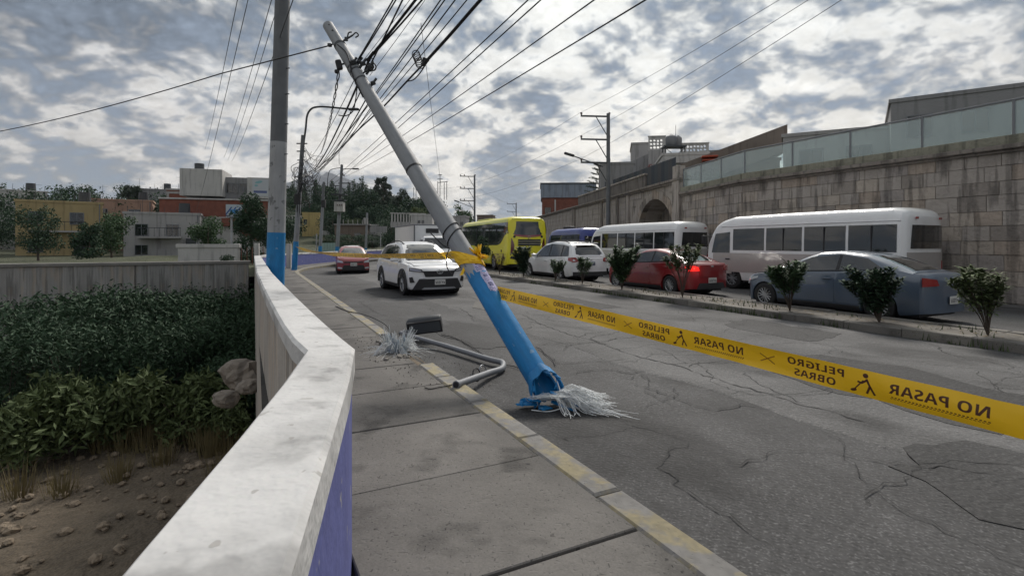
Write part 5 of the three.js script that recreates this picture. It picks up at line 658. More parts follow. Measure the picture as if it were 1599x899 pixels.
const both = (...f) => (t) => f.forEach((q) => q(t));
const wPk = tint(M.plaster, .40, .26, .20), wBk = M.brick, wOc = tint(M.plaster, .40, .31, .16);
house('white plastered house with a dark door among the trees beyond the gully', at(255, 380, 52).setY(0), 6.5, 4.6, 5, wB, { turn: .5, win: [[-1.8, 3.0, 1.1, 1.2], [.8, 3.0, 1.1, 1.2], [-1.8, 1.0, 1.1, 1.0]], doors: [[2.4, 1.1, .9, 2.1]], extra: both(roofClutter(6.5, 4.6, 5, 1), balcony(-.2, 2.25, 3.6)) });
house('ochre house with two storeys beyond the gully at far left', at(95, 380, 50).setY(0), 6.4, 5.6, 5, wOc, { turn: .7, win: [[-1.8, 4.1, 1.1, 1.2], [1.2, 4.1, 1.1, 1.2], [-1.8, 1.4, 1.1, 1.2]], doors: [[1.4, 1.1, .9, 2.1]], extra: both(roofClutter(6.4, 5.6, 5, 2), balcony(-.2, 2.8, 4.2)) });
house('bare brick house with an unfinished top behind the white plastered house', at(305, 380, 64).setY(0), 6.0, 8.2, 5, wBk, { turn: .45, trim: wB, win: [[-1.5, 6.4, 1.2, 1.2], [1.4, 6.4, 1.2, 1.2], [-1.5, 3.9, 1.2, 1.2], [1.4, 3.9, 1.2, 1.2]], extra: both(roofClutter(6, 8.2, 5, 3), (t) => { for (const y of [2.6, 5.2, 7.9]) part('floor_slab', box(6.1, .28, .06, 0, y, .04), wB, t); for (const x of [-2.85, 0, 2.85]) part('column', box(.26, 8.0, .07, x, 4.0, .045), wB, t); }) });
house('salmon coloured house with a balcony beyond the gully, left of the brick one', at(188, 380, 62).setY(0), 6.4, 6.8, 5, wPk, { turn: .55, win: [[-1.8, 5.2, 1.2, 1.2], [1.4, 5.2, 1.2, 1.2], [-1.8, 2.6, 1.2, 1.2], [1.4, 2.6, 1.2, 1.2]], extra: both(roofClutter(6.4, 6.8, 5, 4), balcony(.1, 3.9, 5)) });
house('pale tall house on the slope at the far left edge', at(20, 380, 66).setY(0), 6.6, 8.4, 5, wA, { turn: .8, win: [[-1.8, 6.6, 1.2, 1.2], [1.4, 6.6, 1.2, 1.2], [-1.8, 4.0, 1.2, 1.2], [1.4, 4.0, 1.2, 1.2]], extra: roofClutter(6.6, 8.4, 5, 5) });
house('grey concrete block house on the slope left of the brick house', at(240, 380, 82).setY(1), 7.0, 9.2, 5, wC, { turn: .5, win: [[-2, 7.4, 1.2, 1.2], [1.4, 7.4, 1.2, 1.2], [-2, 4.8, 1.2, 1.2]], extra: roofClutter(7, 9.2, 5, 6) });
for (const [px, z, y, s, l] of [[175, 44, 0, 1, 'round green tree in front of the salmon coloured house'], [325, 45, 0, .9, 'round green tree in front of the brick house'], [60, 42, 0, 1.05, 'round green tree left of the ochre house'], [140, 40, 0, .75, 'small green tree right of the ochre house']]) tree(l, at(px, 380, z).setY(y), 'round', 4.6 * s, 3.6 * s, px % 2 ? M.leaf : M.leafDark, Math.round(px), { n: 3600, leaf: .19, lo: .2 });
tree('green bushy tree beside the far utility pole behind the bus', at(722, 380, 92).setY(0), 'round', 9.4, 5.0, M.leaf, 41, { n: 3400, leaf: .32, lo: .3 });
tree('light green leafy tree above the white rooftop hut', at(654, 380, 88).setY(1.5), 'round', 6.6, 4.0, M.leafLight, 43, { n: 3000, leaf: .30, lo: .3 });
tree('yellow green bush tree low on the slope right of the transformer box', at(551, 380, 108).setY(2.5), 'round', 4.6, 4.4, M.leafLight, 45, { n: 2200, leaf: .3, lo: .2 });
{ const o = tree('round dark tree in front of the yellow bus beside the leaning pole', at(753, 380, 25.5).setY(.14), 'round', 2.0, .95, M.leafDark, 47, { n: 1900, leaf: .09, lo: .5 }); }
{ // araucaria behind the wall
  const t = thing('tree', 'araucaria with tiers of upswept boughs behind the big utility pole', 'tree', at(936, 380, 52).setY(4.6)); const r = rng(6), br = [], fo = []; part('trunk', rod(V(0, -.5, 0), V(.1, 5.2, 0), .12, .04, 7), M.bark, t);
  for (let k = 0; k < 9; k++) { const y = 1.2 + k * .46, len = 1.75 * (1 - k / 11); for (let i = 0; i < 6; i++) { const a = i * 1.047 + k * .5, e = V(Math.cos(a) * len, y + .18 + .12 * r(), Math.sin(a) * len); br.push(rod(V(.03, y, 0), e, .03, .012, 4)); for (let q = 0; q < 5; q++) { const f = .35 + q * .16; fo.push([e.x * f, lerp(y, e.y, f) + .03, e.z * f, .14, .6]); } } } part('bough', br, M.bark, t); part('foliage', leafCloud(fo, 4200, .13, r, .3), M.leafDark, t, 'stuff'); }
// terrace greenery
plant('shrub', 'dark green creeper hanging beside the glass screen post', at(1052, 380, 30).setY(4.9), 1.2, 1.6, 900, M.leafDark, 61, { leaf: .12 });
plant('shrub', 'low green bush on the terrace under the red awning', at(1092, 380, 33).setY(5.0), 1.3, 3.2, 1500, M.leafDark, 62, { leaf: .13 });
plant('shrub', 'red flowering bush over the corrugated fence', at(1028, 380, 33).setY(5.6), 1.2, 1.3, 700, std(.20, .03, .03, .8), 63, { leaf: .1 });
// ---------------------------------------------------------------- shrubs of the median
{ const md = (px, v = 10.8) => { const k = (px - 800) / F, z = v / (.8944 * k + .4473); return at(px, 380, z).setY(.12); };
  plant('shrub', 'bushy dark oleander in front of the nose of the white sport utility', md(819), 1.30, .85, 900, M.leafDark, 71, { leaf: .17, k: 22, spiky: true, lo: .2 });
  plant('shrub', 'thin yellowing shrub on the median against the flank of the yellow bus', md(781), .95, .7, 110, M.leafDry, 72, { leaf: .12, k: 8, spiky: true, lo: .3 });
  plant('shrub', 'small green shrub beside the front door of the white sport utility', md(868), .80, .6, 300, M.leaf, 73, { leaf: .13, k: 11, spiky: true, lo: .4 });
  plant('shrub', 'slim green shrub in front of the tail of the white sport utility', md(910), .98, .62, 320, M.leaf, 74, { leaf: .13, k: 11, spiky: true, lo: .45 });
  plant('shrub', 'large leafy oleander in front of the bonnet of the red sedan', md(972), 1.38, 1.1, 1150, M.leaf, 75, { leaf: .17, k: 24, spiky: true, lo: .25 });
  plant('shrub', 'oleander with an airy green and brown top against the rear of the red sedan', md(1067), 1.42, 1.0, 420, M.leafLight, 76, { leaf: .14, k: 11, spiky: true, lo: .62 });
  plant('shrub', 'leaning green oleander in front of the slate blue car', md(1235), 1.12, .95, 620, M.leaf, 77, { leaf: .15, k: 15, spiky: true, lo: .4 });
  plant('shrub', 'full dark oleander on the median near the right end', md(1375), 1.0, 1.0, 900, M.leafDark, 78, { leaf: .15, k: 20, spiky: true, lo: .25 });
  plant('shrub', 'sparse light oleander on the median at the right end', md(1545), 1.1, .85, 420, M.leafLight, 79, { leaf: .14, k: 12, spiky: true, lo: .4 }); }
// ---------------------------------------------------------------- gully plants and rocks
{ const rr = rng(51), G = 'dark bushes of the gully';
  const proto = plant('gully_bush', 'dark green bush growing in the gully beside the outer face of the wall', at(372, 380, 16.5).setY(-3.2), 2.6, 2.6, 5200, M.leafDark, 52, { leaf: .13, k: 20, lo: .1, group: G });
  for (const [px, z, s] of [[352, 15, 1], [388, 18.5, 1], [340, 18, 1.15], [362, 20, 1.2], [322, 15.5, 1.05], [300, 18, 1.2], [268, 14.5, 1.1], [240, 18, 1.2], [205, 13.6, 1.05], [160, 17, 1.2], [110, 13, 1.1], [60, 16, 1.2], [10, 12.5, 1.1], [376, 13.8, .75], [280, 19, 1.2], [190, 17, 1.3], [90, 15, 1.3]]) copyOf(proto, at(px, 380, z).setY(-3.2), rr() * 6, null, s);
  const G2 = 'lighter leafy plants of the gully', pr2 = plant('gully_plant', 'light green broad leaved plant among the dark bushes of the gully', at(330, 380, 13.2).setY(-3.2), 1.7, 1.9, 1500, M.leafLight, 57, { leaf: .22, k: 12, lo: .15, group: G2, stems: 9 });
  for (const [px, z, s] of [[285, 12.4, .9], [225, 12.6, 1.1], [150, 12, 1], [80, 11.6, 1.1], [366, 12.6, .7], [20, 11, 1]]) copyOf(pr2, at(px, 380, z).setY(-3.2), rr() * 6, null, s);
  const rd = []; for (let i = 0; i < 2600; i++) { const k = Math.floor(rr() * 26), q = rng(900 + k), px = 30 + q() * 350, z = 9.6 + q() * 4.5, c = at(px, 380, z), a = rr() * 6.28, rad = .28 * Math.sqrt(rr()), h = .25 + .5 * rr(), x = c.x + Math.cos(a) * rad, zz = c.z + Math.sin(a) * rad; rd.push(tri(V(x, -3.25, zz), V(x + Math.cos(a) * .25 * rr(), -3.2 + h, zz + Math.sin(a) * .25 * rr()), .010, a)); }
  const rg = mesh('dry_grass', rd, std(.16, .13, .06, .95), scene, 'stuff'); rg.userData.label = 'tufts of dry grass between the stones of the gully bed'; rg.userData.category = 'grass';
  const rock = (px, py, z, s, label, seed) => { const r = rng(seed), g = new THREE.IcosahedronGeometry(s, 3), p = g.attributes.position; for (let i = 0; i < p.count; i++) { const x = p.getX(i), y = p.getY(i), zz = p.getZ(i), n = 1 + 1.1 * (fbm(x / s * 1.1 + seed, y / s * 1.1 + zz / s * .8 + seed, 4, 0, .6) - .5) + .2 * (fbm(x / s * 4 + 9, zz / s * 4 + y / s * 3, 3) - .5); p.setXYZ(i, x * n, y * n * .72, zz * n); } const q = prep(toCreasedNormals(g, .22)); q.rotateY(r() * 6); uvBox(q); const o = tag(mesh('boulder', q, tint(M.sillar, .62, .60, .56)), label, 'rock'); o.position.copy(at(px, py, z)); };
  rock(376, 586, 10.5, .40, 'rounded pale boulder at the foot of the wall, below the dark bushes', 3); rock(392, 603, 9.8, .2, 'small rock tucked beside the foot of the wall in front of the pale boulder', 7); rock(355, 622, 9.2, .22, 'brown rock in the dry bed, left of the pale boulder', 9);
  const st = []; for (let i = 0; i < 900; i++) { const x = -2.2 - rr() * 13, z = -3 - rr() * 11, s = .04 + .14 * rr() * rr(); const g = new THREE.IcosahedronGeometry(s, 0); g.scale(1, .6, .8); g.rotateY(rr() * 6); g.translate(x, -3.3 + .9 * (fbm(x * .25 + 30, z * .25 + 30, 4) - .5) + 1.2 * smooth(-9, -20, x) + s * .3, z); st.push(g); } const sm = mesh('stones', st, tint(M.sillar, .7, .62, .5), scene, 'stuff'); sm.userData.label = 'loose stones strewn over the dry brown bed of the gully'; sm.userData.category = 'stones'; }
// ---------------------------------------------------------------- the standing painted poles of the pavement
function paintedPole(name, label, base, top, r0, r1, bands, extra) { // bands: [height, material] from the ground up
  const t = thing(name, label, 'utility pole', base.clone()), ax = top.clone().sub(base), h = ax.y; let y0 = -.3;
  const P = (y) => ax.clone().multiplyScalar(y / h), R = (y) => lerp(r0, r1, clamp(y / h));
  bands.forEach(([y1, mat, nm], i) => { part(nm ?? 'shaft', rod(P(y0), P(y1), R(y0) + (i === 0 ? .003 : 0), R(y1) + (i === 0 ? .003 : 0), 28), mat, t); y0 = y1; });
  extra?.(t, P, R); return t;
}
const band = (p, ax, r, w, mat, t, name = 'band') => { const q = new THREE.Quaternion().setFromUnitVectors(V(0, 1, 0), ax); const g = prep(new THREE.CylinderGeometry(r, r, w, 26)); g.applyQuaternion(q); g.translate(p.x, p.y, p.z); return part(name, g, mat, t); };
{ const z = 12.0, b = at(429, 380, z).setY(.12), top = at(446, -170, z);
  paintedPole('painted_pole', 'tall upright pole with blue foot, worn white band and dark top beside the white coping', b, top, .205, .15, [[at(0, 363, z).y - .12, M.poleBlue, 'blue_foot'], [at(0, 222, z).y - .12, M.poleWhite, 'white_band'], [at(0, -170, z).y - .12, M.poleDark, 'shaft']], (t, P, R) => {
    band(P(at(0, 165, z).y - .12), V(0, 1, 0), R(3.2) - .006, .03, M.poleDark, t); for (const y of [3.6, 4.3, 5.0, 5.6]) part('step_peg', rod(P(y).add(V(.1, 0, .05)), P(y).add(V(.25, .0, .08)), .012, .012, 6), M.darkMetal, t); }); }
const POLE_B = at(460, 380, 29).setY(.14), POLE_BT = at(474, 211, 29);
paintedPole('slim_pole', 'slim blue footed pole farther along the pavement with cable tangle and lamp arm', POLE_B, POLE_BT, .15, .11, [[at(0, 377, 29).y - .14, M.poleBlue, 'blue_foot'], [at(0, 300, 29).y - .14, M.poleGrey, 'white_band'], [POLE_BT.y - .14, M.poleDark, 'shaft']], (t) => {
  const L = (px, py) => at(px, py, 29).sub(POLE_B); part('lamp_arm', tube([L(475, 222), L(478, 200), L(481, 178), L(488, 169), L(500, 166.5), L(530, 168.5), L(546, 170)], .055, 40, 7), M.darkMetal, t); part('lamp_head', (() => { const g = prep(new RoundedBoxGeometry(.62, .12, .24, 3, .05)); g.translate(...L(553, 170.5)); return g; })(), M.darkMetal, t);
  part('splice_box', box(.34, .62, .3, ...L(466, 311), .04), M.black, t); part('bracket', [box(.6, .06, .06, ...L(472, 224)), box(.5, .06, .06, ...L(471, 236)), box(.44, .05, .05, ...L(471, 250))], M.darkMetal, t); });
paintedPole('slim_pole', 'thin grey pole with blue foot in front of the pale green fence', at(499.5, 380, 41).setY(.14), at(506.5, 284, 41), .14, .10, [[at(0, 384, 41).y - .14, M.poleBlue, 'blue_foot'], [at(0, 320, 41).y, M.poleGrey, 'white_band'], [at(0, 284, 41).y - .14, M.poleDark, 'shaft']], (t) => { const L = (px, py) => at(px, py, 41).sub(at(499.5, 380, 41).setY(.14)); part('bracket', [box(.8, .06, .06, ...L(505, 300)), box(.6, .06, .06, ...L(505, 306))], M.darkMetal, t); part('splice_box', box(.3, .6, .28, ...L(506, 318), .03), M.black, t); });
paintedPole('post', 'thin white post beside the blue wall at the start of the bend', at(494.5, 380, 42).setY(.14), at(495, 364, 42), .05, .05, [[.9, M.poleWhite, 'shaft'], [2.3, M.poleWhite, 'shaft']]);
{ const z = 56, b = at(526.5, 380, z).setY(.14), L = (px, py, dz = 0) => at(px, py, z - dz).sub(b);
  paintedPole('transformer_pole', 'pole with a square transformer box, blue foot and crossarm lamp', b, at(534.5, 257, z), .21, .14, [[at(0, 385, z).y - .14, M.poleBlue, 'blue_foot'], [at(0, 336, z).y - .14, M.poleGrey, 'shaft'], [at(0, 257, z).y - .14, M.poleDark, 'shaft']], (t) => {
    part('transformer', [box(.95, 1.05, .8, ...L(531, 323, .5), .04)], M.plaster, t); part('bushing', [0, 1, 2].map((i) => box(.10, .16, .1, ...L(527.5 + i * 3.3, 320, .98), .03)), M.insulator, t); part('platform', [box(1.5, .12, .9, ...L(531, 304, .3)), box(1.3, .10, .8, ...L(531, 313, .3))], M.darkMetal, t);
    part('cutout_frame', [box(1.5, .10, .1, ...L(540, 286)), rod(L(547, 286), L(547, 293), .05, .05, 5), box(.9, .08, .08, ...L(527, 290)), rod(L(525, 290), L(525, 304), .05, .05, 5)], M.darkMetal, t);
    part('lamp_arm', [rod(L(534, 264), L(552, 263), .05, .04, 6), box(.7, .14, .3, ...L(556, 263.5), .05)], M.darkMetal, t); part('rear_lamp_arm', tube([L(534, 262), L(524, 263), L(516, 266), L(513, 275), L(512, 290)], .04, 20, 5), M.darkMetal, t); part('aerial', rod(L(530.3, 257), L(530, 232), .03, .02, 4), M.darkMetal, t); part('insulator', [-1, 0, 1].map((k) => box(.1, .2, .1, ...L(536 + k * 2, 272 + k * 2))), M.insulator, t); }); }
paintedPole('slim_pole', 'short grey pole with blue foot right of the transformer pole', at(571.5, 380, 66).setY(.14), at(574, 332, 66), .17, .13, [[at(0, 389, 66).y > .3 ? at(0, 389, 66).y : .9, M.poleBlue, 'blue_foot'], [at(0, 332, 66).y - .14, M.poleGrey, 'shaft']], (t) => { const L = (px, py) => at(px, py, 66).sub(at(571.5, 380, 66).setY(.14)); part('meter_box', box(.5, .8, .4, ...L(572, 345), .03), wB, t); });
{ const z = 74, b = at(595, 380, z).setY(.1); const t = thing('sign_post', 'thin white post carrying a dark grey board on the bend', 'sign post', b); const L = (px, py) => at(px, py, z).sub(b); part('post', rod(V(0, 0, 0), L(595, 362), .07, .07, 6), M.poleWhite, t); part('board', box(2.4, .9, .1, ...L(592, 358)), wC, t); }
// ---------------------------------------------------------------- big utility poles with three crossarms
function crossarmPole(label, z, px, pyTop, s, o = {}) {
  const b = at(px, 380, z).setY(0), t = thing('power_pole', label, 'utility pole', b); const L = (dx, py) => at(px + dx, py, z).sub(b), k = z / F;
  const H = at(0, pyTop, z).y; part('shaft', rod(V(0, -.2, 0), V(.0, H, 0), .17, .12, 14), M.poleDark, t); t.userData.tips = [];
  for (let i = 0; i < 3; i++) { const y = H - .18 - i * s * .98; const tip = V(-s * 1.16, y - .05, .0); part('crossarm', box(s * 1.22, .11, .11, -s * .56, y - .02, .02, .015, 0, 0, -.02), M.darkMetal, t); part('brace', rod(V(-.05, y - s * .86, 0), V(-s * .52, y - .05, 0), .035, .035, 5), M.darkMetal, t);
    for (const x of [-s * 1.14, o.two ? -s * .82 : null, .08]) if (x !== null) part('insulator', (() => { const g = prep(new THREE.LatheGeometry([[0, 0], [.05, 0], [.04, .08], [.10, .10], [.05, .14], [.09, .18], [.04, .23], [0, .25]].map((p) => new THREE.Vector2(...p)), 10)); g.translate(x, y + .03, 0); return g; })(), M.insulator, t); t.userData.tips.push(tip.add(b)); }
  if (o.lamp) { const [dx, py, dx0, py0] = o.lamp; part('lamp_arm', rod(L(dx0, py0), L(dx, py), .045, .04, 7), M.darkMetal, t); part('lamp_head', (() => { const g = prep(new RoundedBoxGeometry(.75, .17, .3, 3, .07)); g.rotateZ(-.30); g.translate(...L(dx, py)); return g; })(), M.darkMetal, t); }
  const tips = t.userData.tips; delete t.userData.tips; return tips;
}
const tipsA = crossarmPole('tall power pole with three crossarms and a lamp arm before the stone wall', 36, 951, 177, 1.66, { lamp: [-61, 241, -8, 260] });
const tipsB = crossarmPole('distant power pole with three crossarms rising behind the yellow bus', 72, 742, 273, 1.75, { two: true, lamp: [-28, 314, -2, 324] });
const tipsC = crossarmPole('farthest small power pole with three crossarms on the horizon', 125, 807, 317, 1.9);
{ const z = 92, b = at(690, 380, z).setY(6); const t = thing('mast_frame', 'open steel mast frame on the slope behind the leaning pole', 'mast', b); const L = (px, py) => at(px, py, z).sub(b); for (const [a, c, d, e] of [[684.5, 283, 684.5, 315], [698.5, 283, 698.5, 312], [684, 285, 700, 283.5], [688, 272, 688, 318], [684, 279.5, 692, 279.5], [685, 273, 691, 273], [647, 292, 647, 318], [650.5, 294, 650.5, 318], [694.5, 285, 694.5, 312]]) part('frame_bar', rod(L(a, c), L(d, e), .06, .06, 5), M.darkMetal, t); }
// ---------------------------------------------------------------- the leaning broken pole
const LB = at(855, 612, 5.15), LT = at(513, 40, 8.3), LAX = LT.clone().sub(LB).normalize(), LLEN = LT.distanceTo(LB);
const onPole = (py) => { let a = 0, b = 1; for (let i = 0; i < 40; i++) { const m = (a + b) / 2, p = LB.clone().lerp(LT, m), y = 380 - (p.y - EYE) * F / -p.z; if (y > py) a = m; else b = m; } return a; };
const poleR = (t) => lerp(.126, .084, t);
const pp = thing('leaning_pole', 'broken hollow pole with blue lower part leaning left across the road', 'utility pole', LB.clone());
{ const q = new THREE.Quaternion().setFromUnitVectors(V(0, 1, 0), LAX), rr = rng(15);
  const side = V(1, 0, 0).applyQuaternion(q), fwd = V(0, 0, 1).applyQuaternion(q);
  const surf = (t, a, r = 0) => LAX.clone().multiplyScalar(t * LLEN).addScaledVector(side, Math.cos(a) * (poleR(t) + r)).addScaledVector(fwd, Math.sin(a) * (poleR(t) + r));
  const CAMD = V(.30, .22, .93).normalize(), face = Math.atan2(CAMD.dot(fwd), CAMD.dot(side));
  const endL = (a) => .17 * Math.max(-.25, Math.cos(a - face)) ** 1 + .012 * Math.sin(a * 7);     // the foot is torn off aslant, shorter on the side that faces the camera
  const shellGeo = (t0, t1, ragged, r = 0) => { const na = 40, nt = 10, out = [], P = (i, j, inner) => { const a = i / na * 6.28319, tt = lerp(t0 + (ragged ? endL(a) / LLEN : 0), t1, j / nt); return surf(tt, a, inner ? -.014 : r); }; const Q = (a, b, c, d) => out.push(...a, ...b, ...c, ...a, ...c, ...d);
    for (let i = 0; i < na; i++) for (let j = 0; j < nt; j++) { Q(P(i, j), P(i + 1, j), P(i + 1, j + 1), P(i, j + 1)); Q(P(i, j, 1), P(i, j + 1, 1), P(i + 1, j + 1, 1), P(i + 1, j, 1)); }
    for (let i = 0; i < na; i++) { Q(P(i, 0), P(i, 0, 1), P(i + 1, 0, 1), P(i + 1, 0)); Q(P(i, nt), P(i + 1, nt), P(i + 1, nt, 1), P(i, nt, 1)); } const g = fromTris(out, .8); const uv = g.attributes.uv, p = g.attributes.position; for (let i = 0; i < uv.count; i++) { const v = V().fromBufferAttribute(p, i); uv.setXY(i, Math.atan2(v.dot(fwd), v.dot(side)) * .12, v.dot(LAX)); } return g; };
  const tb = onPole(437), tw = onPole(408);
  part('blue_section', shellGeo(0, tb, .018, .002), M.poleBlue, pp);
  part('white_band', shellGeo(tb, tw, 0, .0005), M.poleWhite, pp); part('shaft', shellGeo(tw, 1, 0), M.poleGrey, pp);
  // torn upper edge of the blue paint
  for (let i = 0; i < 15; i++) { const a0 = i / 15 * 6.283, w = .25 + .3 * rr(), h = (.006 + .022 * rr()); part('paint_edge', sheet((a, b) => surf(lerp(tb - .004, tb + h * Math.sin(Math.PI * clamp(a, .02, .98)), b), a0 + (a - .5) * w * 1.6, .0015).toArray(), 8, 3, .0012), M.poleBlue, pp); }
  part('top_cap', rod(surf(1, 0).multiplyScalar(0).addScaledVector(LAX, LLEN - .01), V().addScaledVector(LAX, LLEN + .02), .075, .06, 20), M.poleGrey, pp);
  for (const [py, r] of [[55, .016], [46, .012]]) { const t = onPole(py), p = surf(t, 1.35, -.006); part('bolt_hole', rod(p, p.clone().addScaledVector(fwd, .012), r, r, 10), M.black, pp); }
  // bands, straps and their loose ends
  for (const [py, w] of [[72, .05], [107, .03], [113, .03], [127, .025], [265, .028]]) { const t = onPole(py); band(V().addScaledVector(LAX, t * LLEN), LAX, poleR(t) + .006, w, py < 150 ? M.darkMetal : M.black, pp, 'strap'); }
  for (const [py, tl] of [[360, .10], [370, .16]]) { const pts = []; const t = onPole(py); for (let i = 0; i <= 24; i++) { const a = i / 24 * 6.283; pts.push(surf(t + Math.cos(a + .3) * tl * .055, a, .007)); } part('strap', tube(pts, .007, 48, 6, true), M.black, pp); }
  { const t = onPole(374), p = surf(t - .012, Math.PI * .93, .01); part('strap_end', tube([p, p.clone().add(V(-.03, -.10, .03)), p.clone().add(V(-.02, -.22, .05)), p.clone().add(V(.03, -.30, .06))], .007, 16, 5), M.black, pp); part('strap_end', tube([p, p.clone().add(V(-.07, .04, .03)), p.clone().add(V(-.16, .13, .06)), p.clone().add(V(-.22, .19, .05))], .007, 16, 5), M.black, pp); }
  // clamp with hook, junction boxes and cable rack near the top
  const hk = (py, a, s, n) => { const t = onPole(py), p = surf(t, a, .0), o = side.clone().multiplyScalar(Math.cos(a)).addScaledVector(fwd, Math.sin(a)); return { p, o, t }; };
  { const { p, o } = hk(68, 0.1); const e = p.clone().addScaledVector(o, .17); part('hook', [rod(p, e, .016, .014, 6), tube([e, e.clone().add(V(.05, .04, 0)), e.clone().add(V(.09, .0, 0)), e.clone().add(V(.04, -.04, 0))], .012, 14, 5), tube([p.clone().addScaledVector(o, .07), p.clone().addScaledVector(o, .10).add(V(0, .07, .01)), p.clone().addScaledVector(o, .15).add(V(0, .06, 0))], .012, 10, 5), box(.05, .06, .05, ...p.clone().addScaledVector(o, .05), .01)], M.darkMetal, pp); }
  { const { p, o } = hk(66, 3.0); part('eye_bolt', [rod(p, p.clone().addScaledVector(o, .06), .014, .014, 6), box(.06, .05, .06, ...p.clone().addScaledVector(o, .05), .012)], M.darkMetal, pp); }
  const jb = hk(97, 2.9); part('junction_box', [box(.09, .15, .09, ...jb.p.clone().addScaledVector(jb.o, .08), .025, .3, 0, .25), box(.05, .06, .06, ...jb.p.clone().addScaledVector(jb.o, .12).add(V(0, -.09, 0)), .02), rod(jb.p, jb.p.clone().addScaledVector(jb.o, .1), .015, .015, 5)], M.black, pp);
  for (const [py, a, d, s] of [[104, .2, .03, .07], [110, .3, .07, .075], [118, .0, .10, .06], [121, .4, .14, .065], [137, .1, .04, .07], [107, 1.2, .02, .08]]) { const k = hk(py, a); part('clamp', [box(s, s * .9, s, ...k.p.clone().addScaledVector(k.o, d), .02, .5, .3, .4), rod(k.p, k.p.clone().addScaledVector(k.o, d), .012, .012, 5), rod(k.p.clone().addScaledVector(k.o, d).add(V(-.05, -.07, 0)), k.p.clone().addScaledVector(k.o, d).add(V(.05, .07, 0)), .018, .018, 6)], M.darkMetal, pp); }
  { const k = hk(116, .15), c = k.p.clone().addScaledVector(k.o, .16), g = []; for (let i = 0; i < 4; i++) { const R = .05 + .025 * rr(), x = (rr() - .5) * .05; const pts = []; for (let j = 0; j <= 12; j++) { const a = j / 12 * 6.28; pts.push(c.clone().add(V(x + Math.cos(a) * R, Math.sin(a) * R * .9 - .03, (rr() - .5) * .03))); } g.push(tube(pts, .008, 24, 5, true)); } part('cable_loop', g, M.cable, pp); }
  { const k1 = hk(75, 1.9), k2 = hk(120, 2.2), k3 = hk(150, 2.75); part('down_lead', tube([k1.p, hk(90, 1.35).p.addScaledVector(fwd, .02), hk(104, 1.6).p.addScaledVector(fwd, .02), k2.p.addScaledVector(k2.o, .02), k3.p.addScaledVector(k3.o, .01)], .010, 30, 6), M.cable, pp); const k = hk(132, 3.0); part('loose_lead', tube([k.p, k.p.clone().add(V(-.02, -.2, .02)), k.p.clone().add(V(-.06, -.38, .04)), k.p.clone().add(V(-.16, -.44, .05)), k.p.clone().add(V(-.26, -.43, .05))], .008, 24, 5), M.cable, pp); }
  // paper notices pasted round the blue and white part
  const noteTex = (seed, big) => { const c = document.createElement('canvas'); c.width = 256; c.height = 256; const g = c.getContext('2d'), r = rng(seed); g.fillStyle = '#b3b0cc'; g.fillRect(0, 0, 256, 256); for (let i = 0; i < 500; i++) { g.fillStyle = `rgba(${90 + r() * 130},${90 + r() * 120},${140 + r() * 100},.25)`; g.fillRect(r() * 256, r() * 256, 4 + r() * 26, 2 + r() * 8); } g.fillStyle = '#2b2c63'; if (big) { for (let i = 0; i < 3; i++) { g.lineWidth = 15; g.strokeStyle = '#25265c'; g.strokeRect(62 + i * 48, 92, 26, 52); } } for (let y = 20; y < 250; y += 26) { if (big && y > 70 && y < 160) continue; let x = 18; while (x < 230) { const w = 8 + r() * 24; if (r() < .8) g.fillRect(x, y, w, 7 + r() * 4); x += w + 6; } } const t = new THREE.CanvasTexture(c); t.colorSpace = THREE.SRGBColorSpace; return t; };
  const noteM = [1, 2, 3].map((i) => std(1, 1, 1, .85, { map: noteTex(20 + i, i < 3) }));
  const ca = face - .95;
  const note = (py0, py1, a0, a1, m, seed) => { const r = rng(seed), t0 = onPole(py1), t1 = onPole(py0); const jit = (b) => .10 * (vnoise(b * 7 + seed, seed) - .5); const g = sheet((a, b) => surf(lerp(t0, t1, b) + .004 * (vnoise(a * 6 + seed, 3) - .5) * (b < .1 || b > .9 ? 1 : 0), lerp(a0 + jit(b), a1 + jit(b + 3), a), .003 + .004 * (a > .9 || a < .1 ? vnoise(b * 5, seed) : 0)).toArray(), 14, 12, .0012); const uv = new Float32Array(g.attributes.position.count * 2), p = g.attributes.position; for (let i = 0; i < p.count; i++) { const v = V().fromBufferAttribute(p, i); const an = Math.atan2(v.dot(fwd), v.dot(side)), tt = v.dot(LAX) / LLEN; uv[2 * i] = 1 - clamp((an - a0) / (a1 - a0)); uv[2 * i + 1] = clamp((tt - t0) / (t1 - t0)); } g.setAttribute('uv', new THREE.BufferAttribute(uv, 2)); part('paper_notice', g, m, pp); };
  note(409, 432, ca - .1, ca + 1.15, noteM[0], 3); note(434, 447, ca + .05, ca + .95, noteM[1], 5); note(444, 464, ca - .05, ca + .95, noteM[1], 8); note(426, 442, ca - .55, ca + .0, noteM[2], 11); note(446, 457, ca - .5, ca - .12, noteM[2], 13);
  // broken foot: a torn ring of shell that stands out round the mouth, splinters, a flap
  const ring = sheet((a, b) => { const an = face + lerp(-2.5, 2.2, a), fl = .030 + .022 * (1 - b) + .012 * vnoise(a * 7, 2); return surf((endL(an) - .015 + b * (.075 + .02 * vnoise(a * 9, 5))) / LLEN, an, fl).toArray(); }, 50, 4, .010);
  part('torn_ring', ring, M.poleBlue, pp);
  const flap = (p0, d, w, l, lift, nm = 'splinter') => part(nm, sheet((a, b) => { const s = V(-d.z, 0, d.x).normalize(); return p0.clone().addScaledVector(d, b * l).addScaledVector(s, (a - .5) * w * (1 - .75 * b)).add(V(0, lift * b * b + .012 * Math.sin(a * 3.1), 0)).toArray(); }, 5, 8, .006), M.poleBlue, pp);
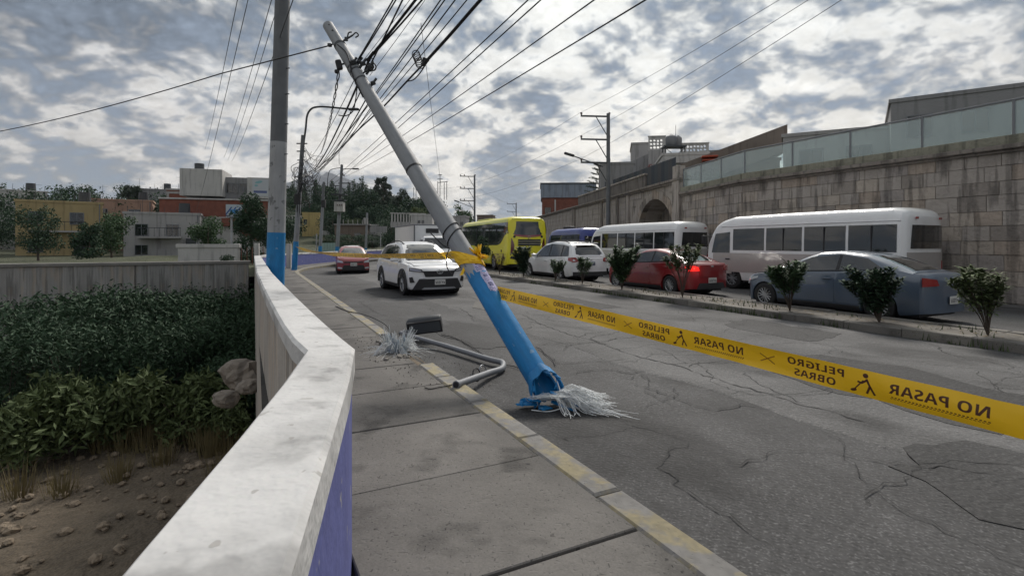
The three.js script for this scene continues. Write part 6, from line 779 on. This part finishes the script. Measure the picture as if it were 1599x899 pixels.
  flap(V(.05, -.08, .05), V(.8, -.25, .35).normalize(), .09, .26, .0); flap(V(.03, .02, .08), V(.9, -.35, .2).normalize(), .06, .30, -.02); flap(V(-.12, -.10, .04), V(-.9, -.05, .3).normalize(), .14, .20, .01, 'flap'); flap(V(-.10, -.06, .08), V(-.7, .05, .6).normalize(), .12, .13, .02, 'flap'); flap(V(-.02, -.12, .10), V(-.5, -.05, .8).normalize(), .16, .10, .0, 'flap'); flap(V(.08, .03, 0), V(.3, .9, .1).normalize(), .03, .12, 0);
  { const c = V(-.12, -.11, .06); part('flap', sheet((a, b) => { const an = lerp(2.4, 5.4, a); return [c.x + Math.cos(an) * .10 - .05, c.y + .045 * Math.sin(b * 3) + .01, c.z + Math.sin(an) * .08 + b * .05]; }, 16, 4, .008), M.poleBlue, pp); }
  for (let i = 0; i < 8; i++) { const an = face + lerp(-2.6, 2.6, i / 7) + .2 * (rr() - .5), p0 = surf((endL(an) + .01) / LLEN, an, .02), o = side.clone().multiplyScalar(Math.cos(an)).addScaledVector(fwd, Math.sin(an)), d = LAX.clone().multiplyScalar(-1).addScaledVector(o, .2 + .9 * rr()).add(V((rr() - .5) * .5, 0, (rr() - .5) * .5)).normalize(); flap(p0, d, .02 + .04 * rr(), .03 + .06 * rr(), (rr() - .5) * .03); }
  // frayed glass fibre spilling out of the foot
  const fib = []; const fibre = (pts, r) => fib.push(tube(pts, r, 7, 3));
  for (let k = 0; k < 40; k++) { const kind = k < 13 ? 0 : k < 27 ? 1 : 2, up = kind === 0, base = V((rr() - .2) * .16 + .05, -.05 + rr() * .06, (rr() - .4) * .14 + .06), dir = V(1, 0, .20 + (rr() - .5) * [.55, .8, 2.6][kind]).normalize(), L0 = [.30 + .16 * rr(), .34 + .30 * rr(), .12 + .16 * rr()][kind], lift = up ? .03 + .09 * rr() : .0, curl = (rr() - .5) * .16, nf = 5 + Math.floor(5 * rr());
    for (let i = 0; i < nf; i++) { const L = L0 * (.7 + .5 * rr()), s = base.clone().add(V((rr() - .5) * .03, (rr() - .5) * .02, (rr() - .5) * .03)), d = dir.clone().add(V(0, 0, (rr() - .5) * .16)), n = V(-d.z, 0, d.x), m = s.clone().addScaledVector(d, L * .4).addScaledVector(n, curl * .4 + (rr() - .5) * .02), q = s.clone().addScaledVector(d, L * .75).addScaledVector(n, curl + (rr() - .5) * .05), e = s.clone().addScaledVector(d, L).addScaledVector(n, curl * 1.6 + (rr() - .5) * .10); m.y = Math.max(-.10, s.y + lift - .02 + .015 * rr()); q.y = up ? lerp(m.y, -.08, .35) + .03 * (rr() - .5) : -.115 + .02 * rr(); e.y = up ? q.y - .03 + .05 * (rr() - .5) : -.13 + .02 * rr(); fibre([s, s.clone().lerp(m, .5).add(V(0, .010, 0)), m, q, e], .0016 + .0030 * rr() * rr()); } }
  for (let i = 0; i < 120; i++) { const R = .06 + .15 * rr(), c = V(-.06 + .2 * rr(), -.10, .08), a0 = rr() * 6.28, pts = []; for (let j = 0; j < 5; j++) { const an = a0 + j * .7; pts.push(c.clone().add(V(Math.cos(an) * R, .02 + .04 * rr() + Math.max(0, Math.sin(an)) * .07, Math.sin(an) * R * .6))); } fibre(pts, .0013 + .001 * rr()); }
  part('frayed_fibre', fib, M.fibre, pp, 'stuff');
  part('hanging_strand', tube([V(.10, .12, .05), V(.13, .02, .07), V(.16, -.10, .10), V(.02, -.135, .18), V(-.16, -.13, .16)], .006, 30, 5), M.fibre, pp);
}
// yellow barrier tape knotted round the pole, and its two runs
function tapeTex() { const W = 2048, H = 128, c = document.createElement('canvas'); c.width = W; c.height = H; const g = c.getContext('2d'); g.fillStyle = '#f0bf0a'; g.fillRect(0, 0, W, H); g.fillStyle = '#4a2506'; g.textBaseline = 'alphabetic';
  for (let k = 0; k < 2; k++) { const o = k * 1024; g.font = 'bold 78px sans-serif'; const fit = (t, x, y, w, s) => { g.font = `bold ${s}px sans-serif`; const m = g.measureText(t).width; g.save(); g.translate(x, y); g.scale(w / m, 1); g.fillText(t, 0, 0); g.restore(); };
    fit('NO PASAR', o + 40, 78, 330, 62); for (let i = 0; i < 26; i++) g.fillRect(o + 44 + i * 12.4, 92, 7, 5), g.fillRect(o + 48 + i * 12.4, 100, 8, 3);
    fit('PELIGRO', o + 545, 58, 280, 52); fit('OBRAS', o + 585, 112, 205, 50);
    // digging workman pictogram and a crossed tool sign
    g.lineWidth = 9; g.strokeStyle = '#4a2506'; g.beginPath(); g.arc(o + 462, 26, 11, 0, 7); g.fill(); g.beginPath(); g.moveTo(o + 458, 40); g.lineTo(o + 444, 72); g.lineTo(o + 458, 110); g.moveTo(o + 444, 72); g.lineTo(o + 426, 110); g.moveTo(o + 456, 46); g.lineTo(o + 478, 64); g.lineTo(o + 494, 60); g.stroke(); g.lineWidth = 5; g.beginPath(); g.moveTo(o + 470, 50); g.lineTo(o + 510, 104); g.stroke(); g.beginPath(); g.ellipse(o + 512, 106, 14, 7, .4, 0, 7); g.fill();
    g.lineWidth = 6; g.globalAlpha = .55; g.beginPath(); g.moveTo(o + 890, 40); g.lineTo(o + 970, 84); g.moveTo(o + 890, 84); g.lineTo(o + 970, 40); g.stroke(); g.globalAlpha = 1; }
  const t = new THREE.CanvasTexture(c); t.colorSpace = THREE.SRGBColorSpace; t.wrapS = t.wrapT = THREE.RepeatWrapping; return t; }
M.tape = phys(1, 1, 1, .38, { map: tapeTex(), transmission: .06, thickness: 0 });
function tapeRun(a, b, wa, wb, sag, n, twist, uvOff = 0, uvScale = 1 / 1.75, flip = 1) { // a ribbon between two points, its print seen from the back
  const pos = [], uv = [], idx = [], m = 6; const dir = b.clone().sub(a), L = dir.length(); const side = V(0, 1, 0).cross(dir).normalize();
  for (let i = 0; i <= n; i++) { const s = i / n, p = a.clone().addScaledVector(dir, s); p.y -= sag * 4 * s * (1 - s); const tw = twist(s), w = lerp(wa, wb, s); const up = V(0, Math.cos(tw), 0).addScaledVector(side, Math.sin(tw)); for (let j = 0; j <= m; j++) { const f = j / m - .5, bow = .012 * Math.sin(s * 21 + 2) * (1 - 4 * f * f) + .010 * (vnoise(s * 60, j * .7) - .5); const q = p.clone().addScaledVector(up, f * w).addScaledVector(side, bow); pos.push(q.x, q.y, q.z); uv.push(flip * (s * L * uvScale + uvOff), j / m); } }
  for (let i = 0; i < n; i++) for (let j = 0; j < m; j++) { const o = i * (m + 1) + j, q = o + m + 1; idx.push(o, q, o + 1, o + 1, q, q + 1); }
  const g = new THREE.BufferGeometry(); g.setAttribute('position', new THREE.Float32BufferAttribute(pos, 3)); g.setAttribute('uv', new THREE.Float32BufferAttribute(uv, 2)); g.setIndex(idx); g.computeVertexNormals(); return g; }
const KN = onPole(408), KNP = LB.clone().addScaledVector(LAX, KN * LLEN);
{ const r1 = poleR(onPole(452)), a = at(776, 456, 5.72), b = at(1162, 551.5, 3.02), e = a.clone().lerp(b, 1.78);
  tag(mesh('barrier_tape', tapeRun(a, e, .135, .124, .0, 90, (s) => .10 * Math.sin(s * 9) + .25 * (1 - smooth(0, .12, s)), -.0195 - a.distanceTo(e) / 1.78 / 2.25, 1 / 2.25, -1), M.tape), 'yellow barrier tape with reversed dark lettering running right from the leaning pole', 'barrier tape');
  const bp = thing('barrier_post', 'plain steel post that holds the right end of the yellow tape', 'post', e.clone().setY(0)); part('post', rod(V(0, 0, 0), V(0, 1.15, 0), .03, .03, 12), M.galv, bp); part('foot', rod(V(0, 0, 0), V(0, .06, 0), .2, .17, 20), M.rubber, bp);
  const c = at(709, 398.5, 6.05), d = at(463, 385.5, 28.8);
  tag(mesh('barrier_tape', tapeRun(c, d, .088, .125, .16, 80, (s) => .35 + .5 * Math.sin(s * 14) * smooth(.0, .2, s), .1, 1 / 1.75, 1), M.tape), 'yellow barrier tape stretched left from the leaning pole to the slim blue footed pole', 'barrier tape');
  // the knot: crumpled turns of tape round the pole with a sticking-up end
  const k = thing('tape_knot', 'crumpled yellow tape wound and knotted round the leaning pole', 'barrier tape', KNP.clone()); const q = new THREE.Quaternion().setFromUnitVectors(V(0, 1, 0), LAX), side = V(1, 0, 0).applyQuaternion(q), fwd = V(0, 0, 1).applyQuaternion(q); const r0 = poleR(KN);
  for (let i = 0; i < 5; i++) { const off = (i - 2) * .022, tl = .28 + .06 * i; part('wrap', sheet((a, b) => { const an = a * 6.283, cr = .010 * (vnoise(a * 26 + i * 7, b * 3) - .5) + .012 * (vnoise(a * 9 + i, 2) - .3); return LAX.clone().multiplyScalar(off + (b - .5) * .075 - tl * .30 * Math.cos(an - .2)).addScaledVector(side, Math.cos(an) * (r0 + .010 + i * .003 + cr)).addScaledVector(fwd, Math.sin(an) * (r0 + .010 + i * .003 + cr)).toArray(); }, 70, 5, .0015, .3), M.tape, k); }
  const kp = side.clone().multiplyScalar(r0 + .02).addScaledVector(fwd, .03).addScaledVector(LAX, -.02); const rr = rng(9);
  for (let i = 0; i < 7; i++) { const d0 = V(rr() - .5, rr() - .2, rr() - .3).normalize(), w = V(rr() - .5, rr() - .5, rr() - .5).normalize(), l = .05 + .08 * rr(); part('crumple', sheet((a, b) => kp.clone().addScaledVector(d0, b * l).addScaledVector(w, (a - .5) * .06).add(V(0, .02 * Math.sin(a * 9 + i) , .015 * Math.cos(b * 8))).toArray(), 8, 8, .0012, .3), M.tape, k); }
  part('tape_end', sheet((a, b) => kp.clone().add(V(-.005 + .025 * b, .02 + b * .115, .02 * Math.sin(b * 5))).addScaledVector(V(.8, -.2, .3), (a - .5) * (.045 - .02 * b)).toArray(), 4, 10, .0012, .3), M.tape, k); part('tape_end', sheet((a, b) => kp.clone().add(V(-.10 * b - .1, -.22 * b, .1)).addScaledVector(V(.8, .2, .3), (a - .5) * .05).toArray(), 4, 10, .0012, .3), M.tape, k);
}
// ---------------------------------------------------------------- the stump and the fallen lamp
{ const b = at(620, 547, 7.15).setY(.12), t = thing('pole_stump', 'frayed white stump of the broken pole at the edge of the pavement', 'pole stump', b), rr = rng(65), fib = [];
  part('stump_shell', (() => { const o = []; for (let i = 0; i < 13; i++) { const a = i / 13 * 6.283, h = .10 + .17 * rr(), g = sheet((x, y) => { const an = a + x * .46, R = .15 - .035 * y; return [Math.cos(an) * R, -.06 + y * (h + .06) * (1 - .3 * Math.abs(x - .5)), Math.sin(an) * R]; }, 4, 4, .008); o.push(g); } return o; })(), tint(M.fibre, .30, .36, .42), t);
  for (let k = 0; k < 30; k++) { const a = rr() * 6.28, R = .03 + .10 * Math.sqrt(rr()), lean = V(Math.cos(a) * R * 2.2 + (rr() - .35) * .45, 1, Math.sin(a) * R * 2.0 + (rr() - .5) * .3).normalize(), L0 = .18 + .20 * rr(), droop = rr() < .35 ? .12 + .2 * rr() : .02;
    for (let i = 0; i < 10; i++) { const s = V(Math.cos(a) * R + (rr() - .5) * .05, -.02, Math.sin(a) * R + (rr() - .5) * .05), L = L0 * (.75 + .4 * rr()), d = lean.clone().add(V((rr() - .5) * .25, 0, (rr() - .5) * .25)).normalize(), m = s.clone().addScaledVector(d, L * .55), e = m.clone().addScaledVector(d, L * .45).add(V(Math.cos(a) * droop * .5, -droop, Math.sin(a) * droop * .5)); e.y = Math.max(.01, e.y); fib.push(tube([s, m, e], .0018 + .0024 * rr(), 5, 3)); } }
  for (let i = 0; i < 70; i++) { const a = rr() * 6.28, s = V(Math.cos(a) * .14, .03, Math.sin(a) * .14), L = .15 + .28 * rr(), e = V(Math.cos(a) * (.14 + L), .01 + .03 * rr() - .02, Math.sin(a) * (.14 + L)); fib.push(tube([s, s.clone().lerp(e, .5).add(V(0, .05 * rr(), 0)), e], .0016, 5, 3)); }
  part('frayed_fibre', fib, M.fibre, t, 'stuff'); }
{ const c = at(664, 512, 8.75); const t = thing('fallen_lamp', 'fallen street lamp head with its bent grey pipe arm lying on the kerb', 'street lamp', c.clone().setY(0)); const L = (px, py, z, y) => { const p = at(px, py, z); if (y !== undefined) p.y = y; return p.sub(c.clone().setY(0)); };
  const A = L(626, 520, 8.7), B = L(700, 541, 7.75), C = L(762, 560, 6.95), D = L(783, 566, 6.75), E = L(785, 575, 6.5), Fp = L(765, 582, 6.18), G = L(713, 601, 5.3);
  part('arm', tube([A, A.clone().lerp(B, .5), B, B.clone().lerp(C, .5), C, C.clone().lerp(D, .5).add(V(.012, 0, 0)), D.clone().add(V(.02, 0, .0)), E, Fp, Fp.clone().lerp(G, .5), G], .038, 90, 12), M.galv, t);
  { const d = G.clone().sub(Fp).normalize(); part('arm_mouth', rod(G.clone().addScaledVector(d, -.01), G.clone().addScaledVector(d, .004), .031, .031, 14), M.black, t); part('end_collar', rod(G.clone().addScaledVector(d, -.05), G.clone().addScaledVector(d, .002), .043, .043, 14), M.galv, t); }
  // lamp head: long housing lying on its edge
  const hl = new THREE.Matrix4().compose(V(0, .26, 0), new THREE.Quaternion().setFromEuler(new THREE.Euler(.5, .10, .14, 'YXZ')), V(1, 1, 1)); const hg = (g) => { const q = prep(g).clone(); q.applyMatrix4(hl); return q; };
  part('lamp_housing', hg(loft([-.30, -.26, -.1, .12, .26, .29].map((x, i) => { const s = [.6, .86, 1, 1, .97, .9][i], w = .145 * s, h = .085 * s; const r = []; for (let k = 0; k < 16; k++) { const a = k / 16 * 6.283; r.push([x, Math.sign(Math.cos(a)) * Math.pow(Math.abs(Math.cos(a)), .5) * w, Math.sign(Math.sin(a)) * Math.pow(Math.abs(Math.sin(a)), .5) * h]); } return r; }), .7)), M.darkMetal, t);
  part('lamp_rim', hg((() => { const s = new THREE.Shape(); s.moveTo(-.27, -.12); s.lineTo(.29, -.125); s.lineTo(.29, .125); s.lineTo(-.27, .12); s.closePath(); const h = new THREE.Path(); h.moveTo(-.24, -.10); h.lineTo(.27, -.105); h.lineTo(.27, .105); h.lineTo(-.24, .10); h.closePath(); s.holes.push(h); const g = new THREE.ExtrudeGeometry(s, { depth: .03, bevelEnabled: true, bevelSize: .004, bevelThickness: .004, bevelSegments: 1 }); g.translate(0, 0, .068); return g; })()), M.trim, t);
  part('lamp_lens', hg(box(.51, .205, .02, .015, 0, .084, .008)), phys(.10, .11, .12, .12, { clearcoat: 1 }), t);
  part('lamp_socket', [rod(A.clone().add(V(.22, .03, .0)), A, .045, .04, 10)], M.galv, t);
  for (const [px, py, z] of [[755, 584, 6.05], [745, 589, 5.9]]) { const p = L(px, py, z), g = new THREE.TorusGeometry(.075, .007, 6, 24); g.rotateY(1.1); g.rotateZ(.25); g.translate(p.x, p.y + .03, p.z); part('pipe_clamp', g, px > 750 ? M.steel : M.trim, t); } part('bolt', [rod(L(741, 592, 5.85), L(736, 584, 5.85), .010, .010, 6)], M.steel, t);
}
const cableOn = (label, pts, r = .006, mat = M.cable) => tag(mesh('loose_cable', tube(pts, r, 50, 5), mat), label, 'cable');
{ const g = (px, py, y = .01) => { const p = groundAt(px, py, y); return p; };
  cableOn('thin black cable on the pavement at the open end of the fallen pipe', [g(712, 599, .17), g(700, 602, .15), g(688, 604, .15), g(672, 607, .148), g(664, 605, .15)], .006);
  cableOn('black cable running over the kerb to the frayed stump from the upper left', [g(525, 478, .15), g(545, 486, .155), g(565, 490, .155), g(585, 497, .15), g(604, 508, .15), g(612, 522, .15)], .009);
  cableOn('thin wire lying on the road behind the bent pipe', [g(690, 522, .02), g(712, 528, .018), g(735, 540, .02), g(755, 553, .02)], .006);
  cableOn('short wire on the road between the pipe bend and the blue pole', [g(790, 570, .02), g(800, 571, .02), g(810, 574, .02), g(818, 578, .02)], .007);
  cableOn('thin black strand on the road right of the blue pole foot', [g(838, 542, .02), g(846, 545, .02), g(852, 552, .02), g(864, 562, .02), g(868, 570, .02)], .006); }
// ---------------------------------------------------------------- wires overhead
function wire(label, a, b, r = .009, sag = .15, extend = 0, mat = M.cable, name = 'power_line', cat = 'cable', kink = 0) {
  const s = a.clone(), d = a.clone().sub(b); if (extend) s.addScaledVector(d, extend); const pts = []; for (let i = 0; i <= 16; i++) { const t = i / 16, p = s.clone().lerp(b, t); p.y -= sag * 4 * t * (1 - t); if (kink) { p.x += kink * (vnoise(i * .9 + s.x * 7, 2) - .5); p.y += kink * (vnoise(i * .9, 5 + s.x * 3) - .5); } pts.push(p); }
  const g = tube(pts, r, 60, 5); return tag(mesh(name, g, mat), label, cat); }
const far1 = (px, py, z) => at(px, py, z);
// the lines that leave the top edge and run to the farther poles
const R1 = [
  ['twin black cable, left one, that climbs from the leaning pole clamp to the top edge', at(614, 0, 6.6), at(556, 99, 7.9), .010, .2],
  ['twin black cable, right one, that climbs from the leaning pole clamp to the top edge', at(618.5, 0, 6.5), at(557.5, 99, 7.9), .010, .2],
  ['black cable climbing to the top edge just right of the twin cables', at(629, 0, 6.7), at(573, 113, 7.85), .012, .2],
  ['faint thin wire between the black cables above the leaning pole clamps', at(640, 0, 6.6), at(562, 102, 7.9), .004, .2],
  ['thick dark trunk cable from the splice above the cable rack to the top edge', at(649, 0, 6.6), at(577, 91, 7.7), .019, .2],
  ['dark cable lying just right of the thick trunk cable at the top edge', at(659, 0, 6.6), at(580, 89, 7.7), .013, .2],
  ['very thin wire right of the trunk cable running down beside the rack', at(664, 0, 6.5), at(578, 118, 7.8), .004, .2],
].forEach(([l, a, b, r, e]) => wire(l, a, b, r, .01, e));
{ const s = thing('cable_splice', 'dark lumpy splice where the trunk cable meets the leaning pole rack', 'cable splice', at(578, 91, 7.7)); const q = at(570, 110, 7.85).sub(at(578, 91, 7.7)); part('sleeve', [rod(V(.06, .10, 0), V(-.01, -.01, 0), .020, .03, 8), box(.06, .05, .05, -.02, -.02, 0, .015), rod(V(0, 0, 0), q, .022, .012, 8)], M.cable, s); part('lead', [tube([V(0, .02, 0), V(-.03, -.08, .02), q.clone().add(V(.05, 0, 0))], .008, 12, 5), tube([V(.02, .03, 0), V(.06, -.06, .02), q.clone().add(V(.10, -.02, 0))], .007, 12, 5)], M.cable, s); }
const END = at(487, 268, 28.5);
[['long cable passing just behind the leaning pole, first right of the rack', 677.5, 0, 6.4, 497, 262, .0085], ['long cable close beside the first one right of the rack', 683.5, 0, 6.35, 499, 258, .0085], ['long cable, third right of the rack, passing behind the leaning pole', 699, 0, 6.3, 502, 262, .0085], ['long cable, fourth right of the rack, passing the coiled wire', 716, 0, 6.2, 505, 256, .0075]].forEach(([l, px, py, z, ex, ey, r]) => wire(l, at(px, py, z), at(ex - 8, ey + 10, 28.6), r, .22, .22));
// heavy telephone cable with the hanging coil
{ const a = at(751, 0, 6.1), m = at(664, 98, 7.2), n = at(637, 126, 7.7), q = at(563, 200, 10.2), e = at(480, 276, 28.5), ext = a.clone().addScaledVector(a.clone().sub(n), .9);
  tag(mesh('telephone_cable', tube([ext, a, at(703, 55, 6.65), m], .021, 40, 8), M.cable), 'heavy black telephone cable sloping from the top edge down to the hanging coil', 'cable'); tag(mesh('telephone_cable', tube([m, n, at(600, 166, 8.8), q, at(535, 229, 13), e], .014, 60, 7), M.cable), 'heavy cable going on from the hanging coil behind the leaning pole to the cable tangle', 'cable');
  tag(mesh('telephone_cable', tube([m.clone().add(V(.03, 0, 0)), at(655, 116, 7.4), at(647, 124, 7.5), at(637, 127, 7.7)], .009, 24, 6), M.cable), 'short looped branch cable under the hanging coil', 'cable');
  const j = thing('cable_clamp', 'small clamp on the heavy cable beside the hanging coil', 'clamp', m.clone()); part('clamp_body', [rod(V(.04, .05, 0), V(-.03, -.04, 0), .034, .026, 8), box(.04, .07, .04, -.01, .04, 0, .01)], M.cable, j);
  const pts = []; for (let i = 0; i <= 78; i++) { const t = i / 78, an = i * .5, c = at(lerp(650, 657, t), lerp(84, 102, t), 7.25); pts.push(c.clone().add(V(Math.cos(an) * .055, Math.sin(an) * .045, Math.sin(an) * .03))); } pts.push(at(660, 101, 7.2), at(663, 98, 7.2)); tag(mesh('wire_coil', tube(pts, .0065, 260, 5), M.cable), 'small springy coil of spare wire hanging at the heavy telephone cable', 'wire coil'); }
// four parallel lines right of it, to the poles on the bend
wire('upper line of the close pair right of the heavy cable', at(800, 11, 6.3), at(505, 292, 41), .0085, .14, .3); wire('lower line of the close pair right of the heavy cable', at(800, 28, 6.3), at(507, 298, 41), .0085, .14, .3);
wire('black line crossing the sky to the transformer pole, second from right', at(900, 0, 6.3), at(536, 271, 56), .0095, .25, .25); wire('rightmost heavy black line crossing the sky to the transformer pole', at(975, 0, 6.3), at(538, 276, 56), .011, .25, .25);
wire('thin hanging drop wire crossing the lines right of the coil', at(658, 36, 7), at(690, 293, 20), .004, .02);
// bundle from the leaning pole down to the tangle
[['thick bundled cable from the rack down left to the tangle', 556, 137, 8.0, 489, 264, .017], ['cable beside the thick bundle, first on its right', 561, 146, 8.0, 495, 258, .009], ['cable beside the thick bundle, second on its right', 569, 158, 8.0, 492, 266, .010], ['cable beside the thick bundle, third on its right', 573, 163, 8.1, 497, 262, .008], ['thin cable beside the thick bundle, fourth on its right', 576, 171, 8.1, 500, 255, .007], ['thin cable leaving the loose lead down left to the slim pole', 548, 134, 8.0, 477, 250, .006]].forEach(([l, px, py, z, ex, ey, r]) => wire(l, at(px, py, z), at(ex - 6, ey + 4, 28.5), r, .35, .02));
{ // twisted pair drop cable from the junction box
  const a = at(531, 104, 8.15), b = at(501, 240, 26), g = []; for (const s of [0, Math.PI]) { const pts = []; for (let i = 0; i <= 90; i++) { const t = i / 90, p = a.clone().lerp(b, t * t * .45 + t * .55); p.y -= .30 * 4 * t * (1 - t); const an = t * 60 + s; pts.push(p.add(V(Math.cos(an) * .017, 0, Math.sin(an) * .017))); } g.push(tube(pts, .010, 260, 5)); } tag(mesh('twisted_cable', g, M.cable), 'twisted drop cable hanging from the black junction box of the leaning pole', 'cable'); }
wire('single cable from the top of the leaning pole to the left edge', at(519, 70, 7.95), at(346, 114.5, 9.6), .011, -.0, 0).name; wire('continuation of the single cable beyond the painted pole to the far left', at(346, 114.5, 9.6), at(-60, 215, 15), .011, .12);
// service wires on the left, to the hillside house
[[368, -6, 343, 120], [384, -6, 343, 172], [420, -6, 350, 246], [432, -6, 356, 250], [429, 60, 362, 252]].forEach(([a, b, c, d], i) => wire(['thin service wire at the very left of the sky', 'thin service wire, second from the left in the sky', 'thin service wire just left of the painted pole, upper of three', 'thin service wire just left of the painted pole, middle of three', 'thin service wire just left of the painted pole, lowest of three'][i], at(a, b, 13), at(lerp(a, c, i < 2 ? 1.9 : 1), lerp(b, d, i < 2 ? 1.9 : 1), 56), .010, .5, .3, M.cableGrey));
// lines of the big power poles
tipsA.forEach((t, i) => { const nm = ['top', 'middle', 'lowest'][i]; const tA = t.clone().add(V(-.02, .30, 0)); wire(`${nm} thin power line from the tall power pole to the upper right edge`, at(1162, [22, 52, 86][i], 15.5), tA, .008, .25, .5, M.cableGrey); wire(`${nm} thin power line between the tall power pole and the pole behind the bus`, tA, tipsB[i].clone().add(V(-.02, .3, 0)), .009, .5, 0, M.cableGrey); wire(`${nm} faint power line from the pole behind the bus to the farthest pole`, tipsB[i].clone().add(V(-.02, .3, 0)), tipsC[i].clone().add(V(0, .3, 0)), .012, .5, 0, M.cableGrey); });
wire('faint line from the leaning pole side to the pole behind the bus at left', at(560, 283, 60), tipsB[1].clone().add(V(-.02, .3, 0)), .012, .6, 0, M.cableGrey);
// the tangle of spare cable at the slim pole
{ const rr = rng(88), t = thing('cable_tangle', 'messy tangle of spare cables round the top of the slim pole', 'cable tangle', at(474, 270, 28.7)); const L = (px, py) => at(px, py, 28.7).sub(at(474, 270, 28.7)); const loops = [];
  for (let i = 0; i < 15; i++) { const c = L(462 + rr() * 26, 262 + rr() * 42), R = .12 + .32 * rr(), pts = []; for (let j = 0; j < 9; j++) { const a = j / 9 * 6.28; pts.push(c.clone().add(V(Math.cos(a) * R * (.7 + .6 * rr()), Math.sin(a) * R * (1 + .8 * rr()), (rr() - .5) * .3))); } loops.push(tube(pts, .010 + .006 * rr(), 40, 4, true)); } part('cable_loop', loops, M.cable, t);
  const str = []; for (let i = 0; i < 30; i++) { const a = L(470 + rr() * 6, 225 + rr() * 70), b = L(484 + rr() * 26, 236 + rr() * 60), m = a.clone().lerp(b, .5).add(V((rr() - .5) * .5, -.35 * rr(), (rr() - .5) * .3)); str.push(tube([a, m, b], .007 + .007 * rr(), 16, 4)); } part('loose_strand', str, M.cable, t);
  const dn = []; for (let i = 0; i < 7; i++) { const a = L(467 + rr() * 8, 285), b = L(463 + rr() * 8, 330 + rr() * 10); dn.push(tube([a, a.clone().lerp(b, .5).add(V((rr() - .5) * .3, 0, .1)), b], .012, 14, 4)); } part('hanging_lead', dn, M.cable, t); }
renderer.render(scene, camera);
